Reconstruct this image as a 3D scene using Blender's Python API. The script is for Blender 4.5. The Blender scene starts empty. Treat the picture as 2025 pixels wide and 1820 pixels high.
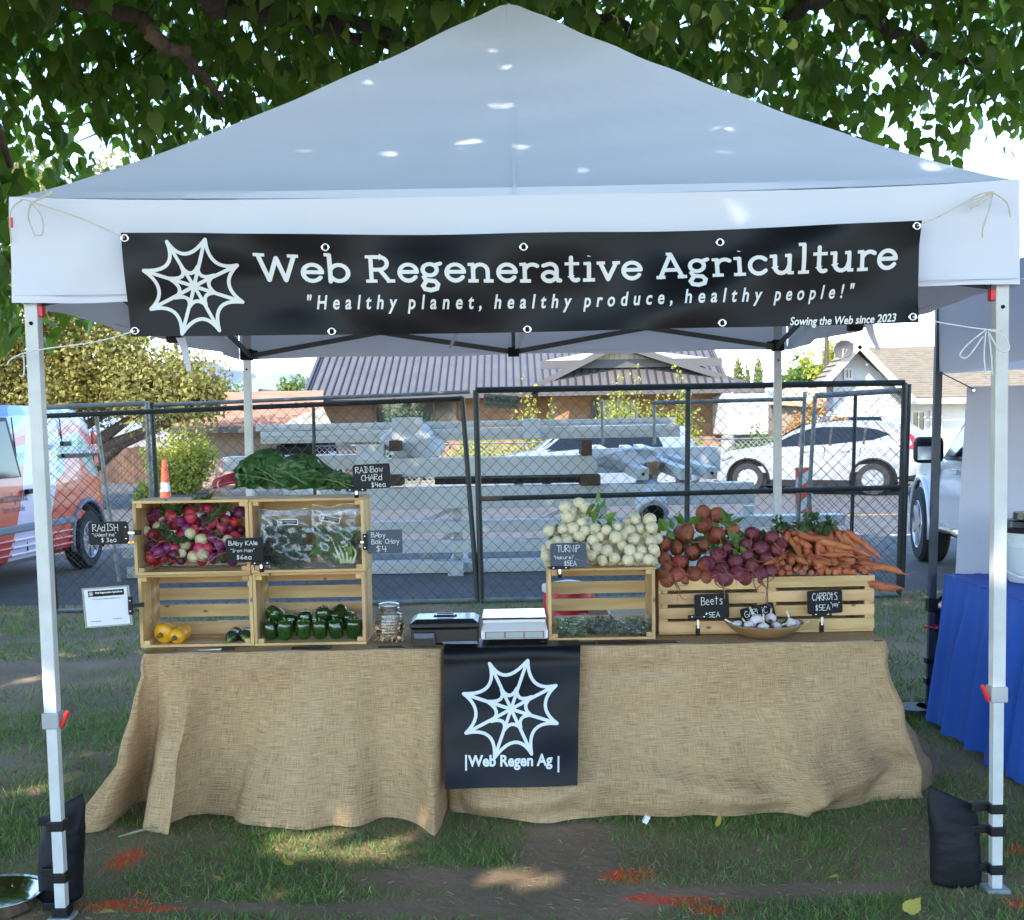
import bpy, bmesh, math, random
import numpy as np
from mathutils import Vector, Matrix
random.seed(7); RNG = np.random.default_rng(7)
rad = math.radians
SC = bpy.context.scene; COL = SC.collection
# ------------------------------------------------------------------ camera
FPX = 2400.0; PITCH = 4.6; ROLL = 1.0; HZ = 844.0
CYP = HZ + FPX*math.tan(rad(PITCH)); EYE = 1.5
cam = bpy.data.cameras.new('camera'); cam_o = bpy.data.objects.new('camera', cam); COL.objects.link(cam_o)
cam.sensor_fit = 'HORIZONTAL'; cam.sensor_width = 36; cam.lens = 36*FPX/2025.0
cam.shift_y = (CYP-910.0)/2025.0; cam.clip_start = .05; cam.clip_end = 9000
CR = Matrix.Rotation(rad(90-PITCH), 3, 'X') @ Matrix.Rotation(rad(-ROLL), 3, 'Z')
cam_o.matrix_world = Matrix.Translation((0, 0, EYE)) @ CR.to_4x4()
SC.camera = cam_o
# ------------------------------------------------------------------ sky, sun, exposure
SUN = Vector((-.50, -.74, .70)).normalized()
SUN_EL = math.asin(SUN.z); SUN_AZ = math.atan2(SUN.x, SUN.y)
world = bpy.data.worlds.new('World'); SC.world = world; world.use_nodes = True
wn = world.node_tree; bg = wn.nodes['Background']
sky = wn.nodes.new('ShaderNodeTexSky'); sky.sky_type = 'NISHITA'; sky.sun_disc = False
sky.sun_elevation = SUN_EL; sky.sun_rotation = SUN_AZ; sky.air_density = 1.0; sky.dust_density = .1; sky.ozone_density = 3.0
wn.links.new(sky.outputs[0], bg.inputs[0]); bg.inputs[1].default_value = .15
sl = bpy.data.lights.new('sun', 'SUN'); sl.energy = 2.0; sl.angle = rad(.5); sl.color = (1, .93, .82)
so = bpy.data.objects.new('sun', sl); COL.objects.link(so); so.location = SUN*50
so.rotation_euler = SUN.to_track_quat('Z', 'Y').to_euler()
SC.view_settings.view_transform = 'Standard'; SC.view_settings.look = 'None'
SC.view_settings.gamma = 1; SC.view_settings.use_curve_mapping = False
SC.view_settings.exposure = 2.36
SC.render.engine = 'CYCLES'
SC.cycles.max_bounces = 8; SC.cycles.transparent_max_bounces = 16
SC.cycles.use_denoising = True

# ------------------------------------------------------------------ survey helpers (photo point at a known distance -> place)
def ray(u, v): return CR @ Vector(((u-1012.5)/FPX, -(v-CYP)/FPX, -1))
def P(u, v, Y):
    d = ray(u, v); t = Y/d.y; return Vector((0, 0, EYE)) + t*d
def G(u, v, z=0.):
    d = ray(u, v); t = (z-EYE)/d.z; return Vector((0, 0, EYE)) + t*d
def lerp(a, b, t): return a+(b-a)*t
def pl(x, pts):
    if x <= pts[0][0]: return pts[0][1]
    for (a, b), (c, d) in zip(pts, pts[1:]):
        if x <= c: return lerp(b, d, (x-a)/(c-a))
    return pts[-1][1]
def sm(t): t = max(0, min(1, t)); return t*t*(3-2*t)
_ng = RNG.random((64, 64))
def vnoise(x, y, s=1.0):
    x = np.asarray(x)*s+31.7; y = np.asarray(y)*s+17.3
    xi = np.floor(x).astype(int); yi = np.floor(y).astype(int); fx = x-xi; fy = y-yi
    fx = fx*fx*(3-2*fx); fy = fy*fy*(3-2*fy)
    g = lambda a, b: _ng[a % 64, b % 64]
    return (g(xi, yi)*(1-fx)+g(xi+1, yi)*fx)*(1-fy)+(g(xi, yi+1)*(1-fx)+g(xi+1, yi+1)*fx)*fy
def fbm(x, y, s=1.0): return .55*vnoise(x, y, s)+.3*vnoise(x, y, 2.1*s)+.15*vnoise(x, y, 4.3*s)

# ------------------------------------------------------------------ materials
MATS = {}
def mat(name, c1, c2=None, scale=6, rough=.6, bump=0, bscale=None, metal=0, trl=0, stretch=(1, 1, 1), lo=.35, hi=.65,
        spec=.5, pucker=0, knots=0, island=0, trl_col=None, detail=4, coat=0, alpha=1, rnd=0, sss=0):
    if name in MATS: return MATS[name]
    m = bpy.data.materials.new(name); m.use_nodes = True; n = m.node_tree.nodes; L = m.node_tree.links
    b = n['Principled BSDF']; out = n['Material Output']
    b.inputs['Roughness'].default_value = rough; b.inputs['Metallic'].default_value = metal
    b.inputs['Specular IOR Level'].default_value = spec; b.inputs['Coat Weight'].default_value = coat
    b.inputs['Coat Roughness'].default_value = .05
    c1 = (*c1, 1); col = None
    tc = n.new('ShaderNodeTexCoord'); mp = n.new('ShaderNodeMapping'); mp.inputs['Scale'].default_value = stretch
    oi = n.new('ShaderNodeObjectInfo'); ad = n.new('ShaderNodeVectorMath'); ad.operation = 'ADD'
    ml = n.new('ShaderNodeMath'); ml.operation = 'MULTIPLY'; ml.inputs[1].default_value = 13.7
    L.new(oi.outputs['Random'], ml.inputs[0]); L.new(tc.outputs['Object'], ad.inputs[0]); L.new(ml.outputs[0], ad.inputs[1])
    L.new(ad.outputs[0], mp.inputs['Vector'])
    vec = mp.outputs[0]
    if c2 is not None:
        nz = n.new('ShaderNodeTexNoise'); nz.inputs['Scale'].default_value = scale; nz.inputs['Detail'].default_value = detail
        L.new(vec, nz.inputs['Vector'])
        mr = n.new('ShaderNodeMapRange'); mr.inputs[1].default_value = lo; mr.inputs[2].default_value = hi
        L.new(nz.outputs[0], mr.inputs[0])
        mx = n.new('ShaderNodeMix'); mx.data_type = 'RGBA'; mx.inputs[6].default_value = c1; mx.inputs[7].default_value = (*c2, 1)
        L.new(mr.outputs[0], mx.inputs[0]); col = mx.outputs[2]
    if knots:
        vo = n.new('ShaderNodeTexVoronoi'); vo.inputs['Scale'].default_value = 7; mk = n.new('ShaderNodeMapping'); mk.inputs['Scale'].default_value = (1, 1.6, 1.6) if stretch[0] == 1 else (1.6, 1.6, 1); L.new(ad.outputs[0], mk.inputs[0]); L.new(mk.outputs[0], vo.inputs['Vector'])
        kr = n.new('ShaderNodeMapRange'); kr.inputs[1].default_value = .055; kr.inputs[2].default_value = .10; kr.inputs[3].default_value = .85; kr.inputs[4].default_value = 0; L.new(vo.outputs['Distance'], kr.inputs[0])
        km = n.new('ShaderNodeMix'); km.data_type = 'RGBA'; km.inputs[7].default_value = (.16, .075, .03, 1); L.new(kr.outputs[0], km.inputs[0]); L.new(col, km.inputs[6]); col = km.outputs[2]
    if island or rnd:
        hs = n.new('ShaderNodeHueSaturation'); hs.inputs['Color'].default_value = c1
        if col: L.new(col, hs.inputs['Color'])
        src = None
        if island: ge = n.new('ShaderNodeNewGeometry'); src = ge.outputs['Random Per Island']
        else: src = oi.outputs['Random']
        k = island or rnd
        a = n.new('ShaderNodeMapRange'); a.inputs[3].default_value = 1-k; a.inputs[4].default_value = 1+k
        L.new(src, a.inputs[0]); L.new(a.outputs[0], hs.inputs['Value'])
        w = n.new('ShaderNodeTexWhiteNoise'); w.noise_dimensions = '1D'; L.new(src, w.inputs['W'])
        a2 = n.new('ShaderNodeMapRange'); a2.inputs[3].default_value = .5-.06*k; a2.inputs[4].default_value = .5+.06*k
        L.new(w.outputs['Value'], a2.inputs[0]); L.new(a2.outputs[0], hs.inputs['Hue'])
        col = hs.outputs[0]
    if col: L.new(col, b.inputs['Base Color'])
    else: b.inputs['Base Color'].default_value = c1
    if sss: b.inputs['Subsurface Weight'].default_value = sss; b.inputs['Subsurface Radius'].default_value = (.02, .01, .005)
    if pucker:
        vp = n.new('ShaderNodeTexVoronoi'); vp.inputs['Scale'].default_value = pucker; vp.feature = 'SMOOTH_F1'; L.new(vec, vp.inputs['Vector'])
        pb = n.new('ShaderNodeBump'); pb.invert = True; pb.inputs['Strength'].default_value = 1; pb.inputs['Distance'].default_value = .012; L.new(vp.outputs['Distance'], pb.inputs['Height']); L.new(pb.outputs[0], b.inputs['Normal'])
    if bump:
        nb = n.new('ShaderNodeTexNoise'); nb.inputs['Scale'].default_value = bscale or scale*3; nb.inputs['Detail'].default_value = 5
        L.new(vec, nb.inputs['Vector'])
        bp = n.new('ShaderNodeBump'); bp.inputs['Strength'].default_value = min(1, bump); bp.inputs['Distance'].default_value = .01
        L.new(nb.outputs[0], bp.inputs['Height']); L.new(bp.outputs[0], b.inputs['Normal'])
    sh = b.outputs[0]
    if trl:
        t = n.new('ShaderNodeBsdfTranslucent'); t.inputs[0].default_value = (*(trl_col or c1[:3]), 1)
        if col and not trl_col: L.new(col, t.inputs[0])
        ms = n.new('ShaderNodeMixShader'); ms.inputs[0].default_value = trl
        L.new(sh, ms.inputs[1]); L.new(t.outputs[0], ms.inputs[2]); sh = ms.outputs[0]
    if alpha < 1:
        t = n.new('ShaderNodeBsdfTransparent'); ms = n.new('ShaderNodeMixShader'); ms.inputs[0].default_value = alpha
        L.new(t.outputs[0], ms.inputs[1]); L.new(sh, ms.inputs[2]); sh = ms.outputs[0]
    if sh is not b.outputs[0]: L.new(sh, out.inputs[0])
    MATS[name] = m; return m
def glass_mat(name, tint=(1, 1, 1), fac=.12, rough=.05, haze=0.0):
    """thin clear film: mostly see-through, glossy at grazing angles"""
    if name in MATS: return MATS[name]
    m = bpy.data.materials.new(name); m.use_nodes = True; n = m.node_tree.nodes; L = m.node_tree.links
    n.remove(n['Principled BSDF']); out = n['Material Output']
    t = n.new('ShaderNodeBsdfTransparent'); t.inputs[0].default_value = (*tint, 1)
    g = n.new('ShaderNodeBsdfGlossy'); g.inputs['Roughness'].default_value = rough
    fr = n.new('ShaderNodeLayerWeight'); fr.inputs[0].default_value = .35
    ma = n.new('ShaderNodeMath'); ma.operation = 'MULTIPLY_ADD'; ma.inputs[1].default_value = .8; ma.inputs[2].default_value = fac
    L.new(fr.outputs['Fresnel'], ma.inputs[0])
    ms = n.new('ShaderNodeMixShader'); L.new(ma.outputs[0], ms.inputs[0]); L.new(t.outputs[0], ms.inputs[1]); L.new(g.outputs[0], ms.inputs[2])
    sh = ms.outputs[0]
    if haze:
        d = n.new('ShaderNodeBsdfDiffuse'); d.inputs[0].default_value = (.8, .82, .82, 1)
        m2 = n.new('ShaderNodeMixShader'); m2.inputs[0].default_value = haze; L.new(sh, m2.inputs[1]); L.new(d.outputs[0], m2.inputs[2]); sh = m2.outputs[0]
    L.new(sh, out.inputs[0]); MATS[name] = m; return m

# ------------------------------------------------------------------ mesh building
def tag(o, label=None, cat=None, group=None, kind=None):
    if label: o['label'] = label
    if cat: o['category'] = cat
    if group: o['group'] = group
    if kind: o['kind'] = kind
    return o
def empty(name, loc, label=None, cat=None, group=None, rz=0):
    o = bpy.data.objects.new(name, None); COL.objects.link(o); o.location = Vector(loc); o.rotation_euler = (0, 0, rz)
    o.empty_display_size = .1
    return tag(o, label, cat, group)
def origin(p):
    v = Vector((0, 0, 0))
    while p is not None: v += p.location; p = p.parent
    return v
class MB:
    def __init__(s): s.v = []; s.f = []; s.mi = []; s.cur = 0
    def add(s, vs, fs):
        k = len(s.v); s.v += [tuple(p) for p in vs]; s.f += [tuple(i+k for i in f) for f in fs]; s.mi += [s.cur]*len(fs); return s
    def box(s, c, d, R=None, taper=None):
        c = Vector(c); hx, hy, hz = d[0]/2, d[1]/2, d[2]/2; vs = []
        for z in (-1, 1):
            k = (taper if (taper and z > 0) else 1)
            for x, y in ((-1, -1), (1, -1), (1, 1), (-1, 1)):
                p = Vector((x*hx*k, y*hy*k, z*hz)); vs.append(c+(R @ p if R else p))
        return s.add(vs, [(0, 3, 2, 1), (4, 5, 6, 7), (0, 1, 5, 4), (1, 2, 6, 5), (2, 3, 7, 6), (3, 0, 4, 7)])
    def bbox(s, a, b): return s.box([(a[i]+b[i])/2 for i in range(3)], [abs(b[i]-a[i]) for i in range(3)])
    def bar(s, a, b, w, h=None, up=(0, 0, 1)):
        a = Vector(a); b = Vector(b); d = (b-a); L = d.length; d.normalize(); up = Vector(up)
        if abs(d.dot(up)) > .98: up = Vector((0, 1, 0))
        x = d.cross(up).normalized(); z = x.cross(d); R = Matrix((x, d, z)).transposed()
        return s.box((a+b)/2, (w, L, h or w), R)
    def rbox(s, c, d, r, n=3, R=None):
        """box with corners rounded in plan (local xy)"""
        hx, hy = d[0]/2-r, d[1]/2-r; o = []
        for cx, cy, a0 in ((hx, hy, 0), (-hx, hy, 90), (-hx, -hy, 180), (hx, -hy, 270)):
            for i in range(n+1):
                a = rad(a0+90*i/n); o.append((cx+r*math.cos(a), cy+r*math.sin(a)))
        return s.prism(o, d[2], c, R)
    def prism(s, o, h, c=(0, 0, 0), R=None):
        c = Vector(c); m = len(o); vs = []
        for z in (-h/2, h/2):
            for x, y in o: p = Vector((x, y, z)); vs.append(c+(R @ p if R else p))
        fs = [tuple(range(m))[::-1], tuple(range(m, 2*m))]+[(i, (i+1) % m, m+(i+1) % m, m+i) for i in range(m)]
        return s.add(vs, fs)
    def tube(s, pts, r, n=6, cap=True):
        pts = [Vector(p) for p in pts]; m = len(pts); rs = r if hasattr(r, '__len__') else [r]*m
        vs = []; prev = None
        for i, p in enumerate(pts):
            d = (pts[min(i+1, m-1)]-pts[max(i-1, 0)]).normalized()
            if prev is None: prev = Vector((0, 0, 1)) if abs(d.z) < .9 else Vector((1, 0, 0))
            x = d.cross(prev).normalized(); y = x.cross(d).normalized(); prev = y
            for k in range(n): a = 2*math.pi*k/n; vs.append(p+rs[i]*(math.cos(a)*x+math.sin(a)*y))
        fs = [(i*n+k, i*n+(k+1) % n, (i+1)*n+(k+1) % n, (i+1)*n+k) for i in range(m-1) for k in range(n)]
        if cap: fs += [tuple(range(n))[::-1], tuple(range((m-1)*n, m*n))]
        return s.add(vs, fs)
    def lathe(s, prof, n=16, c=(0, 0, 0), R=None, mod=None):
        c = Vector(c); vs = []
        for r, z in prof:
            for k in range(n):
                a = 2*math.pi*k/n; rr = r*(mod(a, z) if mod else 1)
                p = Vector((rr*math.cos(a), rr*math.sin(a), z)); vs.append(c+(R @ p if R else p))
        m = len(prof); fs = [(i*n+k, i*n+(k+1) % n, (i+1)*n+(k+1) % n, (i+1)*n+k) for i in range(m-1) for k in range(n)]
        fs += [tuple(range(n))[::-1], tuple(range((m-1)*n, m*n))]
        return s.add(vs, fs)
    def grid(s, fn, nu, nv, close=False):
        vs = [fn(i/nu, j/nv) for j in range(nv+1) for i in range(nu+1)]; w = nu+1
        return s.add(vs, [(j*w+i, j*w+i+1, (j+1)*w+i+1, (j+1)*w+i) for j in range(nv) for i in range(nu)])
    def mesh(s, name, mats, smooth=False, off=None):
        me = bpy.data.meshes.new(name); vs = s.v
        if off is not None: ox, oy, oz = off; vs = [(a-ox, b-oy, c-oz) for a, b, c in vs]
        me.from_pydata(vs, [], s.f)
        for m in (mats if isinstance(mats, (list, tuple)) else [mats]): me.materials.append(m)
        me.polygons.foreach_set('material_index', s.mi)
        me.polygons.foreach_set('use_smooth', [smooth is not False]*len(s.f))
        me.update()
        if smooth not in (False, True): me.set_sharp_from_angle(angle=rad(smooth))
        return me
    def build(s, name, mats, parent=None, smooth=False, local=False, bevel=0):
        off = None if (local or parent is None) else origin(parent)
        me = s.mesh(name, mats, smooth, off)
        o = bpy.data.objects.new(name, me); COL.objects.link(o); o.parent = parent
        if bevel:
            b = o.modifiers.new('bevel', 'BEVEL'); b.width = bevel; b.segments = 2; b.limit_method = 'ANGLE'; b.harden_normals = False
        return o
def link_mesh(name, me, parent=None, loc=(0, 0, 0)):
    o = bpy.data.objects.new(name, me); COL.objects.link(o); o.parent = parent; o.location = loc; return o
def copy_tree(o, parent=None):
    c = o.copy(); COL.objects.link(c); c.parent = parent
    for ch in list(o.children): copy_tree(ch, c)
    return c
def instances(name, bv, bf, Rm, T, mats, parent=None, mi=None, kind=None, smooth=False, off=None):
    """join many small copies (leaves, blades) of a base piece into one mesh"""
    bv = np.asarray(bv, float); n = len(T); k = len(bv)
    V = (np.einsum('nij,kj->nki', Rm, bv)+T[:, None, :]).reshape(-1, 3)
    if off is not None: V = V-np.array(off)
    tot = [len(f) for f in bf]; flat = np.concatenate([np.array(f) for f in bf])
    loops = (flat[None, :]+(np.arange(n)*k)[:, None]).ravel()
    me = bpy.data.meshes.new(name); me.vertices.add(n*k); me.vertices.foreach_set('co', V.ravel())
    me.loops.add(len(loops)); me.loops.foreach_set('vertex_index', loops.astype(np.int32))
    lt = np.tile(tot, n); ls = np.concatenate([[0], np.cumsum(lt)[:-1]])
    me.polygons.add(len(lt)); me.polygons.foreach_set('loop_start', ls.astype(np.int32)); me.polygons.foreach_set('loop_total', lt.astype(np.int32))
    for m in (mats if isinstance(mats, (list, tuple)) else [mats]): me.materials.append(m)
    if mi is not None: me.polygons.foreach_set('material_index', np.repeat(mi, len(bf)).astype(np.int32))
    me.polygons.foreach_set('use_smooth', [smooth]*len(lt))
    me.update(calc_edges=True); me.validate()
    o = bpy.data.objects.new(name, me); COL.objects.link(o); o.parent = parent
    if kind: o['kind'] = kind
    return o
def rotmats(tip, roll, scale):
    """rows: local y -> tip direction, rolled about it, scaled"""
    tip = tip/np.linalg.norm(tip, axis=1, keepdims=True)
    a = np.cross(tip, np.array([0.13, 0.21, .97])); a /= np.linalg.norm(a, axis=1, keepdims=True)
    b = np.cross(a, tip); c, s = np.cos(roll)[:, None], np.sin(roll)[:, None]
    x = a*c+b*s; z = np.cross(x, tip)
    return np.stack([x, tip, z], 2)*np.asarray(scale).reshape(-1, 1, 1)

# ------------------------------------------------------------------ flat print: strokes and type laid on a surface
def ribbons(mb, lines, w, fn, base=.0018, closed=False, caps=True):
    """lines: 2-D polylines; fn(x, y, lift) -> 3-D point on the surface"""
    for k, ln in enumerate(lines):
        ln = [Vector((p[0], p[1])) for p in ln]; lift = base+(k % 9)*.00007; L_, R_ = [], []
        ww = w/2
        m = len(ln)
        for i, p in enumerate(ln):
            a = (ln[i]-ln[i-1]).normalized() if i else (ln[1]-ln[0]).normalized()
            b = (ln[i+1]-ln[i]).normalized() if i < m-1 else a
            t = (a+b); t = t.normalized() if t.length > .2 else a
            nn = Vector((-t.y, t.x)); k2 = 1/max(.55, nn.dot(Vector((-a.y, a.x))))
            L_.append(p+nn*ww*k2); R_.append(p-nn*ww*k2)
        vs = [fn(p.x, p.y, lift) for p in L_]+[fn(p.x, p.y, lift) for p in R_]
        fs = [(i, m+i, m+i+1, i+1) for i in range(m-1)]
        if caps:
            for end, pin in ((ln[0], ln[0]-ln[1]), (ln[-1], ln[-1]-ln[-2])):
                d = pin.normalized(); nn = Vector((-d.y, d.x)); q = len(vs)
                for j in range(6):
                    a = math.pi*j/5; pt = end+nn*ww*math.cos(a)+d*ww*math.sin(a); vs.append(fn(pt.x, pt.y, lift))
                fs.append(tuple(range(q, q+6)))
        mb.add(vs, fs)
    return mb
def type_mesh(mb, txt, size, fn, align='LEFT', x=0, y=0, shear=0, spacing=1, bold=0, lift=.002, cut=.03, width=None):
    c = bpy.data.curves.new('t', 'FONT'); c.body = txt; c.size = size; c.align_x = align; c.shear = shear
    c.space_character = spacing; c.offset = bold; c.resolution_u = 4; c.fill_mode = 'FRONT'
    o = bpy.data.objects.new('t', c); COL.objects.link(o)
    dg = bpy.context.evaluated_depsgraph_get(); me = bpy.data.meshes.new_from_object(o.evaluated_get(dg))
    bm = bmesh.new(); bm.from_mesh(me)
    if bm.verts:
        xs = [v.co.x for v in bm.verts]; x0, x1 = min(xs), max(xs)
        if width:
            for v in bm.verts: v.co.x *= width/(x1-x0)
            xs = [v.co.x for v in bm.verts]; x0, x1 = min(xs), max(xs)
        k = x0+cut
        while k < x1:
            bmesh.ops.bisect_plane(bm, geom=bm.verts[:]+bm.edges[:]+bm.faces[:], plane_co=(k, 0, 0), plane_no=(1, 0, 0)); k += cut
        bm.verts.index_update()
        mb.add([fn(x+v.co.x, y+v.co.y, lift) for v in bm.verts], [tuple(v.index for v in f.verts) for f in bm.faces])
    bm.free(); bpy.data.objects.remove(o); bpy.data.curves.remove(c); bpy.data.meshes.remove(me)
    return mb
def arc(cx, cy, rx, ry, a0, a1, n=None):
    n = n or max(3, int(abs(a1-a0)/18)); return [(cx+rx*math.cos(rad(lerp(a0, a1, i/n))), cy+ry*math.sin(rad(lerp(a0, a1, i/n)))) for i in range(n+1)]
def bar_(x0, x1, y): return [(x0, y), (x1, y)]
# slab-serif title face, x-height 1, cap height 1.4
_t = .075
SLAB = {
 'W': (1.95, [[(.22, 1.32), (.62, .1)], [(.62, .1), (.98, 1.2)], [(.98, 1.2), (1.34, .1)], [(1.34, .1), (1.74, 1.32)]], [bar_(.02, .5, 1.33), bar_(1.46, 1.94, 1.33)]),
 'e': (1.08, [[(.14, .53), (.94, .53)], arc(.55, .5, .41, .42, 3, 325)], []),
 'b': (1.2, [[(.24, 0.05), (.24, 1.42)], arc(.62, .5, .4, .42, -150, 150)], [bar_(.02, .24, 1.43)]),
 'R': (1.5, [[(.3, .08), (.3, 1.32)], [(.3, 1.32), (.7, 1.32)]+arc(.7, .99, .36, .33, 90, -90)+[(.3, .66)], [(.72, .64), (1.12, .08)]], [bar_(.04, .58, .07), bar_(.04, .3, 1.33), bar_(1.02, 1.42, .07)]),
 'g': (1.12, [arc(.48, .64, .33, .3, 0, 360, 20), [(.7, .88), (.98, .97)], [(.3, .38), (.2, .26), (.26, .13), (.45, .08), (.7, .05), (.84, -.1), (.78, -.28), (.5, -.36), (.22, -.3), (.14, -.16), (.24, -.02), (.3, .04)]], []),
 'n': (1.34, [[(.3, .08), (.3, .92)], arc(.64, .58, .34, .34, 165, 0)+[(.98, .08)]], [bar_(.06, .54, .07), bar_(.06, .3, .92), bar_(.78, 1.24, .07)]),
 'r': (.98, [[(.3, .08), (.3, .92)], arc(.66, .55, .36, .36, 160, 50)], [bar_(.06, .58, .07), bar_(.06, .3, .92)]),
 'a': (1.12, [[(.2, .84)]+arc(.52, .62, .3, .31, 110, 0)+[(.82, .14), (.98, .07)], arc(.47, .29, .3, .23, 30, 340)], [bar_(.82, 1.04, .07)]),
 't': (.86, [[(.38, 1.24), (.38, .3)]+arc(.6, .3, .22, .23, 180, 300)], [bar_(.08, .76, .92)]),
 'i': (.7, [[(.36, .08), (.36, .92)]], [bar_(.08, .64, .07), bar_(.1, .36, .92), [(.35, 1.28), (.36, 1.32)]]),
 'v': (1.14, [[(.2, .92), (.56, .08)], [(.56, .08), (.94, .92)]], [bar_(.02, .42, .93), bar_(.76, 1.12, .93)]),
 'A': (1.5, [[(.24, .08), (.74, 1.32)], [(.74, 1.32), (1.26, .08)], [(.42, .46), (1.08, .46)]], [bar_(.04, .46, .07), bar_(1.04, 1.48, .07), bar_(.52, .74, 1.33)]),
 'c': (1.02, [arc(.55, .5, .41, .42, 42, 320)], []),
 'u': (1.3, [[(.28, .92), (.28, .4)]+arc(.6, .4, .32, .33, 180, 350)+[(.96, .5), (.96, .92)], [(.96, .5), (.96, .08)]], [bar_(.04, .28, .92), bar_(.74, .96, .92), bar_(.96, 1.18, .07)]),
 'l': (.68, [[(.34, .08), (.34, 1.42)]], [bar_(.08, .6, .07), bar_(.08, .34, 1.43)]),
 ' ': (.55, [], [])}
def slab_title(mb, txt, xh, fn, x, y, width, w=.2):
    tot = sum(SLAB[c][0] for c in txt); k = width/tot
    def f2(px, py, l): return fn(x+px*k, y+py*xh, l)
    pen = 0
    for c in txt:
        adv, st, sf = SLAB[c]; q = []
        for ln in st:
            r = []
            for a, b in zip(ln, ln[1:]):
                m = max(1, int(max(abs(a[0]-b[0])*k, abs(a[1]-b[1])*xh)/.03)); r += [(pen+lerp(a[0], b[0], i/m), lerp(a[1], b[1], i/m)) for i in range(m)]
            r.append((pen+ln[-1][0], ln[-1][1])); q.append(r)
        ribbons(mb, q, w, f2, base=.0020)
        ribbons(mb, [[(pen+a, b) for a, b in ln] for ln in sf], .16, f2, base=.0028, caps=False)
        pen += adv
# chalk handwriting: strokes on a 4 x 6 grid
_H = {'A': '0,0 2,6 4,0|.8,2.2 3.2,2.2', 'B': '0,0 0,6 2.6,5.6 2.8,4 .2,3.2 3.2,2.6 3.4,.6 0,0', 'C': '3.6,5 2.2,6 .6,4.6 .2,2 1.4,.1 3.6,.8', 'E': '3,6 0,6 0,0 3,0|0,3 2.4,3',
 'G': '3.6,5 2,6 .3,4 .3,1.6 2,0 3.6,1 3.6,2.8 2.2,2.8', 'H': '0,0 0,6|3.4,0 3.4,6|0,3 3.4,3', 'I': '.8,6 2.8,6|1.8,6 1.8,0|.8,0 2.8,0', 'K': '0,0 0,6|3.2,6 0,2.8 3.4,0', 'L': '0,6 0,0 3,0',
 'M': '0,0 .4,6 2,2 3.6,6 4,0', 'N': '0,0 0,6 3.4,0 3.4,6', 'P': '0,0 0,6 2.8,5.8 3.2,4 0,3', 'R': '0,0 0,6 2.8,5.8 3,4 0,3 3.6,0', 'S': '3,5.4 1,6 .2,4.6 2.8,2.4 2.6,.4 0,.4', 'T': '0,6 4,6|2,6 2,0',
 'U': '0,6 0,1 1.6,0 3.2,1 3.4,6', 'V': '0,6 1.8,0 3.6,6', 'W': '0,6 1,0 2,4 3,0 4,6', 'Y': '0,6 1.8,3 3.6,6|1.8,3 1.6,0', 'O': '1.8,6 .2,4 .4,1 2,0 3.6,2 3.2,5 1.8,6',
 'a': '3,3.6 1,4 0,2 1,0 3,1|3,4 3,0', 'b': '0,6 0,0 2.4,.2 3,2 2,3.6 0,3', 'c': '2.8,3.4 1,4 0,2 1,0 2.8,.5', 'd': '3,6 3,0|3,3 1,4 0,2 1,0 3,1', 'e': '0,2 2.8,2.2 2,4 .6,3.6 0,1.6 1.2,0 3,.5',
 'h': '0,6 0,0|0,3 1.6,4 2.8,3 2.8,0', 'i': '1,4 1,0|1,5.2 1.1,5.6', 'k': '0,6 0,0|2.6,4 0,2 2.8,0', 'l': '1,6 1,0', 'm': '0,4 0,0|0,3 1,4 1.8,3 1.8,0|1.8,3 3,4 3.8,3 3.8,0', 'n': '0,4 0,0|0,3 1.6,4 2.8,3 2.8,0',
 'o': '1.4,4 0,2.4 .4,.4 1.8,0 3,1.8 2.4,3.8 1.4,4', 'r': '0,4 0,0|0,2.6 1.4,4 2.6,3.6', 's': '2.6,3.6 .8,4 .2,3 2.4,1.4 2,.1 0,.3', 't': '1.2,6 1.2,0|0,4.4 2.6,4.4', 'u': '0,4 0,1 1.4,0 2.8,1|2.8,4 2.8,0', 'v': '0,4 1.4,0 2.8,4',
 'w': '0,4 .8,0 1.8,3 2.8,0 3.6,4', 'y': '0,4 1.4,1|3,4 .8,-2', '$': '3,4.8 1.4,5.4 .4,4.2 2.6,2.4 2.4,.8 .2,.8|1.5,6.4 1.5,-.3', '3': '.2,5.6 2,6 2.8,4.6 1.2,3.2 3,2 2.2,.2 0,.4', '4': '.6,6 .2,2.6 3.4,2.6|2.6,5.4 2.6,0', '5': '3,6 .4,6 .2,3.4 2.6,3.4 2.8,.8 0,.2',
 '6': '2.6,6 .6,3.6 .2,1 1.8,0 3,1.4 1.8,2.8 .4,1.8', '"': '.4,6.3 .4,5|1.4,6.3 1.4,5', ' ': ''}
def chalk(mb, txt, x, y, h, width, fn, w=.0022, jit=.02):
    """one line of handwriting, left edge x, baseline y, height h"""
    adv = {'i': 2, 'l': 2, 'I': 3.4, '"': 2.4, ' ': 2.2, 'm': 4.8, 'W': 5, 'M': 5}
    tot = sum(adv.get(c, 4.2) for c in txt); kx = width/tot; ky = h/6; pen = 0; lines = []
    for c in txt:
        dy = random.uniform(-jit, jit)*h*2
        for st in _H[c].split('|'):
            if not st: continue
            pts = [tuple(map(float, q.split(','))) for q in st.split()]
            lines.append([(x+(pen+a)*kx, y+b*ky+dy) for a, b in pts])
        pen += adv.get(c, 4.2)
    ribbons(mb, lines, w, fn, base=.0012)
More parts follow.
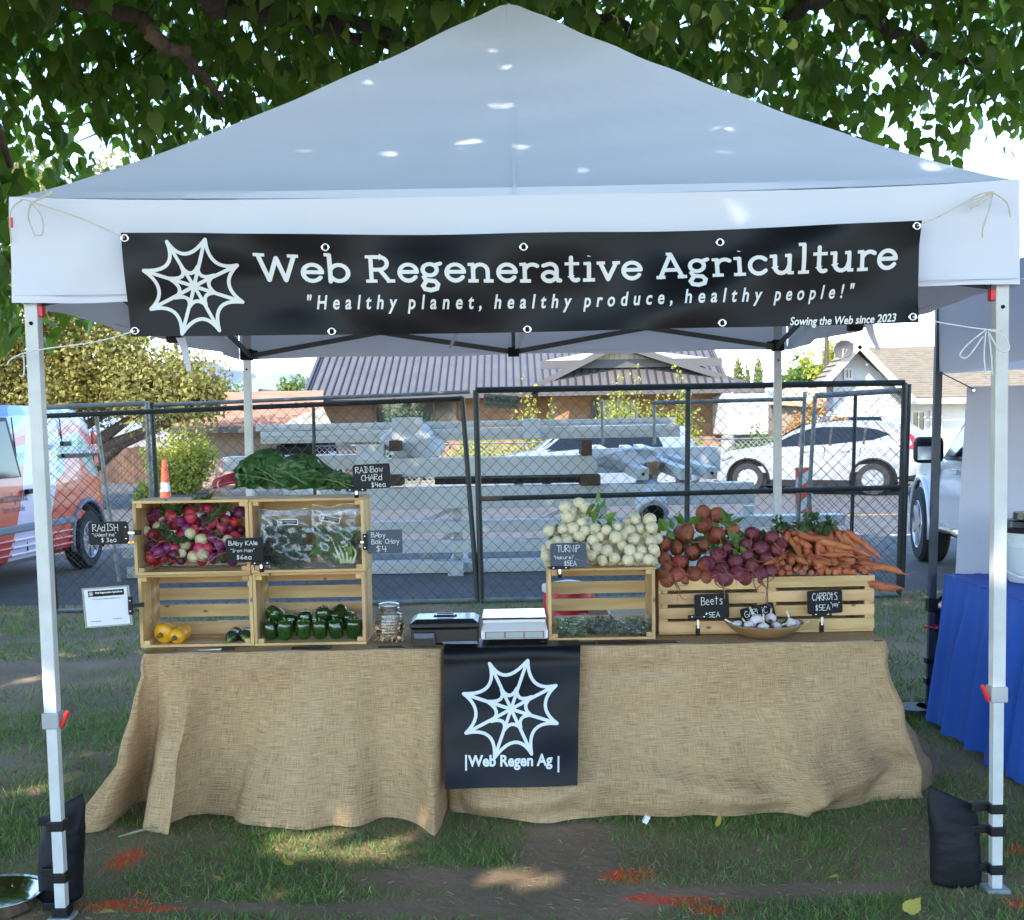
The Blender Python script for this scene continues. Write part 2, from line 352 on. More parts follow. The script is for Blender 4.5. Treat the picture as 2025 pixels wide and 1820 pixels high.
# the eight-legged web emblem, unit size (half width 1), y up
_tips = [(555, 215), (990, 190), (1315, 475), (1335, 895), (1045, 1210), (615, 1245), (285, 965), (260, 540)]
_mids = [(750, 352), (1075, 440), (1195, 690), (1080, 950), (845, 1080), (545, 1000), (402, 745), (535, 470)]
_inn = [(690, 500), (870, 495), (1040, 592), (1030, 790), (915, 925), (725, 945), (575, 840), (535, 628)]
_imid = [(785, 570), (905, 600), (970, 690), (925, 820), (812, 880), (705, 845), (635, 738), (682, 605)]
def emblem(mb, fn, cx, cy, s, w):
    q = lambda p: (cx+(p[0]-803)/530*s, cy-(p[1]-715)/530*s)
    def curve(a, m, b, n=10):
        c = (2*m[0]-.5*(a[0]+b[0]), 2*m[1]-.5*(a[1]+b[1])); return [q(((1-t)**2*a[0]+2*t*(1-t)*c[0]+t*t*b[0], (1-t)**2*a[1]+2*t*(1-t)*c[1]+t*t*b[1])) for t in [i/n for i in range(n+1)]]
    ls = []
    for i in range(8):
        ls.append(curve(_tips[i], _mids[i], _tips[(i+1) % 8])); ls.append(curve(_inn[i], _imid[i], _inn[(i+1) % 8], 6))
        a, b = q((803, 715)), q(_tips[i]); ls.append([(lerp(a[0], b[0], t/6), lerp(a[1], b[1], t/6)) for t in range(7)])
    ribbons(mb, ls, w, fn, base=.0022)
# ------------------------------------------------------------------ ground sheets
def sheet(name, pts, z, m, kind='structure', div=0):
    mb = MB()
    mb.add([(x, y, z) for x, y in pts], [tuple(range(len(pts)))]); o = mb.build(name, m); o['kind'] = kind; return o
m_desert = mat('desert_soil', (.33, .24, .17), (.24, .19, .13), scale=.05, rough=.95)
m_soil = mat('soil_thatch', (.34, .215, .14), (.16, .115, .065), scale=2.2, rough=.95, bump=.9, bscale=26, lo=.3, hi=.7, detail=8)
m_asph = mat('asphalt', (.10, .092, .087), (.072, .067, .063), scale=3, rough=.9, bump=.3, bscale=90, detail=8)
m_conc = mat('concrete', (.28, .25, .21), (.23, .2, .17), scale=2, rough=.9, bump=.1)
m_yard = mat('yard_gravel', (.36, .27, .2), (.2, .2, .1), scale=.7, rough=.95, bump=.3, bscale=30)
m_yellow_line = mat('yellow_line', (.75, .38, .03), (.5, .25, .05), scale=6, rough=.8)
sheet('ground', [(-3500, -60), (3500, -60), (3500, 5200), (-3500, 5200)], -.03, m_desert)
sheet('road', [(-60, 10.5), (60, 10.5), (60, 28.4), (-6.9, 28.4), (-9.5, 50), (-60, 50)], -.02, m_asph)
# lawn: gently uneven sheet
def lawn_h(x, y): return .035*(float(fbm(x, y, .8))-.5)*min(1, max(0, (abs(y-10.6))/.8))
mb = MB(); NX, NY = 110, 130
mb.grid(lambda u, v: (-14+28*u, -6+16.6*v, lawn_h(-14+28*u, -6+16.6*v)), NX, NY)
# bare earth where grass is worn: paint marks are sprayed on the same earth
PAINT = [(G(250, 1700), .10, .17), (G(232, 1790), .17, .07), (G(300, 1800), .17, .035), (G(1240, 1730), .13, .10), (G(1330, 1780), .20, .07), (G(1270, 1775), .10, .06), (G(1400, 1800), .10, .06), (G(2010, 1690), .07, .05), (G(2015, 1790), .08, .04)]
def paint_at(x, y):
    return max(1-math.hypot((x-c.x)/a, (y-c.y)/b) for c, a, b in PAINT)
lawn = mb.build('lawn', m_soil, smooth=True); lawn['kind'] = 'structure'
def add_paint_mask(m):
    n = m.node_tree.nodes; L = m.node_tree.links; b = n['Principled BSDF']
    old = b.inputs['Base Color'].links[0].from_socket
    ge = n.new('ShaderNodeNewGeometry'); acc = None
    for c, a, bb in PAINT:
        s = n.new('ShaderNodeVectorMath'); s.operation = 'SUBTRACT'; s.inputs[1].default_value = (c.x, c.y, 0)
        d = n.new('ShaderNodeVectorMath'); d.operation = 'DIVIDE'; d.inputs[1].default_value = (a, bb, 1)
        l = n.new('ShaderNodeVectorMath'); l.operation = 'LENGTH'
        L.new(ge.outputs['Position'], s.inputs[0]); L.new(s.outputs[0], d.inputs[0]); L.new(d.outputs[0], l.inputs[0])
        if acc is None: acc = l.outputs['Value']
        else:
            mi = n.new('ShaderNodeMath'); mi.operation = 'MINIMUM'; L.new(acc, mi.inputs[0]); L.new(l.outputs['Value'], mi.inputs[1]); acc = mi.outputs[0]
    nz = n.new('ShaderNodeTexNoise'); nz.inputs['Scale'].default_value = 34; nz.inputs['Detail'].default_value = 6
    L.new(ge.outputs['Position'], nz.inputs['Vector'])
    ad = n.new('ShaderNodeMath'); ad.operation = 'ADD'; L.new(acc, ad.inputs[0]); L.new(nz.outputs[0], ad.inputs[1])
    mr = n.new('ShaderNodeMapRange'); mr.inputs[1].default_value = 1.22; mr.inputs[2].default_value = .85; mr.inputs[3].default_value = 0; mr.inputs[4].default_value = .75
    L.new(ad.outputs[0], mr.inputs[0])
    mx = n.new('ShaderNodeMix'); mx.data_type = 'RGBA'; mx.inputs[7].default_value = (.85, .07, .015, 1)
    L.new(mr.outputs[0], mx.inputs[0]); L.new(old, mx.inputs[6]); L.new(mx.outputs[2], b.inputs['Base Color'])
add_paint_mask(m_soil)
# kerb, footpath and yards beyond the road
mb = MB(); mb.bbox((-6.8, 28.4, -.02), (60, 28.6, .11)); o = mb.build('kerb', m_conc, bevel=.02); o['kind'] = 'structure'
mb = MB(); mb.bbox((-6.8, 28.605, -.02), (60, 30.0, .10)); o = mb.build('pavement', m_conc); o['kind'] = 'structure'
sheet('yard', [(-6.9, 30), (60, 30), (60, 75), (-9.4, 75)], .0, m_yard)
mb = MB(); mb.bar((-6.95, 28.6, .03), (-9.5, 49.5, .03), .35, .16); o = mb.build('kerb', mat('red_kerb', (.45, .22, .13), (.35, .2, .13), scale=3, rough=.9)); o['kind'] = 'structure'
sheet('road_line', [(4.2, 19.4), (14, 19.4), (14, 19.55), (4.2, 19.55)], -.015, m_yellow_line)
sheet('road_line', [(5, 15.9), (12, 15.9), (12, 16.05), (5, 16.05)], -.015, mat('white_line', (.7, .68, .62), (.5, .48, .45), scale=5, rough=.8))
sheet('road_line', [(-12, 17.2), (-4.2, 16.6), (-4.2, 16.9), (-12, 17.5)], -.015, m_yellow_line)
# far mesa
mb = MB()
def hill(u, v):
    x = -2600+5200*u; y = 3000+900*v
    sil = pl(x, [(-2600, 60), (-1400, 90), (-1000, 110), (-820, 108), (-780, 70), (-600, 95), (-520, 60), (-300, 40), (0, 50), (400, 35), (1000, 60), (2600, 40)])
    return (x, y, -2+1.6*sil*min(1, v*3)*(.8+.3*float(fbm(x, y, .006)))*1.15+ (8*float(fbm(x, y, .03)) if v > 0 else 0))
mb.grid(hill, 160, 10); o = mb.build('hills', mat('hill_rock_haze', (.24, .27, .33), (.20, .23, .29), scale=.004, rough=1), smooth=True); o['kind'] = 'structure'  # distance haze is painted into the blue-grey rock colour

# ------------------------------------------------------------------ foliage helpers
def leaf_piece(w=.5, fold=.12, droop=.18):
    """pointed oval leaf along +y, length 1, folded on its midrib"""
    o = [(0, 0), (.30, .08), (.47, .26), (.50, .42), (.40, .62), (.22, .82), (0, 1.0)]
    v = []; f = []
    mid = [(0, y, -droop*y*y) for y in (0, .25, .5, .75, 1)]
    R = [(w*x, y, fold*x-droop*y*y) for x, y in o[1:-1]]; Lf = [(-x, y, z) for x, y, z in R]
    v = mid+R+Lf
    r = [5, 6, 7, 8, 9]; l = [10, 11, 12, 13, 14]
    f = [(0, 5, 6, 1), (1, 6, 7, 2), (2, 7, 8, 3), (3, 8, 9, 4), (0, 1, 11, 10), (1, 2, 12, 11), (2, 3, 13, 12), (3, 4, 14, 13)]
    return v, f
SMALL_LEAF = ([(0, 0, 0), (.32, .45, .06), (0, 1, -.05), (-.32, .45, .06)], [(0, 1, 2), (0, 2, 3)])
def leafy(name, parent, spots, size, m, n_per, spread, down=.0, piece=SMALL_LEAF, seed=1, kind='stuff', off=None, tipz=0.):
    """clumps of leaves around given points (centre, radius)"""
    r = np.random.default_rng(seed); T = []; 
    for c, R in spots:
        k = max(3, int(n_per*(R**2)))
        d = r.normal(size=(k, 3)); d /= np.linalg.norm(d, axis=1, keepdims=True)
        rr = R*(.45+.6*r.random(k)**.6)
        T.append(np.array(c)+d*rr[:, None]*np.array([1, 1, spread]))
    T = np.concatenate(T); n = len(T)
    tip = r.normal(size=(n, 3)); tip[:, 2] += tipz
    return instances(name, piece[0], piece[1], rotmats(tip, r.random(n)*6.3, size*(.6+.8*r.random(n))), T, m, parent, kind=kind, off=tuple(origin(parent)) if parent else None)
m_bark = mat('bark', (.12, .085, .06), (.07, .05, .04), scale=8, rough=.95, bump=.8, bscale=30, stretch=(3, 3, .6))
m_green_lit = mat('leaf_fresh', (.11, .17, .03), island=.4, rough=.6, trl=.35, trl_col=(.22, .30, .04))
m_yellow_lit = mat('leaf_yellow_green', (.34, .36, .05), island=.35, rough=.6, trl=.35, trl_col=(.55, .58, .06))
m_olive = mat('leaf_olive', (.24, .22, .055), island=.45, rough=.7, trl=.3, trl_col=(.42, .33, .07))
m_cypress = mat('leaf_cypress', (.17, .20, .06), island=.3, rough=.7, trl=.2)
def blobs(c, size, n, r, seed):
    rr = random.Random(seed); out = []
    for _ in range(n):
        while True:
            p = Vector((rr.uniform(-1, 1), rr.uniform(-1, 1), rr.uniform(-1, 1)))
            if p.length < 1: break
        out.append((tuple(Vector(c)+Vector((p.x*size[0], p.y*size[1], p.z*size[2]))), r*rr.uniform(.6, 1.3)))
    return out
def tree(name, label, group, base, trunk_h, c, size, n, r, leaf, m, seed, dens, cat='tree', limbs=6):
    t = empty(name, base, label, cat, group)
    sp = blobs(c, size, n, r, seed); mb = MB(); top = Vector((base[0], base[1], trunk_h))
    rr = random.Random(seed)
    mb.tube([base, lerp(Vector(base), top, .5)+Vector((.1, 0, 0)), top], [.035*size[2]+.08, .03*size[2]+.06, .05], 8)
    for k in range(limbs):
        e = Vector(sp[rr.randrange(len(sp))][0]); s = lerp(Vector(base), top, rr.uniform(.5, 1)); mb.tube([s, lerp(s, e, .5)+Vector((0, 0, .15)), e], [.05*size[2]**.5, .03, .015], 5)
    mb.build('trunk', m_bark, t, smooth=True)
    leafy('crown', t, sp, leaf, m, dens, 1, seed=seed)
    return t
# far trees -------------------------------------------------------------------------
g = 'trees far behind the houses'
c = P(440, 772, 60); tree('broadleaf_tree', 'small bright green tree low against the far mesa, leftmost behind the houses', g, (c.x, 60, 0), 2.5, (c.x, 60, c.z-.1), (1.0, 1, .5), 12, .45, .22, m_green_lit, 21, 260)
c = P(580, 768, 55); tree('broadleaf_tree', 'yellow green tree beside the left end of the grey metal roof', g, (c.x, 55, 0), 2.4, (c.x, 55, c.z-.05), (1.0, 1, .45), 14, .4, .2, m_green_lit, 22, 280)
c = P(1590, 735, 62); tree('broadleaf_tree', 'bright green tree left of the utility pole', g, (c.x, 62, 0), 3, (c.x, 62, c.z-.4), (1.1, 1, 1.0), 22, .6, .24, m_green_lit, 23, 260)
c = P(1645, 718, 60); tree('broadleaf_tree', 'taller yellow green tree behind the utility pole', g, (c.x, 60, 0), 3.5, (c.x, 60, c.z-.4), (1.1, 1, 1.3), 26, .6, .24, m_yellow_lit, 24, 260)
for i, (u, vt, w, lb) in enumerate([(1412, 703, .22, 'slim cypress nearest the grey metal roof'), (1460, 700, .24, 'tall cypress, first of the trio right of the roof'), (1477, 715, .2, 'short cypress in the middle of the trio'), (1500, 702, .24, 'tall cypress, last of the trio beside the tent leg'), (1421, 722, .18, 'low cypress right of the slim one by the metal roof')]):
    c = P(u, vt, 58); t = empty('cypress_tree', (c.x, 58, 0), lb, 'tree', 'row of cypresses')
    mb = MB(); mb.tube([(c.x, 58, 0), (c.x, 58, c.z-.5)], [.08, .03], 6); mb.build('trunk', m_bark, t)
    sp = [((c.x, 58, z), w*min(1, (c.z-z)*.9+.15)) for z in np.arange(.8, c.z, .16)]
    leafy('crown', t, sp, .10, m_cypress, 3200, 1.6, seed=30+i, tipz=2)
# big olive-gold tree on the left
t = empty('feathery_tree', (-9.2, 24, 0), 'large golden olive feathery tree rising behind the painted van', 'tree')
mb = MB(); rr = random.Random(4); sp = []
for k in range(85):
    u = rr.uniform(-250, 385); v = rr.uniform(560, 815); Y = rr.uniform(22, 26)
    if u > 250 and v < 640+(u-250)*.9: continue
    sp.append((tuple(P(u, v, Y)), rr.uniform(.45, .95)))
for k in range(60):
    u = rr.uniform(-300, 250); v = rr.uniform(330, 720); Y = rr.uniform(22.5, 26.5); sp.append((tuple(P(u, v, Y)), rr.uniform(.4, .9)))
for k in range(40):
    u = rr.uniform(120, 410); v = rr.uniform(735, 800); sp.append((tuple(P(u, v, 23)), rr.uniform(.35, .6)))
for k in range(14):
    e = Vector(sp[rr.randrange(len(sp))][0]); a = Vector((-9.2+rr.uniform(-.3, .3), 24, .1))
    mb.tube([a, lerp(a, e, .4)+Vector((rr.uniform(-.3, .3), 0, .4)), lerp(a, e, .75)+Vector((rr.uniform(-.2, .2), 0, .1)), e], [.2, .12, .07, .02], 6)
mb.build('trunk', m_bark, t, smooth=True)
leafy('crown', t, sp, .10, m_olive, 850, .8, seed=5)
# shrubs
def shrub(base, w, h, n, seed, label, m, spiky=0, leaf=.09, dens=700, cat='shrub'):
    rr = random.Random(seed); t = empty('leafy_shrub', base, label, cat, 'yellow green shrubs across the road'); mb = MB(); sp = []
    for k in range(n):
        a = rr.uniform(-1, 1); b = rr.uniform(-.6, .6); hh = h*(1-.35*abs(a))*(rr.uniform(.55, 1.12) if spiky else rr.uniform(.7, 1))
        e = Vector(base)+Vector((a*w/2, b*w/2, hh)); s = Vector(base)+Vector((a*w*.12, b*w*.12, 0)); mb.tube([s, lerp(s, e, .5)+Vector((a*.1, 0, 0)), e], [.02, .015, .005], 4)
        q = 9 if spiky else 6
        for j in range(q):
            f = .12+.88*j/(q-1); sp.append((tuple(lerp(s, e, f)+Vector((rr.uniform(-.08, .08), rr.uniform(-.08, .08), 0))), (.28 if not spiky else .30*(1.05-.75*f))*min(1, h)*rr.uniform(.8, 1.2)))
    mb.build('stem', m_bark, t); leafy('foliage', t, sp, leaf, m, dens, 1.1, seed=seed); return t
def gb(u, Y): p = P(u, 850, Y); return (p.x, Y, 0)
shrub(gb(352, 30), 1.5, 1.55, 26, 41, 'rounded yellow green bush in front of the brown board fence', m_yellow_lit, dens=520)
shrub(gb(280, 27), .5, .42, 6, 42, 'knee high yellow weed clump by the road at the fence foot', m_yellow_lit)
shrub(gb(1035, 33), .9, 2.7, 8, 43, 'narrow upright yellow shrub behind the small hanging fence sign', m_yellow_lit, 1)
shrub(gb(1095, 33.4), .8, 2.3, 7, 44, 'sparse yellow shrub between the sign and the brick porch', m_yellow_lit, 1)
shrub(gb(1245, 33), 1.9, 3.0, 22, 45, 'tallest leggy yellow green shrub in front of the brick porch', m_yellow_lit, 1)
shrub(gb(1345, 33.3), 1.3, 2.9, 16, 46, 'leggy yellow green shrub by the right corner of the brick house', m_yellow_lit, 1)
shrub(gb(1300, 32), 1.6, 1.5, 14, 47, 'low dark green bush under the leggy shrubs', m_green_lit, 0)
shrub(gb(800, 35), 2.0, 2.2, 20, 48, 'grey green bush against the dark window of the brick house', mat('leaf_grey_green', (.07, .12, .05), island=.3, trl=.2), 0)
shrub(gb(950, 35), 1.8, 1.2, 12, 49, 'low golden shrub in front of the brick wall', m_yellow_lit, 0)
shrub(gb(1610, 31), 1.6, 1.9, 18, 50, 'orange and green flowering bush behind the white hatchback', mat('leaf_flowering', (.25, .2, .04), (.5, .18, .05), scale=1.2, island=.3, trl=.25), 0)
shrub(gb(1500, 32), 1.2, 1.2, 10, 51, 'small green bush at the left of the white hatchback', m_green_lit, 0)

# ------------------------------------------------------------------ houses
def brick_mat():
    m = bpy.data.materials.new('brick'); m.use_nodes = True; n = m.node_tree.nodes; L = m.node_tree.links; b = n['Principled BSDF']
    tc = n.new('ShaderNodeTexCoord'); mp = n.new('ShaderNodeMapping'); mp.inputs['Rotation'].default_value = (rad(90), 0, 0)
    br = n.new('ShaderNodeTexBrick'); br.inputs['Color1'].default_value = (.42, .22, .11, 1); br.inputs['Color2'].default_value = (.34, .17, .085, 1); br.inputs['Mortar'].default_value = (.30, .2, .13, 1)
    br.inputs['Scale'].default_value = 1; br.inputs['Brick Width'].default_value = .28; br.inputs['Row Height'].default_value = .1; br.inputs['Mortar Size'].default_value = .012
    L.new(tc.outputs['Object'], mp.inputs['Vector']); L.new(mp.outputs[0], br.inputs['Vector']); L.new(br.outputs['Color'], b.inputs['Base Color'])
    bp = n.new('ShaderNodeBump'); bp.inputs['Strength'].default_value = .5; bp.inputs['Distance'].default_value = .02; bp.invert = True
    L.new(br.outputs['Fac'], bp.inputs['Height']); L.new(bp.outputs[0], b.inputs['Normal']); b.inputs['Roughness'].default_value = .9; return m
m_brick = brick_mat()
m_roofm = mat('roof_metal', (.135, .118, .105), (.11, .098, .088), scale=1.5, rough=.45, metal=.0, spec=.4)
m_fascia = mat('dark_fascia', (.09, .08, .075), rough=.5)
m_cream = mat('cream_siding', (.66, .58, .40), (.6, .52, .36), scale=2, rough=.8)
m_win = mat('window_glass', (.03, .035, .04), rough=.08, spec=.8)
m_whitewall = mat('white_wall', (.72, .69, .64), (.64, .61, .56), scale=1.5, rough=.85)
m_trim = mat('pale_trim', (.6, .56, .5), rough=.7)
h = empty('brick_house', (0, 38, 0), 'orange brick house with ribbed grey metal roof and front gable', 'house')
ez = P(615, 783, 37.4).z; XL, XR = -6.25, 6.7
mb = MB(); mb.bbox((XL+.35, 38, -.03), (XR-.3, 45, ez+.05)); wall = mb.build('wall', m_brick, h)
mb = MB(); rz = ez+.42*6.0
mb.add([(XL, 37.3, ez), (XR, 37.3, ez), (XR, 43.3, rz), (XL, 43.3, rz), (XR, 49.3, ez), (XL, 49.3, ez), (XL, 37.3, ez-.08), (XR, 37.3, ez-.08), (XR, 43.3, rz-.08), (XL, 43.3, rz-.08), (XR, 49.3, ez-.08), (XL, 49.3, ez-.08)],
       [(0, 1, 2, 3), (3, 2, 4, 5), (0, 6, 7, 1), (1, 7, 8, 2), (2, 8, 10, 4), (0, 3, 9, 6), (3, 5, 11, 9), (6, 9, 8, 7), (9, 11, 10, 8)])
roof = mb.build('roof', m_roofm, h)
mb = MB(); k = XL+.1
m_seam = mat('roof_seam', (.035, .033, .042), rough=.5)
while k < XR: mb.bar((k, 37.28, ez+.02), (k, 43.3, rz+.02), .036, .05); k += .232
o = mb.build('seams', m_seam, roof); o['kind'] = 'stuff'
mb = MB(); mb.bbox((XL-.04, 37.2, ez-.16), (XR+.04, 37.3, ez+.0)); mb.bar((XR+.03, 37.3, ez), (XR+.03, 43.3, rz), .1, .16); mb.bar((XL-.03, 37.3, ez), (XL-.03, 43.3, rz), .1, .16); mb.build('gutter', m_fascia, h)
# porch wing
ap = P(1222, 682, 35.2); bl = P(1052, 764, 35.2); br_ = P(1478, 772, 35.2); bl.z = br_.z = (bl.z+br_.z)/2+.03
wing = MB(); wing.bbox((bl.x+.6, 35.9, -.03), (br_.x-.65, 38, ez-.1)); wing.build('porch_wall', m_brick, h)
mb = MB(); bk = 42.0
def slope(a, b, yb, nm, seam=True):
    mb = MB(); mb.add([(a.x, 35.2, a.z), (b.x, 35.2, b.z), (b.x, yb, b.z), (a.x, yb, a.z), (a.x, 35.2, a.z-.08), (b.x, 35.2, b.z-.08), (b.x, yb, b.z-.08), (a.x, yb, a.z-.08)], [(0, 1, 2, 3), (4, 7, 6, 5), (0, 4, 5, 1), (0, 3, 7, 4), (1, 5, 6, 2)])
    return mb.build(nm, m_roofm, h)
slope(bl, ap, bk, 'roof'); slope(ap, br_, bk, 'roof')
mb = MB(); mb.bar((bl.x-.1, 35.1, bl.z-.03), (ap.x, 35.1, ap.z-.0), .1, .17); mb.bar((ap.x, 35.1, ap.z), (br_.x+.1, 35.1, br_.z-.03), .1, .17); mb.build('fascia', m_fascia, h)
gl, gr_, gz = P(1136, 713, 35.6), P(1345, 713, 35.6), P(1136, 713, 35.6).z
mb = MB(); mb.add([(gl.x-.9, 35.6, gz), (gr_.x+.9, 35.6, gz), (ap.x, 35.6, ap.z-.04), (gl.x-.9, 35.7, gz), (gr_.x+.9, 35.7, gz), (ap.x, 35.7, ap.z-.04)], [(0, 1, 2), (3, 5, 4), (0, 3, 4, 1), (1, 4, 5, 2), (2, 5, 3, 0)])
gable = mb.build('gable', m_cream, h)
mb = MB(); k = gl.x-.8
while k < gr_.x+.8: 
    zt = lerp(ap.z, bl.z, abs(k-ap.x)/((ap.x-bl.x) if k < ap.x else (br_.x-ap.x)))-.1
    if zt > gz: mb.bbox((k, 35.585, gz), (k+.02, 35.6, zt))
    k += .15
o = mb.build('siding_battens', mat('batten', (.45, .38, .25), rough=.8), gable); o['kind'] = 'stuff'
vp = P(1241, 713, 35.55)
mb = MB(); mb.bbox((vp.x-.18, 35.56, gz+.05), (vp.x+.18, 35.6, gz+.36)); vent = mb.build('vent', m_trim, gable)
mb = MB(); mb.bbox((gl.x-1.0, 35.45, P(1200, 728, 35.5).z), (gr_.x+1.2, 35.6, gz)); mb.build('beam', m_fascia, h)  # dark bar stands for the shade in the recess under the gable
al, ar = P(1064, 770, 34.7), P(1470, 772, 34.7); azt = P(1200, 728, 35.5).z
mb = MB(); mb.add([(al.x, 34.7, al.z), (ar.x, 34.7, al.z), (ar.x-1.0, 35.6, azt), (al.x+1.0, 35.6, azt), (al.x, 34.7, al.z-.1), (ar.x, 34.7, al.z-.1)], [(0, 1, 2, 3), (0, 4, 5, 1)]); apron = mb.build('porch_roof', m_roofm, h)
mb = MB(); k = al.x+.15
while k < ar.x:
    f = min(1, min(k-al.x, ar.x-k)/1.0); mb.bar((k, 34.69, al.z+.02), (k, 34.69+.9*f, lerp(al.z, azt, f)+.02), .045, .05); k += .232
o = mb.build('seams', m_seam, apron); o['kind'] = 'stuff'
mb = MB(); mb.bbox((al.x, 34.6, al.z-.2), (ar.x+.6, 34.7, al.z-.01)); mb.build('gutter', m_fascia, h)
def window(u0, u1, v0, v1, Y, parent, fr=m_trim, gl=m_win, nm='window'):
    a = P(u0, v1, Y); b = P(u1, v0, Y); mb = MB(); t = .06
    for q0, q1 in (((a.x, a.z), (a.x+t, b.z)), ((b.x-t, a.z), (b.x, b.z)), ((a.x+t, b.z-t), (b.x-t, b.z)), ((a.x+t, a.z), (b.x-t, a.z+t)), (((a.x+b.x)/2-.02, a.z+t), ((a.x+b.x)/2+.02, b.z-t))): mb.bbox((q0[0], Y-.06, q0[1]), (q1[0], Y+.04, q1[1]))
    w = mb.build(nm, fr, parent); mb = MB(); mb.bbox((a.x+t, Y-.02, a.z+t), (b.x-t, Y+.0, b.z-t)); mb.build('pane', gl, w); return w
window(742, 800, 790, 862, 37.95, h, mat('brown_frame', (.2, .11, .06), rough=.6))
window(812, 905, 792, 860, 37.95, h, mat('brown_frame', (.2, .11, .06)))
window(1170, 1186, 790, 880, 35.86, h, m_fascia, m_win, 'door')
a = P(1188, 880, 35.86); b = P(1262, 790, 35.86)
mb = MB(); mb.bbox((a.x, 35.8, a.z-.4), (b.x, 35.88, b.z)); mb.build('garage_door', mat('door_cream', (.55, .5, .4), (.5, .45, .36), scale=3, rough=.7), h)
# right house: white gable and tiled roof
h = empty('white_house', (12.5, 37, 0), 'white walled house with pale tiled roof and gable facing the road', 'house')
ap = P(1693, 684, 36); lf = P(1640, 762, 36); rt = P(1785, 790, 36)
gxr = rt.x; gxl = lf.x
mb = MB(); mb.add([(gxl+.2, 36.3, 0), (gxr+.2, 36.3, 0), (gxr+.2, 36.3, rt.z+.1), (ap.x, 36.3, ap.z-.1), (gxl+.2, 36.3, lf.z+.1), (gxl+.2, 37.1, 0), (gxr+.2, 37.1, 0), (gxr+.2, 37.1, rt.z+.1), (ap.x, 37.1, ap.z-.1), (gxl+.2, 37.1, lf.z+.1)], [(0, 1, 2, 3, 4), (5, 9, 8, 7, 6), (0, 4, 9, 5), (1, 6, 7, 2)]); mb.build('gable_wall', mat('bright_white_wall', (.55, .54, .51), (.5, .49, .46), scale=2, rough=.85), h)
m_tile = mat('roof_tile', (.30, .245, .18), (.21, .17, .13), scale=4, rough=.9, stretch=(1, 4, 4), detail=6)
def tiled(quad, rows, m, parent, name='roof', thick=.05):
    """quad: eave-left, eave-right, ridge-right, ridge-left; overlapping courses as real steps"""
    a, b, c, d = [Vector(p) for p in quad]; mb = MB(); n = (b-a).cross(d-a).normalized()
    if n.z < 0: n = -n
    for i in range(rows):
        t0, t1 = i/rows, (i+1)/rows
        p = [lerp(a, d, t0)+n*thick, lerp(b, c, t0)+n*thick, lerp(b, c, t1), lerp(a, d, t1), lerp(a, d, t0), lerp(b, c, t0)]
        mb.add(p, [(0, 1, 2, 3), (4, 5, 1, 0)])
    return mb.build(name, m, parent)
er = P(2150, 785, 36.4)
rise = ap.z-lf.z
# main body to the right, eave facing the road
tiled([(gxr-.1, 35.9, rt.z+.05), (er.x, 35.9, rt.z+.05), (er.x, 41.5, P(1850, 685, 41.5).z), (ap.x+.6, 41.5, P(1850, 685, 41.5).z)], 24, m_tile, h)
tiled([(gxl-.3, 35.7, lf.z-.05), (gxl-.3, 37.2, lf.z-.05), (ap.x, 37.2, ap.z+.05), (ap.x, 35.7, ap.z+.05)], 8, m_tile, h)
tiled([(gxr+.15, 37.2, rt.z), (gxr+.15, 35.7, rt.z), (ap.x, 35.7, ap.z+.05), (ap.x, 37.2, ap.z+.05)], 12, m_tile, h)
mb = MB(); mb.bar((gxl-.35, 35.65, lf.z-.1), (ap.x, 35.65, ap.z), .08, .2); mb.bar((ap.x, 35.65, ap.z), (gxr+.2, 35.65, rt.z-.05), .08, .2); mb.build('bargeboard', mat('tan_board', (.5, .42, .32), rough=.7), h)
mb = MB(); mb.bbox((gxr+.2, 36.6, 0), (er.x, 42, rt.z+.1)); mb.build('wall', m_whitewall, h)
mb = MB(); mb.bbox((gxr, 35.8, rt.z-.15), (er.x, 35.9, rt.z+.02)); mb.build('gutter', m_trim, h)
window(1800, 1830, 812, 870, 36.56, h); window(1838, 1862, 812, 866, 36.56, h, m_trim, mat('curtain', (.5, .42, .25), rough=.8)); window(1668, 1686, 728, 752, 36.26, h)
# satellite dish on its roof
d = empty('satellite_dish', P(1668, 690, 35.4), 'dark round satellite dish on the gable roof of the white house', 'dish'); q = origin(d)
mb = MB(); R = Matrix.Rotation(rad(115), 3, 'X') @ Matrix.Rotation(rad(0), 3, 'Y'); mb.lathe([(.02, -.06), (.15, -.04), (.27, .02), (.285, .03), (.27, .025), (.15, -.03), (.02, -.05)], 20, q, R); mb.build('dish', mat('dish_grey', (.13, .12, .12), rough=.5), d, smooth=True)
mb = MB(); mb.tube([q, q+Vector((0, .1, -.25)), P(1672, 712, 35.6)], .02, 6); mb.tube([q+Vector((0, 0, -.2)), q+Vector((0, -.35, -.05))], .012, 5); mb.build('arm', m_trim, d)
# low tan garage left of it
h = empty('garage', (11, 40, 0), 'low garage with a plain tan roof between the brick and white houses', 'garage')
a, b, c_, d_ = P(1515, 792, 38), P(1640, 800, 38), P(1700, 752, 46), P(1560, 764, 46)
mb = MB(); mb.add([a, b, c_, d_], [(0, 1, 2, 3)]); mb.add([a-Vector((0, 0, .12)), b-Vector((0, 0, .12)), b, a], [(0, 1, 2, 3)]); mb.build('roof', mat('tan_roof', (.5, .38, .23), (.44, .33, .2), scale=1, rough=.85), h)
mb = MB(); mb.bbox((a.x+.3, 38.3, 0), (b.x-.1, 45, a.z-.1)); mb.build('wall', mat('garage_wall', (.3, .25, .2), rough=.9), h)
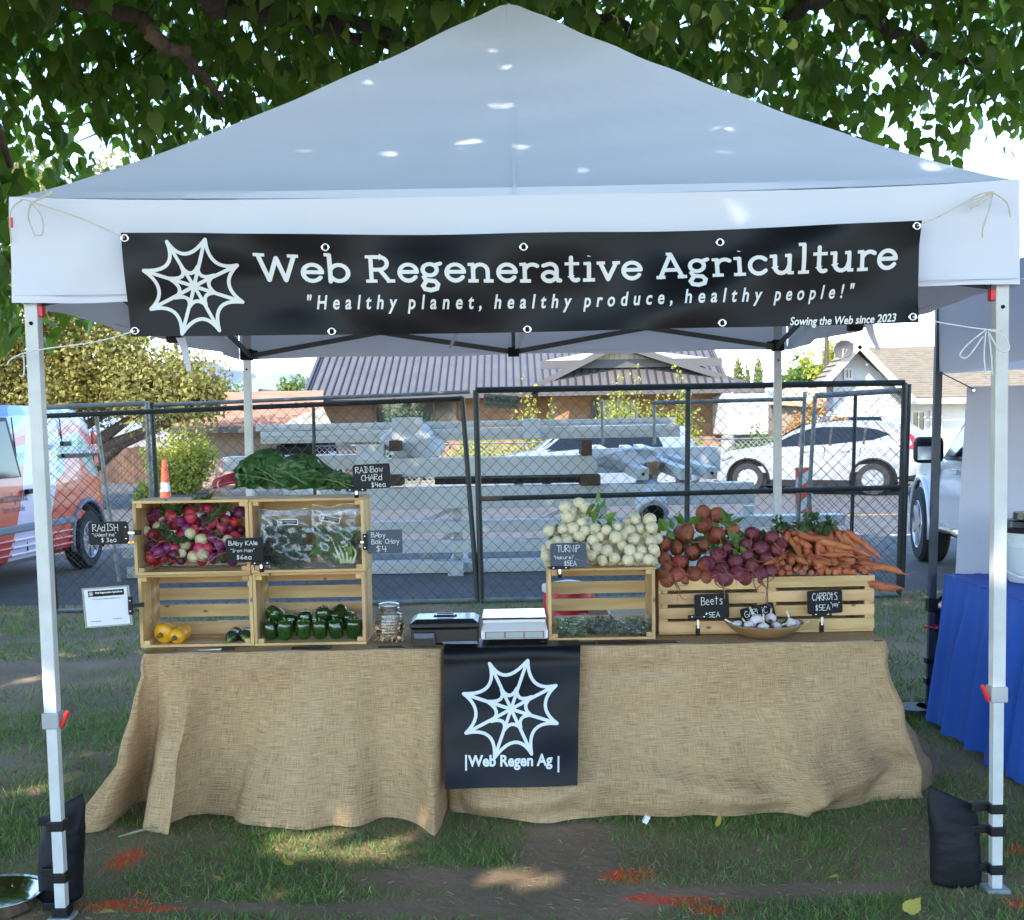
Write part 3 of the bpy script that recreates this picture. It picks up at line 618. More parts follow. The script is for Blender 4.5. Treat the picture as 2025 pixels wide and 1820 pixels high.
# left tiled house
h = empty('tiled_house', (-9, 33, 0), 'low house with a salmon pink tiled roof behind the board fence', 'house')
m_tile2 = mat('roof_tile_salmon', (.50, .27, .19), (.36, .2, .14), scale=3, rough=.9, stretch=(1, 3, 3), detail=6)
a, b = P(332, 846, 31), P(640, 840, 31); c_, d_ = P(640, 792, 37), P(372, 777, 37); b.z = a.z; c_.z = d_.z
tiled([a, b, c_, d_], 18, m_tile2, h); tiled([a+Vector((-.0, 0, 0)), d_, d_+Vector((0, .1, 0)), a+Vector((-.4, 6, 0))], 4, m_tile2, h)
mb = MB(); mb.bbox((a.x+.4, 31.6, 0), (b.x, 37, a.z-.03)); mb.build('wall', mat('stucco_tan', (.42, .3, .22), (.37, .26, .2), scale=2, rough=.9), h)
mb = MB(); mb.bbox((a.x, 30.9, a.z-.16), (b.x, 31.0, a.z)); mb.build('fascia', m_fascia, h)
p = P(610, 822, 30.2); mb = MB(); w_ = .0
mb.add([P(560, 842, 29.5), P(655, 838, 29.5), P(640, 808, 33), P(585, 822, 33)], [(0, 1, 2, 3)]); mb.build('porch_roof', mat('tan_roof'  , (.5, .38, .23)), h)
# far pinkish house
h = empty('gabled_house', P(525, 800, 52), 'distant pinkish house with brown gabled roof below the mesa', 'house')
a, b, c_ = P(495, 800, 52), P(538, 800, 52), P(515, 771, 52); d_, e_ = P(585, 800, 56), P(570, 776, 56)
mb = MB(); mb.add([(a.x, 52, 0), (b.x, 52, 0), b, c_, a], [(0, 1, 2, 3, 4)]); mb.bbox((b.x, 52.0, 0), (d_.x, 56, b.z)); mb.build('wall', mat('pink_stucco', (.5, .36, .3), rough=.9), h)
mb = MB(); mb.add([b+Vector((.1, -.1, -.03)), d_, e_, c_+Vector((0, -.1, .05))], [(0, 1, 2, 3)]); mb.add([a+Vector((-.1, -.1, -.03)), c_+Vector((0, -.1, .05)), e_, P(480, 800, 56)], [(0, 1, 2, 3)]); mb.build('roof', mat('brown_roof', (.27, .2, .17), rough=.9), h)
# utility pole
t = empty('utility_pole', gb(1634, 50), 'dark utility pole carrying a grey transformer can', 'pole'); q = origin(t); top = P(1634, 660, 50).z
mb = MB(); mb.tube([q, q+Vector((0, 0, top))], [.13, .09], 8); mb.build('post', m_bark, t)
mb = MB(); z = P(1634, 722, 50).z; mb.lathe([(.16, 0), (.18, .03), (.18, .85), (.14, .95), (.05, .97)], 12, (q.x-.34, 50, z)); mb.build('transformer', mat('transformer_grey', (.4, .44, .46), rough=.5), t, smooth=30)
# white box trailer with arched logo beyond the shrubs
t = empty('box_trailer', gb(1478, 33.5), 'white box trailer with an arched emblem parked beside the brick house', 'trailer')
a, b = P(1438, 868, 33.5), P(1520, 778, 33.5)
mb = MB(); mb.bbox((a.x, 33.5, a.z+.1), (b.x, 36, b.z)); mb.build('body', mat('trailer_white', (.62, .62, .62), (.56, .56, .57), scale=2, rough=.5), t, bevel=.04)
mb = MB(); fn = lambda x, y, l: (x, 33.5-l*5, y); cx, cz = (a.x+b.x)/2+.0, lerp(a.z, b.z, .58)
ribbons(mb, [arc(cx, cz+.25, .42, .3, 200, 340, 14), arc(cx, cz-.05, .45, .3, 30, 150, 14), arc(cx, cz+.02, .42, .18, 20, 160, 12)], .05, fn)
type_mesh(mb, 'LONGHORN', .16, fn, x=cx-.42, y=cz+.34, width=.84, lift=.003); mb.build('lettering', mat('print_grey', (.3, .32, .38), rough=.6), t)
mb = MB()
for s in (a.x+.3, b.x-.3):
    mb.lathe([(.05, -.08), (.27, -.08), (.3, -.04), (.3, .04), (.27, .08), (.05, .08)], 16, (s, 33.9, .3), Matrix.Rotation(rad(90), 3, 'X'))
mb.build('wheel', mat('tyre', (.02, .02, .02), rough=.85), t)
# board fence on the left
t = empty('board_fence', gb(230, 38), 'dark brown upright board fence behind the traffic cone', 'fence'); mb = MB()
for i in range(56):
    u = 168+i*6.4; Y = 38-(.1*i if i < 30 else 3+.05*(i-30)); vt = 884 if u < 350 else 878; a = P(u, 955, Y)
    if 332 < u < 345: continue
    zt = P(u, vt, Y).z; mb.bbox((a.x-.045, Y-.01, 0), (a.x+.045, Y+.01, zt+random.uniform(-.03, .03)))
o = mb.build('boards', mat('board_brown', (.17, .09, .055), (.10, .055, .035), scale=2, rough=.9, island=.25), t); o['kind'] = 'stuff'
mb = MB(); a, b = P(168, 930, 38.05), P(528, 920, 35.0); mb.bar((a.x, 38.05, .35), (b.x, 34.0, .35), .05, .08); mb.bar((a.x, 38.05, .8), (b.x, 34.0, .8), .05, .08); mb.build('rail', m_bark, t)
# ------------------------------------------------------------------ chain link panels
m_galv = mat('galvanised', (.24, .26, .25), (.15, .17, .17), scale=9, rough=.5, metal=.5)
m_pipe = mat('fence_pipe_dark', (.035, .042, .042), (.025, .03, .03), scale=12, rough=.5, metal=.3)
m_rust = mat('rusty_pipe', (.2, .09, .04), (.06, .07, .07), scale=14, rough=.8)
m_wire = mat('chain_wire', (.06, .07, .072), rough=.5, metal=.4)
m_wire2 = mat('chain_wire_pale', (.42, .42, .40), rough=.5, metal=.3)
def chain(corners, parent, pitch=.105, r=.0022, m=m_wire, name='wire_mesh', asp=1.0):
    """corners: bottom-left, bottom-right, top-right, top-left; woven diamond mesh between them"""
    a, b, c, d = [Vector(p) for p in corners]; W = ((b-a).length+(c-d).length)/2; H = ((d-a).length+(c-b).length)/2
    def at(x, y): s, t = x/W, y/H; return lerp(lerp(a, b, s), lerp(d, c, s), t)
    nrm = (b-a).cross(d-a).normalized(); mb = MB(); hh = pitch*asp
    def wire(x0, sg):
        # straight wire running up at sg*pitch/hh, clipped to the panel
        pts = []
        y = 0.; n = int(H/(hh/2))+1
        t0 = 0.
        xs = [(x0+sg*pitch/2*i, i*hh/2) for i in range(n+1)]
        seg = []
        for i, (x, y) in enumerate(xs):
            if -1e-6 <= x <= W+1e-6 and y <= H+1e-6: seg.append(at(x, y)+nrm*(.003*sg*(1 if i % 2 else -1)))
        if len(seg) > 1: mb.tube(seg, r, 3, cap=False)
    k = -int(H/hh)-1
    while k*pitch < W+H/hh*pitch+pitch:
        wire(k*pitch, 1); wire(k*pitch, -1); k += 1
    o = mb.build(name, m, parent); o['kind'] = 'stuff'; return o
def P2(u, v, Y): return P(u, v, Y)
def rail(parent, a, b, r, m, name='rail', wrap=0):
    mb = MB(); mb.tube([a, b], r, 8); o = mb.build(name, m, parent, smooth=40)
    return o
# front panel, left
t = empty('chain_link_fence', G(520, 1200), 'long chain link fence panel with sagging top rail behind the left crates', 'fence panel')
A0 = G(112, 1212); B0 = G(945, 1192); A1 = P(80, 821, A0.y); B1 = P(914, 786, B0.y)
rail(t, A0, A1, .022, m_pipe, 'post'); rail(t, B0, B1, .022, m_pipe, 'post'); rail(t, A1+Vector((0, 0, -.01)), B1+Vector((0, 0, -.01)), .021, m_pipe); rail(t, A0+Vector((0, 0, .02)), B0+Vector((0, 0, .02)), .02, m_galv)
rail(t, P(190, 822, 10.27), P(236, 1150, 10.27), .017, m_galv, 'post'); rail(t, P(487, 808, 10.32), P(493, 1195, 10.32), .018, m_galv, 'post')
chain([A0, B0, B1, A1], t)
mb = MB(); random.seed(3)
for i in range(16): p = lerp(A1, B1, random.random()); mb.tube([p+Vector((.03*math.cos(a), .024*math.sin(a), .024*math.cos(a*1.0+1.5)-.01)) for a in np.linspace(0, 6, 9)], .0028, 3)
o = mb.build('tie_wires', m_galv, t); o['kind'] = 'stuff'
# gate panel, right
t = empty('chain_link_gate', G(1365, 1188), 'dark pipe chain link gate panel with middle rail behind the turnips', 'fence panel')
A0 = G(952, 1192); B0 = G(1777, 1181); A1 = P(941, 772, A0.y); B1 = P(1789, 757, B0.y)
rail(t, A0, A1, .026, m_pipe, 'post'); rail(t, B0, B1, .024, m_pipe, 'post'); rail(t, A1, B1, .026, m_pipe)
mA, mB_ = P(944, 987, A0.y), P(1783, 964, B0.y); rail(t, lerp(mA, mB_, .06), mB_, .022, m_pipe); rail(t, mA, lerp(mA, mB_, .06), .022, m_rust)
rail(t, P(1361, 765, A0.y), P(1357, 1187, A0.y), .023, m_pipe, 'post'); rail(t, A0+Vector((0, 0, .02)), B0+Vector((0, 0, .02)), .022, m_galv)
chain([A0, B0, B1, A1], t)
# small hanging sign
s = empty('fence_sign', P(992, 800, 10.3), 'weathered grey sign plate wired to the gate near its top corner', 'sign')
a, b, c, d = P(957, 779, 10.32), P(1027, 784, 10.32), P(1026, 810, 10.32), P(957, 806, 10.32)
mb = MB(); th = Vector((0, .004, 0)); mb.add([d, c, b, a, d+th, c+th, b+th, a+th], [(0, 1, 2, 3), (7, 6, 5, 4), (0, 4, 5, 1), (1, 5, 6, 2), (2, 6, 7, 3), (3, 7, 4, 0)]); mb.build('plate', mat('sign_plate', (.15, .19, .17), (.11, .14, .13), scale=20, rough=.6), s)
ux = (b-a); uz = (a-d)
fn = lambda x, y, l: d+ux*x+uz*y+Vector((0, -l-.001, 0))
mb = MB(); type_mesh(mb, 'the Tibern co', .5, fn, x=.03, y=.48, width=.92, shear=.15, bold=.01, cut=2); type_mesh(mb, 'LAS VEGAS   702 385-4321', .2, fn, x=.04, y=.2, width=.9, cut=2)
mb.build('lettering', mat('faded_green_print', (.03, .05, .04), rough=.7), s)
# leaning spare panels behind, their posts seen through the mesh
t = empty('chain_link_fence', G(303, 1110), 'pale galvanised fence panel standing farther back near the van', 'fence panel')
pts = [P(84, 800, 11.6), P(288, 799, 11.6)]; rail(t, P(90, 806, 11.6), P(292, 798, 11.6), .024, m_galv); rail(t, P(290, 796, 11.6), P(306, 1130, 11.6), .024, m_galv, 'post'); rail(t, P(300, 796, 11.7), P(318, 1130, 11.7), .022, m_pipe, 'post')
chain([P(112, 1148, 11.6), P(306, 1140, 11.6), P(292, 798, 11.6), P(84, 806, 11.6)], t)
t = empty('chain_link_fence', G(600, 1120), 'spare fence panel leaning behind the long left panel', 'fence panel')
rail(t, P(300, 802, 12.2), P(930, 775, 12.2), .02, m_galv); rail(t, P(620, 806, 12.2), P(625, 1130, 12.2), .018, m_pipe, 'post')
t = empty('chain_link_fence', G(1590, 1110), 'pale galvanised panel behind the right half of the gate', 'fence panel')
rail(t, P(1290, 797, 11.8), P(1590, 789, 11.8), .02, m_galv); rail(t, P(1190, 790, 11.85), P(1192, 880, 11.85), .014, m_galv, 'post'); rail(t, P(1592, 775, 11.8), P(1572, 1146, 11.8), .02, m_galv, 'post')
rail(t, P(1294, 797, 11.8), P(1294, 880, 11.8), .016, m_galv, 'post')
t = empty('chain_link_fence', G(1750, 1140), 'second pale panel overlapping the gate below the white hatchback', 'fence panel')
rail(t, P(1612, 783, 11.3), P(1788, 772, 11.3), .026, m_galv); rail(t, P(1612, 783, 11.3), P(1590, 1155, 11.3), .02, m_galv, 'post'); rail(t, P(1692, 780, 11.3), P(1681, 1160, 11.3), .018, m_pipe, 'post')
rail(t, P(1797, 760, 11.0), P(1783, 1185, 10.9), .026, m_pipe, 'post')
chain([P(1590, 1158, 11.3), P(1778, 1153, 11.3), P(1788, 772, 11.3), P(1612, 783, 11.3)], t, .10)
# low pale fence along the far yard
t = empty('yard_fence', gb(1300, 29.7), 'low pale chain link fence along the far yard', 'fence'); mb = MB()
a, b = gb(620, 30.2), gb(1580, 30.2); top = P(1300, 871, 30.2).z
mb.tube([(a[0], 30.2, top), (b[0], 30.2, top)], .022, 5); mb.build('rail', m_galv, t)
k = a[0]
while k < b[0]: mb = MB(); mb.tube([(k, 30.2, 0), (k, 30.2, top+.04)], .03, 6); mb.build('post', m_galv, t); k += 2.6
chain([(a[0], 30.2, .03), (b[0], 30.2, .03), (b[0], 30.2, top), (a[0], 30.2, top)], t, .13, .006, m_wire2)

# ------------------------------------------------------------------ stack of white steel members behind the fence
m_steel = mat('white_steel', (.52, .53, .51), (.46, .47, .45), scale=2, rough=.5, bump=.05)
m_dark = mat('tube_inside', (.012, .010, .009), rough=.95, spec=.1); m_brownwood = mat('dunnage', (.10, .055, .03), (.06, .035, .02), scale=8, rough=.9)
GS = 'white steel members stacked behind the fence'
def member(u0, u1, v0, v1, Y, dep, label, name='steel_beam', groove=0, group=GS, cap=None, cat='beam', m=None):
    a, b = P(u0, (v0+v1)/2+(u0-1012)*0, Y), P(u1, (v0+v1)/2, Y); hz = abs(v1-v0)*Y/FPX
    zc = P((u0+u1)/2, (v0+v1)/2, Y).z
    x0, x1 = a.x, b.x; t = empty(name, (lerp(x0, x1, .5), Y, zc-hz/2), label, cat, group)
    mb = MB(); mb.bbox((x0, Y, zc-hz/2), (x1, Y+dep, zc+hz/2)); mb.build('body', m or m_steel, t, bevel=.006)
    if groove:
        for k in range(groove):
            z = zc-hz/2+hz*(k+1)/(groove+1); mb = MB(); mb.bbox((x0+.01, Y-.012, z-.008), (x1-.01, Y+.001, z+.006)); mb.build('rib', m_steel, t)
    if cap:
        x = x0 if cap == 'l' else x1; sg = -1 if cap == 'l' else 1
        mb = MB(); mb.bbox((x, Y+.02, zc-hz/2+.02), (x+sg*.004, Y+dep-.02, zc+hz/2-.02)); mb.build('opening', m_dark, t)
    return t
Yb = 12.6
# plank rows, low to high
for i, (u0, u1, v0, v1, lb) in enumerate([(262, 1700, 1151, 1173, 'lowest white plank nearest the grass'), (250, 1700, 1110, 1132, 'second white plank from the grass'), (240, 1708, 1070, 1092, 'third white plank from the grass'), (290, 1672, 1030, 1052, 'highest of the four white planks under the big beam')]):
    # planks run the full width of the pile
    member(u0, u1, v0+(-6 if i == 3 else -2)*0, v1, Yb-.1+.10*i, .28, lb, 'bench_plank')
member(700, 1185, 955, 957, 13.5, .3, 'thin flange under the upper beam', 'steel_beam') if False else None
member(560, 1492, 962, 1004, 12.75, .32, 'deepest long white beam carrying the rest of the pile', cap='r')
member(700, 1180, 905, 942, 12.8, .34, 'white beam lying on dark blocks above the longest beam')
member(440, 740, 902, 930, 13.4, .5, 'white beam end reaching left behind the chard')
member(1160, 1425, 886, 934, 13.9, .3, 'wide white channel behind the square tubes')
member(505, 1335, 833, 846, 13.2, .25, 'topmost of the high boards, level with the car roofs', groove=1)
member(515, 1345, 847, 871, 13.15, .3, 'ribbed white board under the topmost one', groove=2)
member(705, 760, 880, 925, 13.0, .25, 'short white post section at the left end of the pile')
member(775, 835, 826, 870, 12.95, .06, 'white plate clamped over the high boards at left', 'steel_plate'); member(1302, 1332, 822, 866, 12.95, .06, 'white plate clamped over the high boards at right', 'steel_plate') if False else member(1035, 1068, 828, 868, 13.0, .05, 'white plate clamped over the high boards at middle', 'steel_plate')
for i, (u, v, lb) in enumerate([(1272, 938, 'square white tube end left of the brown block'), (1357, 938, 'square white tube end in the middle of the three'), (1408, 936, 'square white tube end nearest the gate bar')]):
    p = P(u, v, 12.75); q = p+Vector((-.35-.1*i, 2.2, .22)); t = empty('square_tube', p-Vector((0, 0, .07)), lb, 'tube', 'square white tubes')
    mb = MB(); mb.bar(p, q, .125, .125); mb.build('body', m_steel, t, bevel=.005); mb = MB(); mb.lathe([(.018, -.003), (.018, .003)], 10, p+Vector((0, -.004, 0)), Matrix.Rotation(rad(90), 3, 'X')); mb.build('bolt_hole', m_dark, t)
for i, (u, v, w, h_, lb) in enumerate([(781, 882, .11, .11, 'dark wooden block under the high boards at left'), (1160, 885, .11, .16, 'dark wooden block under the high boards at right'), (782, 950, .12, .12, 'dark block end under the upper beam at left'), (1168, 950, .2, .11, 'dark wooden block between the two long beams'), (1290, 927, .12, .13, 'tan wooden block beside the square tubes')]):
    p = P(u, v, 12.72 if i < 4 else 13.0); t = empty('wood_block', p-Vector((0, 0, h_/2)), lb, 'block', 'wooden blocks in the pile'); mb = MB(); mb.box(p+Vector((0, .2, 0)), (w, .5, h_)); mb.build('block', m_brownwood if i < 4 else mat('tan_block', (.25, .15, .08), (.2, .12, .06), scale=6, rough=.9), t)
# silver pipe bundle in the gap
for i, (v, r) in enumerate([(943, .03), (950, .02), (955, .02)]):
    p, q = P(860, v, 13.0), P(1160, v-4, 13.0); t = tag(MB().tube([p, q], r, 8).build('steel_pipe', m_galv if i == 0 else m_pipe, smooth=40), ['bright silver pipe lying in the gap between the long beams', 'dull pipe under the bright silver pipe', 'lowest dull pipe on the big beam'][i], 'pipe')
# braces and legs of the stand
for i, (u0, v0, u1, v1) in enumerate([(905, 1003, 815, 1040), (1125, 1003, 1040, 1040), (905, 1045, 820, 1120), (1120, 1050, 1060, 1120), (1030, 1130, 975, 1172), (560, 1130, 480, 1180), (1085, 1150, 1130, 1172)]):
    o = MB().bar(P(u0, v0, 13.3), P(u1, v1, 13.3), .07, .05).build('steel_brace', m_steel); tag(o, ['brace under the big beam left of the gate post', 'brace under the big beam right of the gate post', 'long brace behind the planks left of the gate post', 'long brace behind the planks above the turnip crate', 'short brace by the lowest plank left of the gate post', 'short brace behind the upper left crates', 'short brace behind the cash box'][i], 'brace')
for i, u in enumerate((620, 905, 1190, 1480)):
    a = P(u, 1000, 13.2); b = Vector((a.x, 13.2, -.02)); mb = MB(); mb.bbox((a.x-.05, 13.15, -.02), (a.x+.05, 13.25, a.z)); mb.bbox((a.x-.08, 12.4, -.02), (a.x+.08, 13.9, .1)); o = mb.build('steel_stand', m_steel); tag(o, ['white stand leg behind the bagged greens crate', 'white stand leg beside the bok choy board', 'white stand leg behind the turnip heap', 'white stand leg at the right end of the pile'][i], 'stand')
# plastic wrap
def crumple(name, c, r, label, m, seed, sq=(1, 1, 1), cat='wrap', n=28):
    rr = np.random.default_rng(seed); ph = rr.random(12)*6.28
    def f(u, v):
        a = 2*math.pi*u; b = math.pi*v; k = 1+.16*math.sin(3*a+ph[0]+3*b)+.12*math.sin(5*a+ph[1])*math.sin(4*b+ph[2])+.08*math.sin(9*a+7*b+ph[3])+.05*math.sin(15*a-11*b+ph[4])
        return (c[0]+r*k*sq[0]*math.sin(b)*math.cos(a), c[1]+r*k*sq[1]*math.sin(b)*math.sin(a), c[2]+r*k*sq[2]*math.cos(b))
    return tag(MB().grid(f, n, n//2).build(name, m, smooth=35), label, cat)
m_wrap = mat('white_plastic', (.74, .75, .76), rough=.35, trl=.25, trl_col=(.8, .8, .8))
c = P(815, 875, 13.1); crumple('plastic_wrap', c, .2, 'white plastic sheeting crumpled round the left block of the high boards', m_wrap, 2, (1.5, .8, .85))
c = P(700, 890, 13.3); 0 and crumple('plastic_wrap', c, .16, 'white plastic sheeting hanging at the left end of the pile', m_wrap, 3, (1.8, .8, .6))
c = P(790, 955, 12.8); 0 and crumple('plastic_wrap', c, .14, 'white wrap hanging off the beam end right of the chard board', m_wrap, 5, (.9, .9, 1.7))
c = P(1250, 912, 13.4); crumple('plastic_wrap', c, .24, 'white plastic bunched between the channel and the square tubes', m_wrap, 4, (1.5, .8, .45))
t = empty('wrapped_roll', P(1290, 1012, 12.6), 'roll in white plastic with a dark open end behind the turnips', 'roll'); c = P(1290, 1012, 12.6)
R = Matrix.Rotation(rad(90), 3, 'X') @ Matrix.Rotation(rad(-14), 3, 'Y')
mb = MB(); mb.lathe([(.115, -.02), (.16, -.06), (.17, .1), (.165, .5)][::1], 14, c, Matrix.Rotation(rad(-68), 3, 'X') @ Matrix.Rotation(rad(-30), 3, 'Z'), mod=lambda a, z: 1+.08*math.sin(5*a+z*9)); mb.build('wrap', m_wrap, t, smooth=True)
mb = MB(); mb.lathe([(.112, -.07), (.112, -.065)], 14, c+Vector((-.0, -.03, -.0)), Matrix.Rotation(rad(-68), 3, 'X') @ Matrix.Rotation(rad(-30), 3, 'Z')); mb.build('opening', m_dark, t)
# traffic cone and barrier board
t = empty('traffic_cone', G(332, 1085), 'orange traffic cone with pale collars behind the upper left crate', 'cone'); q = origin(t)
m_or = mat('cone_orange', (.75, .10, .04), rough=.5); m_col = mat('cone_collar', (.62, .6, .58), rough=.4)
H = 1.15
for z0, z1, m, nm in ((.04, .42, m_or, 'base_cone'), (.42, .60, m_col, 'collar'), (.60, .74, m_or, 'band'), (.74, .86, m_col, 'collar'), (.86, H, m_or, 'tip')):
    f = lambda z: lerp(.125, .03, z/H); mb = MB(); mb.lathe([(f(z0), z0), (f(z1), z1)], 16, q); mb.build(nm, m, t, smooth=30)
mb = MB(); mb.bbox(q+Vector((-.22, -.22, 0)), q+Vector((.22, .22, .04))); mb.build('foot', m_or, t)
t = empty('barrier_board', G(1590, 1105), 'orange and white striped upright barrier board on the road', 'barrier'); q = origin(t); mb = MB(); mb.bbox(q+Vector((-.09, 0, .05)), q+Vector((.09, .04, 1.0))); mb.build('board', m_or, t, bevel=.01)
for i in range(3): mb = MB(); mb.add([q+Vector((-.09, -.003, .2+.28*i)), q+Vector((.09, -.003, .32+.28*i)), q+Vector((.09, -.003, .44+.28*i)), q+Vector((-.09, -.003, .32+.28*i))], [(0, 1, 2, 3)]); mb.build('stripe', m_col, t)
mb = MB(); mb.bbox(q+Vector((-.25, -.15, 0)), q+Vector((.25, .2, .05))); mb.build('foot', mat('tyre', (.02, .02, .02)), t)

# ------------------------------------------------------------------ vehicles: shell lofted from stations along the length
m_tyre = mat('tyre', (.009, .009, .009), rough=.9, spec=.2); m_rim = mat('alloy', (.55, .56, .58), rough=.25, metal=.9); m_plastic = mat('black_plastic', (.008, .008, .009), rough=.5, spec=.3)
m_carglass = mat('car_glass', (.006, .008, .009), rough=.05, spec=.45); m_red = mat('tail_lamp', (.5, .01, .01), rough=.15, coat=1); m_chrome = mat('chrome', (.7, .7, .7), rough=.12, metal=1)
def shell(st):
    """st rows: x, z_sill, z_belt, z_top, w_sill, w_belt, w_top"""
    mb = MB(); n = 14; vs = []
    for x, zs, zb, zt, ws, wb, wt in st:
        half = [(0, zs), (ws*.9, zs), (ws, zs+.06), (max(ws, wb)+.02, lerp(zs, zb, .45)), (wb+.005, lerp(zs, zb, .85)), (wb-.02, zb), (lerp(wb-.02, wt, .9), lerp(zb, zt, .82)), (wt*.86, lerp(zb, zt, .96)), (0, zt)]
        vs.append([(x, y, z) for y, z in half]+[(x, -y, z) for y, z in half[-2:0:-1]])
    k = len(vs[0]); flat = [p for r in vs for p in r]; fs = [(i*k+j, i*k+(j+1) % k, (i+1)*k+(j+1) % k, (i+1)*k+j) for i in range(len(vs)-1) for j in range(k)]
    fs += [tuple(range(k))[::-1], tuple(range((len(vs)-1)*k, len(vs)*k))]
    mb.add(flat, fs); return mb
def wheel(t, x, y, r, side, w=.2, spokes=5, cover=m_rim):
    g = bpy.data.objects.new('wheel', None); COL.objects.link(g); g.parent = t; g.location = (x, y, r); g.empty_display_size = .1
    R = Matrix.Rotation(rad(-90*side), 3, 'X')
    mb = MB(); mb.lathe([(r*.62, -w/2), (r*.9, -w/2), (r, -w/2+.03), (r, w/2-.03), (r*.93, w/2), (r*.66, w/2), (r*.62, w/2-.02)], 28, (0, 0, 0), R); mb.build('tyre', m_tyre, g, smooth=40, local=True)
    mb = MB(); mb.lathe([(r*.66, w/2-.015), (r*.63, w/2+.002), (r*.58, w/2-.02), (r*.56, w/2-.08)], 24, (0, 0, 0), R)
    mb.lathe([(r*.16, w/2-.05), (r*.15, w/2-.005), (r*.05, w/2)], 12, (0, 0, 0), R)
    for k in range(spokes):
        a = 2*math.pi*k/spokes+.3; c, s = math.cos(a), math.sin(a)
        p = R @ Vector((c*r*.1, s*r*.1, w/2-.02)); q = R @ Vector((c*r*.6, s*r*.6, w/2-.015)); mb.bar(p, q, r*.17, .03, up=R @ Vector((0, 0, 1)))
    mb.build('rim', cover, g, smooth=30, local=True)
    mb = MB(); mb.lathe([(.01, w/2-.09), (r*.6, w/2-.09), (r*.6, w/2-.1), (.01, w/2-.1)], 20, (0, 0, 0), R); mb.build('brake_disc', m_plastic, g, local=True)
    return g
def side_patch(pts, side, width, m, name, parent, thick=.012, lift=0.006):
    """panel on the body side; pts (x,z), width(x,z) gives the half width there"""
    mb = MB(); a = [(x, side*(width(x, z)+lift), z) for x, z in pts]; b = [(x, side*(width(x, z)-thick), z) for x, z in pts]; n = len(pts)
    f = [tuple(range(n)), tuple(range(n, 2*n))[::-1]]+[(i, n+i, n+(i+1) % n, (i+1) % n) for i in range(n)]
    if side > 0: f = [x[::-1] for x in f]
    mb.add(a+b, f); return mb.build(name, m, parent, local=True)
def arch(t, x, side, yb, r, m=m_plastic, trim=True):
    R = Matrix.Rotation(rad(90), 3, 'X'); mb = MB()
    aa = np.linspace(-.35, math.pi+.35, 20); o = [(x+math.cos(a)*q, side*(yb+.012), r+math.sin(a)*q) for q in (r*.93, r+.08) for a in aa]; mb.add(o, [(i, i+1, 21+i, 20+i) for i in range(19)]); mb.build('wheel_well', m_dark, t, local=True)
    if trim:
        mb = MB(); pts = [(x+math.cos(a)*(r+.1), side*(yb+.014), r+math.sin(a)*(r+.1)) for a in np.linspace(-.25, math.pi+.25, 16)]; mb.tube(pts, .03, 6); mb.build('arch_trim', m, t, local=True, smooth=True)
# --- white hatchback SUV
def place(name, label, cat, A, B, xa, xb, group=None):
    """A, B: ground points of the wheels at local x = xa, xb"""
    d = (B-A); ang = math.atan2(d.y, d.x); c = A-Vector((math.cos(ang)*xa, math.sin(ang)*xa, 0)); t = empty(name, (c.x, c.y, -.02), label, cat, group, rz=ang); return t
A = G(1495, 974); B = G(1722, 976); A.y = 26.0; A.x = (1495-1012.5)/FPX*26.0; B.y = 24.7; B.x = (1722-1012.5)/FPX*24.7
d = (B-A).normalized(); perp = Vector((-d.y, d.x, 0))   # body lies beyond the near wheels
t = empty('suv', (0, 0, 0), 'white compact suv parked across the road seen through the gate', 'car')
ang = math.atan2(d.y, d.x); mid = (A+B)/2; t.rotation_euler = (0, 0, ang); c = mid+perp*.78; t.location = (c.x, c.y, -.02); t.scale = (1, 1, .91)
S_ = -1  # near side is local -y; nose at local -x
W = .91
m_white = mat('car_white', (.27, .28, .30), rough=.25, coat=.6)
st = [(-2.26, .38, .62, .66, .55, .60, .5), (-2.2, .25, .78, .84, .72, .74, .6), (-2.0, .22, .92, .98, .84, .84, .7), (-1.5, .2, 1.0, 1.06, .9, .9, .76), (-1.05, .2, 1.04, 1.12, .91, .9, .74), (-.45, .2, 1.06, 1.50, .91, .9, .66), (-.1, .2, 1.08, 1.63, .91, .9, .66), (.5, .2, 1.1, 1.68, .91, .9, .66), (1.2, .2, 1.14, 1.66, .91, .9, .64), (1.75, .24, 1.18, 1.58, .9, .88, .6), (2.05, .3, 1.16, 1.38, .87, .84, .58), (2.2, .38, 1.05, 1.15, .8, .78, .55), (2.26, .45, .9, .95, .74, .7, .5)]
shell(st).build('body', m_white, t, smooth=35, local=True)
def roofw(x, z): return lerp(.885, .66, sm((z-1.06)/.56)*.85)
side_patch([(-.85, 1.12), (-.42, 1.36), (-.05, 1.5), (.2, 1.54), (.95, 1.53), (1.35, 1.47), (1.62, 1.36), (1.3, 1.24), (.6, 1.17), (-.2, 1.12)], S_, roofw, m_carglass, 'side_window', t, thick=.03)
for x in (-.22, .42, 1.12): side_patch([(x-.025, 1.12+.02*x), (x+.025, 1.12+.02*x), (x+.025, 1.52), (x-.025, 1.52)], S_, lambda a, b: roofw(a, b)+.008, m_plastic, 'window_pillar', t)
mb = MB(); mb.add([(-1.02, -.72, 1.13), (-1.02, .72, 1.13), (-.28, .6, 1.6), (-.28, -.6, 1.6)], [(0, 3, 2, 1)]); mb.build('windscreen', mat('windscreen_blue', (.10, .2, .26), rough=.05, spec=1), t, local=True)
side_patch([(-1.9, .2), (-1.9, .3), (-1.0, .34), (1.0, .34), (1.9, .42), (2.22, .48), (2.2, .32), (1.8, .18)], S_, lambda a, b: W-.0 if abs(a) < 2 else .82, m_plastic, 'sill_trim', t, lift=.016)
for x in (-1.33, 1.33): arch(t, x, S_, W+.003, .36); wheel(t, x, S_*.84, .36, S_, .22, 5); wheel(t, x, -S_*.8, .36, -S_, .22, 5)
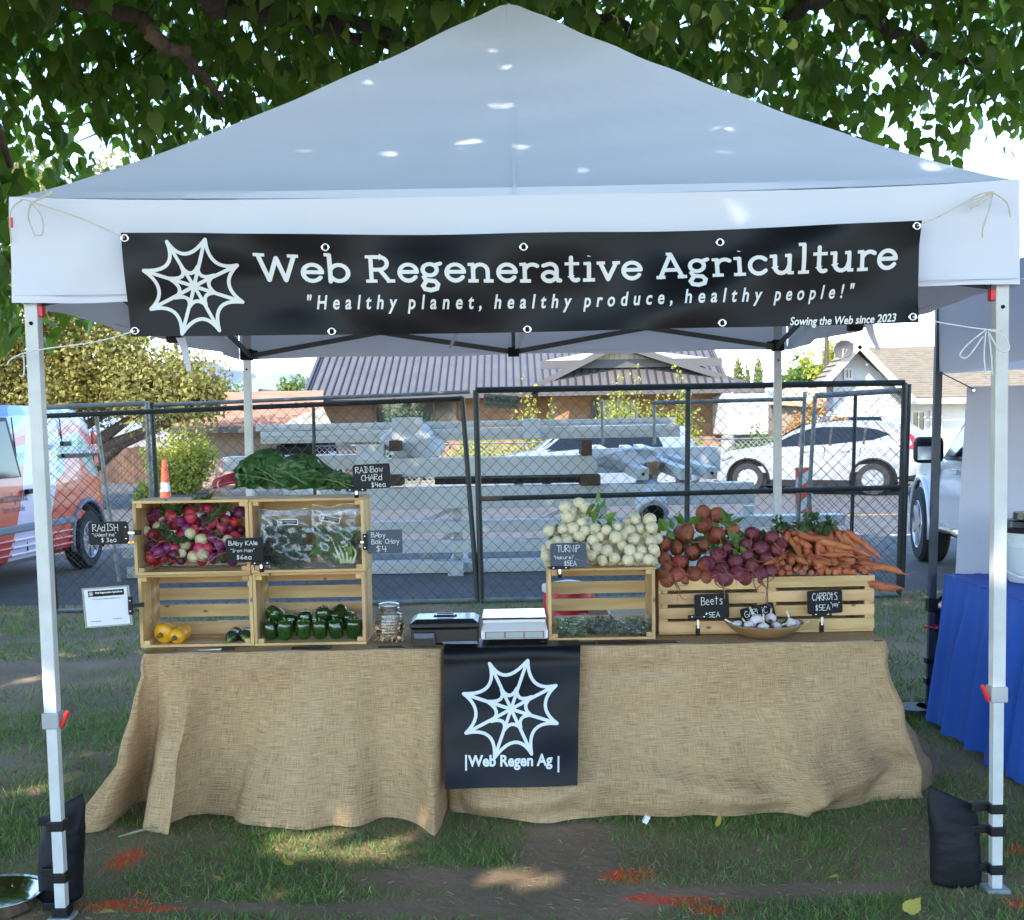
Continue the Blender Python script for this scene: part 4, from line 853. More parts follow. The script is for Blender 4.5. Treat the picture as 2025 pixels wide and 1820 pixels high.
side_patch([(2.1, 1.3), (1.86, 1.5), (1.8, 1.52), (1.98, 1.28), (1.95, 1.14), (1.75, 1.1), (2.0, 1.04), (2.17, 1.05)], S_, lambda a, b: .84 if b < 1.2 else .70, m_red, 'tail_lamp', t, lift=.03)
mb = MB(); mb.box((-.72, S_*1.0, 1.14), (.14, .2, .13)); mb.build('mirror', m_white, t, local=True, bevel=.03)
side_patch([(-2.2, .7), (-2.02, .74), (-1.72, .88), (-1.85, .8), (-2.18, .78)], S_, lambda a, b: .76+(a+2.2)*.24, mat('head_lamp', (.35, .4, .45), rough=.1, coat=1), 'headlight', t, lift=.05)
for x0 in (-.1, .75): mb = MB(); mb.box((x0, S_*.925, 1.0), (.18, .03, .03)); mb.build('door_handle', m_white, t, local=True)
for x in (-.72, .28, 1.02): side_patch([(x, .38), (x+.012, .38), (x+.012+.04, 1.08), (x+.04, 1.08)], S_, lambda a, b: W-.0+.0*b, m_plastic, 'door_seam', t, lift=.004, thick=.004)
mb = MB(); mb.bbox((-2.28, -.5, .3), (-2.2, .5, .62)); mb.build('grille', m_plastic, t, local=True)
# --- painted delivery van at the left
c0 = G(160, 1120); ang = math.atan2(math.cos(rad(4.4)), math.sin(rad(4.4)))
# local +x = rearwards; visible flank is local -y
t = empty('delivery_van', (0, 0, 0), 'small delivery van painted with orange, blue and pink garden artwork', 'van')
hd = Vector((math.sin(rad(4.4)), math.cos(rad(4.4)), 0)); flank = Vector((hd.y, -hd.x, 0))
c = c0-flank*.78-hd*1.1; t.location = (c.x, c.y, -.02); t.rotation_euler = (0, 0, ang)
def vmat(name):
    m = bpy.data.materials.new(name); m.use_nodes = True; n = m.node_tree.nodes; L = m.node_tree.links; b = n['Principled BSDF']
    b.inputs['Roughness'].default_value = .3; b.inputs['Coat Weight'].default_value = .5
    tc = n.new('ShaderNodeTexCoord'); sp = n.new('ShaderNodeSeparateXYZ'); L.new(tc.outputs['Object'], sp.inputs[0])
    nz = n.new('ShaderNodeTexNoise'); nz.inputs['Scale'].default_value = 1.1; nz.inputs['Detail'].default_value = .5; L.new(tc.outputs['Object'], nz.inputs['Vector'])
    ma = n.new('ShaderNodeMath'); ma.operation = 'MULTIPLY_ADD'; ma.inputs[1].default_value = .9; L.new(nz.outputs[0], ma.inputs[0]); L.new(sp.outputs['Z'], ma.inputs[2])
    rmp = n.new('ShaderNodeValToRGB'); rmp.color_ramp.interpolation = 'CONSTANT'
    cols = [(0, (.62, .03, .01)), (.42, (.70, .08, .02)), (.56, (.75, .12, .03)), (.66, (.35, .45, .42)), (.70, (.16, .34, .12)), (.735, (.5, .55, .52)), (.78, (.75, .10, .06)), (.83, (.75, .35, .5)), (.87, (.7, .66, .5)), (.90, (.3, .5, .8)), (.97, (.08, .2, .62))]
    e = rmp.color_ramp.elements
    while len(e) > 1: e.remove(e[-1])
    e[0].position = 0; e[0].color = (*cols[0][1], 1)
    for p, cc in cols[1:]: q = e.new(p); q.color = (*cc, 1)
    m2 = n.new('ShaderNodeMath'); m2.operation = 'DIVIDE'; m2.inputs[1].default_value = 2.35; L.new(ma.outputs[0], m2.inputs[0]); L.new(m2.outputs[0], rmp.inputs[0])
    # a pink and white sash sweeping down the door
    wv = n.new('ShaderNodeMath'); wv.operation = 'MULTIPLY_ADD'; wv.inputs[1].default_value = -.55; L.new(sp.outputs['Z'], wv.inputs[0]); L.new(sp.outputs['X'], wv.inputs[2])
    r2 = n.new('ShaderNodeValToRGB'); r2.color_ramp.interpolation = 'CONSTANT'; e = r2.color_ramp.elements; e[0].color = (0, 0, 0, 1); e[1].position = .45; e[1].color = (1, 1, 1, 1); q = e.new(.60); q.color = (0, 0, 0, 1)
    m3 = n.new('ShaderNodeMapRange'); m3.inputs[1].default_value = -3.2; m3.inputs[2].default_value = 1.8; L.new(wv.outputs[0], m3.inputs[0]); L.new(m3.outputs[0], r2.inputs[0])
    mx = n.new('ShaderNodeMix'); mx.data_type = 'RGBA'; L.new(r2.outputs[0], mx.inputs[0]); L.new(rmp.outputs[0], mx.inputs[6]); mx.inputs[7].default_value = (.72, .62, .74, 1)
    L.new(mx.outputs[2], b.inputs['Base Color']); return m
VAN = vmat('van_artwork')
st = [(-3.0, .3, .75, .8, .7, .72, .6), (-2.7, .25, .95, 1.0, .84, .84, .7), (-2.0, .22, 1.05, 1.12, .88, .88, .72), (-1.6, .22, 1.08, 1.6, .88, .88, .7), (-1.1, .22, 1.1, 1.8, .88, .88, .72), (-.2, .22, 1.1, 1.86, .88, .88, .75), (.9, .24, 1.1, 1.86, .88, .88, .75), (1.4, .3, 1.1, 1.83, .87, .87, .74), (1.6, .4, 1.1, 1.74, .84, .83, .70), (1.66, .5, 1.1, 1.6, .8, .79, .66)]
shell(st).build('body', VAN, t, smooth=30, local=True)
vw = lambda x, z: lerp(.865, .76, sm((z-1.1)/.7)*.8)
side_patch([(-1.6, 1.1), (-1.35, 1.52), (-1.1, 1.64), (-.52, 1.66), (-.42, 1.1)], -1, vw, m_carglass, 'side_window', t, thick=.03)
side_patch([(-1.65, 1.06), (-1.35, 1.55), (-1.1, 1.68), (-.48, 1.70), (-.36, 1.06)], -1, lambda a, b: vw(a, b)-.006, m_plastic, 'window_frame', t, thick=.03)
arch(t, 1.1, -1, .885, .34, mat('grey_arch', (.2, .22, .26), rough=.6)); wheel(t, 1.1, -.82, .33, -1, .2, 7); wheel(t, 1.1, .79, .33, 1, .2, 7); wheel(t, -1.8, -.79, .33, -1, .2, 7); wheel(t, -1.8, .79, .33, 1, .2, 7); arch(t, -1.8, -1, .885, .34)
mb = MB(); mb.bbox((-1.5, -.925, .55), (.7, -.89, .63)); mb.build('rub_strip', mat('grey_arch', (.2, .22, .26)), t, local=True, bevel=.015)
for z in (.32, .39, .46): mb = MB(); mb.bbox((-1.4, -.915, z), (.66, -.89, z+.03)); mb.build('sill_rib', VAN, t, local=True, bevel=.01)
for x, z in ((-.3, .95), (.55, 1.42)): mb = MB(); mb.box((x, -.92, z), (.2, .05, .05)); mb.build('door_handle', m_plastic, t, local=True, bevel=.01)
side_patch([(.62, 1.27), (1.5, 1.27), (1.5, 1.31), (.62, 1.31)], -1, vw, m_plastic, 'sliding_rail', t, lift=.02)
for x in (-.38, .7): side_patch([(x, .32), (x+.014, .32), (x+.014, 1.7), (x, 1.7)], -1, lambda a, b: vw(a, b)+(.03 if b < 1.1 else 0), m_plastic, 'door_seam', t, lift=.004, thick=.004)
mb = MB(); mb.box((-1.42, -1.03, 1.1), (.12, .24, .18)); mb.build('mirror', m_plastic, t, local=True, bevel=.03)
side_patch([(1.50, 1.15), (1.62, 1.15), (1.60, 1.5), (1.5, 1.55)], -1, lambda a, b: .80, mat('lamp_orange', (.7, .09, .03), rough=.2, coat=1), 'tail_lamp', t, lift=.02)
mb = MB(); mb.bbox((-1.35, -.5, 1.86), (-.15, .5, 2.12)); mb.build('roof_unit', m_white, t, local=True, bevel=.08)
vf = lambda x, z, l: (x, -(vw(x, z)+.028+l), z)
mb = MB()
def vtext(mb, s, size, x, z, width): type_mesh(mb, s, size, lambda a, b, l: vf(x+a, z+b, l), width=width, cut=.1)
vtext(mb, 'switchpoint', .14, -.95, .86, .62); vtext(mb, 'farm to table', .09, -.85, .76, .45); mb.build('lettering', mat('print_dark', (.12, .1, .14), rough=.5), t, local=True)
mb = MB(); vtext(mb, 'THE KITCHEN GARDEN', .15, .72, 1.30, .8); mb.build('lettering', mat('print_white', (.75, .75, .74), rough=.5), t, local=True)
# --- silver pickup at the right, pointing away
t = empty('pickup_truck', (0, 0, 0), 'silver pickup truck with black door mirror behind the neighbouring stall', 'truck')
fw = G(1818, 1110); hd = Vector((-.13, -.99, 0)).normalized(); ang = math.atan2(hd.y, hd.x)   # local +x = rearwards, visible flank -y? computed below
flank = Vector((hd.y, -hd.x, 0))   # local -y direction
c = fw+Vector((.16, .2, 0))-flank*.86+hd*1.55; t.location = (c.x, c.y, -.02); t.rotation_euler = (0, 0, ang)
m_sil = mat('car_silver', (.62, .65, .70), rough=.25, metal=.25, coat=.5)
st = [(-2.35, .5, .8, .86, .7, .72, .6), (-2.2, .42, 1.0, 1.08, .86, .86, .7), (-1.6, .42, 1.08, 1.16, .93, .93, .75), (-.95, .42, 1.1, 1.2, .92, .9, .72), (-.7, .42, 1.12, 1.3, .92, .9, .7), (-.1, .42, 1.15, 1.74, .92, .9, .66), (.5, .42, 1.16, 1.8, .92, .9, .66), (1.2, .42, 1.17, 1.78, .92, .9, .66), (1.32, .42, 1.17, 1.2, .92, .92, .9), (2.8, .5, 1.15, 1.18, .92, .92, .9)]
shell(st).build('body', m_sil, t, smooth=32, local=True)
pw = lambda x, z: lerp(.89, .67, sm((z-1.12)/.6)*.85)
S2 = -1
for pts, nm in (([(-.62, 1.16), (-.12, 1.62), (.1, 1.68), (.26, 1.68), (.26, 1.17)], 'front_window'), ([(.32, 1.17), (.32, 1.68), (1.02, 1.66), (1.1, 1.18)], 'rear_window')):
    side_patch(pts, S2, lambda a, b: pw(a, b), m_carglass, 'side_window', t, thick=.03)
side_patch([(-.75, 1.12), (-.14, 1.67), (.1, 1.73), (1.06, 1.72), (1.18, 1.12)], S2, lambda a, b: pw(a, b)-.006, m_plastic, 'window_frame', t, thick=.03)
mb = MB(); mb.add([(-.9, -.7, 1.2), (-.9, .7, 1.2), (-.16, .62, 1.7), (-.16, -.62, 1.7)], [(0, 3, 2, 1)]); mb.build('windscreen', m_carglass, t, local=True)
for x in (-1.55, 1.75): arch(t, x, S2, .93, .40, m_sil); wheel(t, x, S2*.84, .40, S2, .28, 6); wheel(t, x, -S2*.86, .40, -S2, .28, 6)
mb = MB(); mb.box((-.5, -1.08, 1.22), (.16, .28, .26)); mb.build('mirror', m_plastic, t, local=True, bevel=.05)
mb = MB(); mb.box((-.41, -1.10, 1.19), (.012, .2, .13)); mb.build('mirror_glass', m_chrome, t, local=True)
for x in (-.78, .3, 1.16): side_patch([(x, .5), (x+.014, .5), (x+.014, 1.12), (x, 1.12)], S2, lambda a, b: .935, m_plastic, 'door_seam', t, lift=.0, thick=.03)
for x in (.08, 1.0): mb = MB(); mb.box((x, -.95, 1.02), (.16, .04, .05)); mb.build('door_handle', m_sil, t, local=True, bevel=.01)
mb = MB(); mb.tube([(-.9, -.93, .44), (1.25, -.93, .44)], .045, 8); mb.build('running_board', m_chrome, t, local=True, smooth=True)
mb = MB(); mb.bbox((-2.45, -.9, .42), (-2.25, .9, .7)); mb.build('bumper', m_plastic, t, local=True, bevel=.04)
# --- cars across the road
def simple_car(name, label, base, ang, col, L=4.5, H=1.45, suv=0, cat='car'):
    t = empty(name, base, label, cat, rz=ang); h = L/2; m = mat(col[0], col[1], rough=.25, coat=.7)
    z1 = .78*H/1.45; zz = z1+.12
    st = [(-h, .35, z1*.7, z1*.75, .6, .65, .5), (-h+.15, .2, z1*.95, z1, .8, .8, .65), (-h+1.0, .2, z1+.05, zz, .88, .87, .7), (-h+1.75, .2, zz, H-.04, .88, .86, .6), (-h+2.3, .2, zz, H, .88, .86, .62), (h-1.1, .2, zz, H-.06, .88, .86, .62), (h-(.35 if suv else .75), .2, zz, (H-.15) if suv else zz+.08, .86, .84, .6), (h-.1, .25, z1, z1+.1, .8, .78, .6), (h, .4, z1*.8, z1*.85, .7, .68, .5)]
    shell(st).build('body', m, t, smooth=35, local=True)
    w = lambda x, z: lerp(.85, .62, sm((z-zz)/(H-zz))*.85)
    for s in (-1, 1):
        side_patch([(-h+1.15, zz+.02), (-h+1.8, H-.12), (h-1.1, H-.12), (h-.9, zz+.05)], s, w, m_carglass, 'side_window', t, thick=.03)
        for x in (-h+.85, h-.85): arch(t, x, s, .885, .32, trim=False); wheel(t, x, s*.82, .32, s)
    mb = MB(); mb.add([(-h+1.05, -.7, zz+.02), (-h+1.05, .7, zz+.02), (-h+1.72, .58, H-.07), (-h+1.72, -.58, H-.07)], [(0, 3, 2, 1)]); mb.build('windscreen', m_carglass, t, local=True)
    mb = MB(); mb.add([(h-.28, -.66, zz+.0), (h-.28, .66, zz+.0), (h-1.05, .58, H-.09), (h-1.05, -.58, H-.09)], [(0, 1, 2, 3)]); mb.build('rear_window', m_carglass, t, local=True)
    for s in (-1, 1): mb = MB(); mb.box((h-.03, s*.6, z1*.88), (.1, .26, .13)); mb.build('tail_lamp', m_red, t, local=True, bevel=.02)
    mb = MB(); mb.box((h+.01, 0, z1*.8), (.03, .4, .14)); mb.build('number_plate', m_trim, t, local=True)
    return t
p = gb(580, 31); simple_car('sedan', 'dark sedan seen from behind with red tail lamps, above the chard leaves', (p[0], 33, 0), rad(-82), ('car_dark', (.05, .05, .075)))
p = gb(1170, 26); simple_car('parked_car', 'pale blue car with large windows hidden behind the beam pile', (p[0]+.1, 27.0, -.02), rad(4), ('car_pale_blue', (.22, .26, .30)), 4.6, 1.62, 1)
p = gb(1672, 33); simple_car('off_roader', 'white off roader with roof rack behind the white suv', (p[0], 34.0, 0), rad(8), ('car_white_flat', (.42, .42, .40)), 4.2, 1.72, 1)
# ------------------------------------------------------------------ canopy tent
m_canopy = mat('canopy_white', (.74, .78, .88), (.71, .75, .85), scale=2, rough=.75, bump=.55, bscale=3.2, trl=.16, trl_col=(.62, .66, .74))
m_leg = mat('leg_enamel', (.56, .58, .57), (.48, .50, .49), scale=14, rough=.35)
m_truss = mat('truss_grey', (.10, .11, .10), (.08, .09, .08), scale=10, rough=.5, metal=.3)
m_bracket = mat('bracket_black', (.007, .007, .008), rough=.5, spec=.3)
m_clamp = mat('clamp_grey', (.32, .34, .35), rough=.5); m_redp = mat('red_plastic', (.6, .015, .02), rough=.4)
TX0, TX1, TY0, TY1 = -1.475, 1.525, 3.68, 6.72; TCX, TCY = (TX0+TX1)/2, (TY0+TY1)/2; HX, HY = (TX1-TX0)/2, (TY1-TY0)/2
ZE, ZP, ZB = 2.205, 3.265, 1.895
def roof_z(x, y):
    a, b = abs(x-TCX)/HX, abs(y-TCY)/HY; d = max(a, b); t = max(0., 1-d)
    t2 = t**1.14; e = math.sqrt(t2*t2+.0)  # height fraction
    z = ZE+(ZP-ZE)*(t2 if t2 < .97 else .97+(t2-.97)*.5)
    # cloth sags between hips and along the eave
    k = min(a, b)/max(d, 1e-4); z -= .05*(1-k*k)*math.sin(math.pi*min(1, t*1.0))*1.1+.022*(1-k*k)*(d > .98)*1.0
    z += .006*math.sin(9*x+4*y)*t*(1-k)+.004*math.sin(23*y-5*x)*t
    return z
t = empty('canopy_tent', (TCX, TCY, 0), 'white pop up canopy tent with a steep pointed roof sheltering the stall', 'tent')
mb = MB()
for k in range(4):
    def roofp(u, v):
        s, d = 2*u-1, 1-v*.9995; a, b = [(s*d, -d), (d, s*d), (-s*d, d), (-d, -s*d)][k]
        x = TCX+HX*a; y = TCY+HY*b; return (x, y, roof_z(x, y)+.0025*math.sin(60*s+9*v)*v*(1-v)+.004*math.sin(14*v+5*s)*(1-v)*v)
    mb.grid(roofp, 72, 72)
mb.build('canopy_roof', m_canopy, t, smooth=25)
def roof_seam(a, b, w=.012, n=40):
    mb = MB(); a = Vector((*a, 0)); b = Vector((*b, 0)); d = (b-a).normalized(); q = Vector((-d.y, d.x, 0))*w/2; vs = []
    for i in range(n+1):
        p = lerp(a, b, i/n)
        for sg in (-1, 1): c = p+q*sg; vs.append((c.x, c.y, roof_z(c.x, c.y)+.0035))
    mb.add(vs, [(2*i, 2*i+1, 2*i+3, 2*i+2) for i in range(n)]); return mb.build('seam', m_canopy, t, smooth=True)
for sx, sy in ((0, -1), (0, 1), (1, 0), (-1, 0)): roof_seam((TCX+sx*HX*.995, TCY+sy*HY*.995), (TCX+sx*.03, TCY+sy*.03))
for k in (.17,):
    c_ = [(TCX-HX*k, TCY-HY*k), (TCX+HX*k, TCY-HY*k), (TCX+HX*k, TCY+HY*k), (TCX-HX*k, TCY+HY*k)]
    for i in range(4): roof_seam(c_[i], c_[(i+1) % 4], .008, 12)
def valance(side, n=90):
    mb = MB()
    def f(u, v):
        s = 2*u-1; w = .014*math.sin(11*s+1.3*side+2*v)*v+.008*math.sin(23*s+side*2+5*v)*v+.010*v*math.sin(4*s+side)+.006*math.sin(math.pi*v)*math.sin(17*s-6*v+side)+.003*math.sin(41*s+9*v)*v
        if side == 0: x, y = TCX+HX*s*1.002, TY0-.004-w-.012*v
        elif side == 1: x, y = TCX+HX*s*1.002, TY1+.004+w
        elif side == 2: x, y = TX0-.004-w, TCY+HY*s
        else: x, y = TX1+.004+w, TCY+HY*s
        zt = ZE-(.022*(1-s*s*s*s) if True else 0)
        z = lerp(zt+.002, ZB+.004*math.sin(9*s+side), v)
        return (x, y, z)
    mb.grid(f, n, 10); return mb
for s in range(4):
    o = valance(s).build('valance', m_canopy, t, smooth=True)
# hem line: narrow folded tape along each lower edge
for s in range(4):
    a, b = [((TX0, TY0), (TX1, TY0)), ((TX0, TY1), (TX1, TY1)), ((TX0, TY0), (TX0, TY1)), ((TX1, TY0), (TX1, TY1))][s]
    o = -1 if s in (0, 2) else 1; mb = MB()
    if s < 2: mb.bbox((TX0+.004, a[1]+o*.02-.003, ZB+.018), (TX1-.004, a[1]+o*.02+.001, ZB+.021))
    else: mb.bbox((a[0]+o*.018-.002, TY0, ZB+.018), (a[0]+o*.018+.002, TY1, ZB+.021))
    mb.build('hem', mat('hem_tape', (.6, .62, .68), rough=.8), t)
LEGS = [(G(124, 1818), P(57, 590, 3.68)), (G(1968, 1762), P(1972, 560, 3.72)), None, None]
legs_w = []
f0 = G(124, 1818); f1 = G(1968, 1762)
for i, (b, tp) in enumerate([(Vector((f0.x, f0.y, 0)), Vector((TX0+.035, TY0+.04, 2.15))), (Vector((f1.x, f1.y, 0)), Vector((TX1-.035, TY0+.04, 2.15))), (Vector((-1.45, 6.66, 0)), Vector((TX0+.05, TY1-.05, 2.15))), (Vector((1.46, 6.66, 0)), Vector((TX1-.06, TY1-.05, 2.15)))]):
    zc = [G(124, 1818), None][0]; zc = [.60, .58, .62, .62][i]
    zc = [P(112, 1420, 3.7).z, P(1965, 1371, 3.75).z, .62, .62][i]
    m = lerp(b, tp, zc/2.15); w = .040
    mb = MB(); mb.bar(m, tp, w, w, up=(0, 1, 0)); lg = mb.build('leg', m_leg, t, bevel=.003)
    mb = MB(); mb.bar(b, m, w*.80, w*.80, up=(0, 1, 0)); mb.build('lower_tube', m_leg, lg).location = lg.location
    sg = 1 if i in (0, 2) else -1
    mb = MB(); mb.box(m, (.052, .052, .05)); mb.build('clamp', m_clamp, lg, bevel=.004)
    mb = MB(); mb.bar(m+Vector((sg*.028, -.01, -.022)), m+Vector((sg*.052, -.012, .03)), .014, .012); mb.build('clamp_lever', m_redp, lg, bevel=.003)
    mb = MB(); mb.box(b+Vector((0, 0, .008)), (.07, .07, .012)); mb.build('foot_plate', m_clamp, lg)
    for q, rr in (((lerp(b, tp, 1.835/2.15)), .006),): mb = MB(); mb.lathe([(rr, -.001), (rr, .001)], 12, q+Vector((0, -.0215, 0)), Matrix.Rotation(rad(90), 3, 'X')); mb.build('adjuster_hole', m_dark, lg)
    if i < 2: mb = MB(); q = lerp(b, tp, 1.872/2.15)+Vector((sg*.026, 0, 0)); mb.box(q, (.016, .03, .034)); mb.build('release_tab', m_redp, lg, bevel=.003)
    q = lerp(b, tp, (1.915 if i > 1 else 1.95)/2.15); mb = MB(); mb.box(q, (.06, .06, .06)); mb.box(q+Vector((sg*.04, (-.0 if i < 2 else -.0), 0)), (.035, .03, .045)); mb.build('slider_bracket', m_bracket, t, bevel=.003)
    mb = MB(); mb.box(tp-Vector((0, 0, .01)), (.055, .055, .05)); mb.build('top_bracket', m_bracket, t)
# scissor trusses
lo, hi = 1.905, 2.14
def truss(p, q, inset=.03):
    p = Vector((p[0], p[1], 0)); q = Vector((q[0], q[1], 0)); mid = (p+q)/2
    n = Vector((-(q-p).y, (q-p).x, 0)).normalized()*.012
    for a, b in ((p, mid), (q, mid)):
        mb = MB(); mb.bar(a+Vector((0, 0, lo))+n, b+Vector((0, 0, hi))+n, .012, .026); mb.build('truss_bar', m_truss, t)
        mb = MB(); mb.bar(a+Vector((0, 0, hi))-n, b+Vector((0, 0, lo))-n, .012, .026); mb.build('truss_bar', m_truss, t)
    for z in (lo, hi): mb = MB(); mb.box(mid+Vector((0, 0, z)), (.06, .045, .05)); mb.build('centre_bracket', m_bracket, t, bevel=.003)
    mb = MB(); mb.bar(mid+Vector((0, 0, lo)), mid+Vector((0, 0, hi)), .02, .02); mb.build('centre_post', m_truss, t)
c4 = [(TX0+.05, TY0+.06), (TX1-.05, TY0+.06), (TX1-.06, TY1-.06), (TX0+.06, TY1-.06)]
for i in range(4): truss(c4[i], c4[(i+1) % 4])
for i in range(4):
    a = Vector((*c4[i], 2.14)); mb = MB(); mb.bar(a, (TCX, TCY, 2.62), .022, .022); mb.build('roof_strut', m_truss, t)
mb = MB(); mb.tube([(TCX, TCY, 2.3), (TCX, TCY, ZP-.02)], .018, 8); mb.build('centre_pole', m_truss, t)
# hanging tapes
for i, (u, v0, v1, Y) in enumerate([(357, 668, 735, 4.0), (1718, 640, 692, 4.1), (905, 655, 690, 6.5), (1037, 655, 690, 6.5)]):
    a, b = P(u, v0, Y), P(u+(18 if i < 2 else -16), v1, Y); mb = MB(); mb.grid(lambda s, q: tuple(lerp(a, b, q)+Vector(((s-.5)*.03*(1-.5*q), .01*math.sin(q*4), 0))), 1, 8); mb.build('hook_and_loop_tape', m_canopy, t, smooth=True)
# maker's red tag on the left corner
mb = MB(); q = P(22, 441, 3.67); mb.box(q, (.012, .01, .03)); mb.build('tag', m_redp, t)

# ------------------------------------------------------------------ banner across the front
m_vinyl = mat('banner_vinyl', (.0035, .0042, .006), (.005, .006, .0085), scale=4, rough=.40, bump=.4, bscale=4.5, spec=.2)
m_print = mat('print_white', (.75, .75, .74), rough=.5); m_print2 = mat('print_pale', (.64, .67, .67), rough=.45)
YB = 3.612
BT = [P(238, 460, YB), P(1822, 437, YB), P(1817, 638, YB), P(257, 665, YB)]
ban = empty('banner', ((BT[0]+BT[1])/2), 'long black vinyl banner with white web emblem tied across the canopy front', 'banner')
def bfn(s, q):
    """s 0..1 left to right, q 0..1 bottom to top"""
    p = lerp(lerp(BT[3], BT[2], s), lerp(BT[0], BT[1], s), q)
    p = Vector(p); p.z -= .020*math.sin(math.pi*s)*(.9 if q > .5 else .2)*abs(2*q-1)+.004*math.sin(math.pi*s)
    edge = 1.0
    p.y += .010*math.sin(7*s+2.2*q)+.011*math.sin(15*s-4.5*q+1)+.006*math.sin(23*s+5*q)+.018*math.sin(math.pi*s)*(.5-q)-.012*math.exp(-((s-.9-.25*(q-1))/.06)**2)*1.0-.010*math.exp(-((s-.08-.3*(1-q))/.05)**2)
    p.y = min(p.y, YB+.013)
    return p
BW = (BT[1]-BT[0]).length; BH = (BT[0]-BT[3]).length
def bsurf(x, y, l):
    s, q = x/BW, y/BH; p = bfn(s, q); e = 1e-3
    n = (bfn(s+e, q)-p).cross(bfn(s, q+e)-p).normalized()
    return p+n*l if n.y < 0 else p-n*l
mb = MB(); mb.grid(lambda s, q: tuple(bfn(s, q)), 120, 18); mb.build('panel', m_vinyl, ban, smooth=True)
# photo point -> banner coordinates
def bxy(u, v):
    p = P(u, v, YB); s = (p.x-BT[3].x)/(BT[2].x-BT[3].x)
    for _ in range(3):
        z0 = lerp(BT[3].z, BT[2].z, s); z1 = lerp(BT[0].z, BT[1].z, s); q = (p.z-z0)/(z1-z0)
        x0 = lerp(BT[3].x, BT[0].x, q); x1 = lerp(BT[2].x, BT[1].x, q); s = (p.x-x0)/(x1-x0)
    return s*BW, q*BH
mb = MB(); ex, ey = bxy(383, 565); emblem(mb, bsurf, ex, ey, .138, .0105); mb.build('emblem', m_print2, ban)
# title follows the slight bend of the cloth: baseline photo points
x0, y0 = bxy(503, 555); x1, y1 = bxy(1040, 556); x2, y2 = bxy(1778, 531)
def tl(x, y, l):
    f = (x-x0)/(x2-x0); b = y0*(1-f)*(1-2*f)+4*y1*f*(1-f)+y2*f*(2*f-1); return bsurf(x, b+y, l)
for wd, ua, ub in (('Web', 503, 697), ('Regenerative', 723, 1272), ('Agriculture', 1296, 1778)):
    xa, xb = bxy(ua, 550)[0], bxy(ub, 540)[0]; mb = MB(); slab_title(mb, wd, .062, tl, xa, 0, xb-xa); mb.build('title_word', m_print2, ban)
def line(txt, pts, size, shear, width=None, spacing=1, bold=0):
    (xa, ya), (xb, yb) = bxy(*pts[0]), bxy(*pts[-1]); xm, ym = bxy(*pts[1])
    def f_(x, y, l): f = (x-xa)/(xb-xa); b = ya*(1-f)*(1-2*f)+4*ym*f*(1-f)+yb*f*(2*f-1); return bsurf(x, b+y, l)
    mb = MB(); type_mesh(mb, txt, size, lambda a, b, l: f_(xa+a, b, l), shear=shear, width=xb-xa, spacing=spacing, bold=bold, cut=.03); return mb
for wd, ua, ub in (('"Healthy', 603, 783), ('planet,', 807, 953), ('healthy', 976, 1131), ('produce,', 1154, 1328), ('healthy', 1350, 1506), ('people!"', 1530, 1692)):
    vb = lambda u: 608*(1-(u-603)/1089)*(1-2*(u-603)/1089)+4*603*((u-603)/1089)*(1-(u-603)/1089)+586*((u-603)/1089)*(2*(u-603)/1089-1)
    line(wd, [(ua, vb(ua)), ((ua+ub)/2, vb((ua+ub)/2)), (ub, vb(ub))], .056, .22, spacing=1.75, bold=.0012).build('slogan_word', m_print2, ban)
line('Sowing the Web since 2023', [(1563, 640), (1668, 639), (1773, 635)], .034, .2, bold=.0006).build('small_lettering', m_print, ban)
GR = [(247, 471), (644, 481), (1035, 480), (1425, 470), (1812, 447), (265, 654), (656, 652), (1043, 646), (1426, 636), (1805, 627)]
Rf = Matrix.Rotation(rad(90), 3, 'X'); grom = []
for u, v in GR:
    x, y = bxy(u, v); c = bsurf(x, y, .002); mb = MB(); mb.lathe([(.006, -.001), (.0065, .002), (.009, .004), (.0125, .003), (.0135, 0), (.0125, -.001)], 16, c, Rf); g = mb.build('grommet', m_chrome, ban, smooth=True); grom.append(c)
    mb = MB(); mb.lathe([(.0061, .0), (.0061, .0005)], 12, c, Rf); mb.build('eyelet', m_dark, g).location = (0, 0, 0)
# cords
m_cord = mat('cotton_cord', (.62, .58, .46), (.5, .46, .36), scale=60, rough=.9, bump=.3)
m_cordw = mat('white_cord', (.66, .68, .68), rough=.85)
def cord(label, segs, m=m_cord, r=.0022):
    mb = MB()
    for s in segs:
        pts = [Vector(p) for p in s]; q = []
        for i in range(len(pts)-1):
            p0, p1, p2, p3 = pts[max(i-1, 0)], pts[i], pts[i+1], pts[min(i+2, len(pts)-1)]
            for k in range(5):
                tt = k/5; q.append(.5*((2*p1)+(p2-p0)*tt+(2*p0-5*p1+4*p2-p3)*tt*tt+(3*p1-p0-3*p2+p3)*tt**3))
        q.append(pts[-1]); mb.tube(q, r, 6)
    return tag(mb.build('tie_cord', m, smooth=True), label, 'cord', 'cords tying the banner to the tent')
Y = YB
cord('cream cord looped and knotted at the upper left corner of the banner', [[grom[0], P(160, 432, Y), P(70, 402, Y), P(48, 395, Y)], [P(66, 400, Y), P(92, 388, Y), P(106, 378, Y), P(90, 385, Y), P(62, 402, Y)], [P(62, 400, Y), P(56, 430, Y), P(70, 468, Y)], [P(62, 402, Y), P(82, 428, Y), P(84, 462, Y), P(72, 466, Y)], [P(46, 394, Y), P(24, 412, Y), P(20, 440, Y+.03), P(22, 480, Y+.05)]])
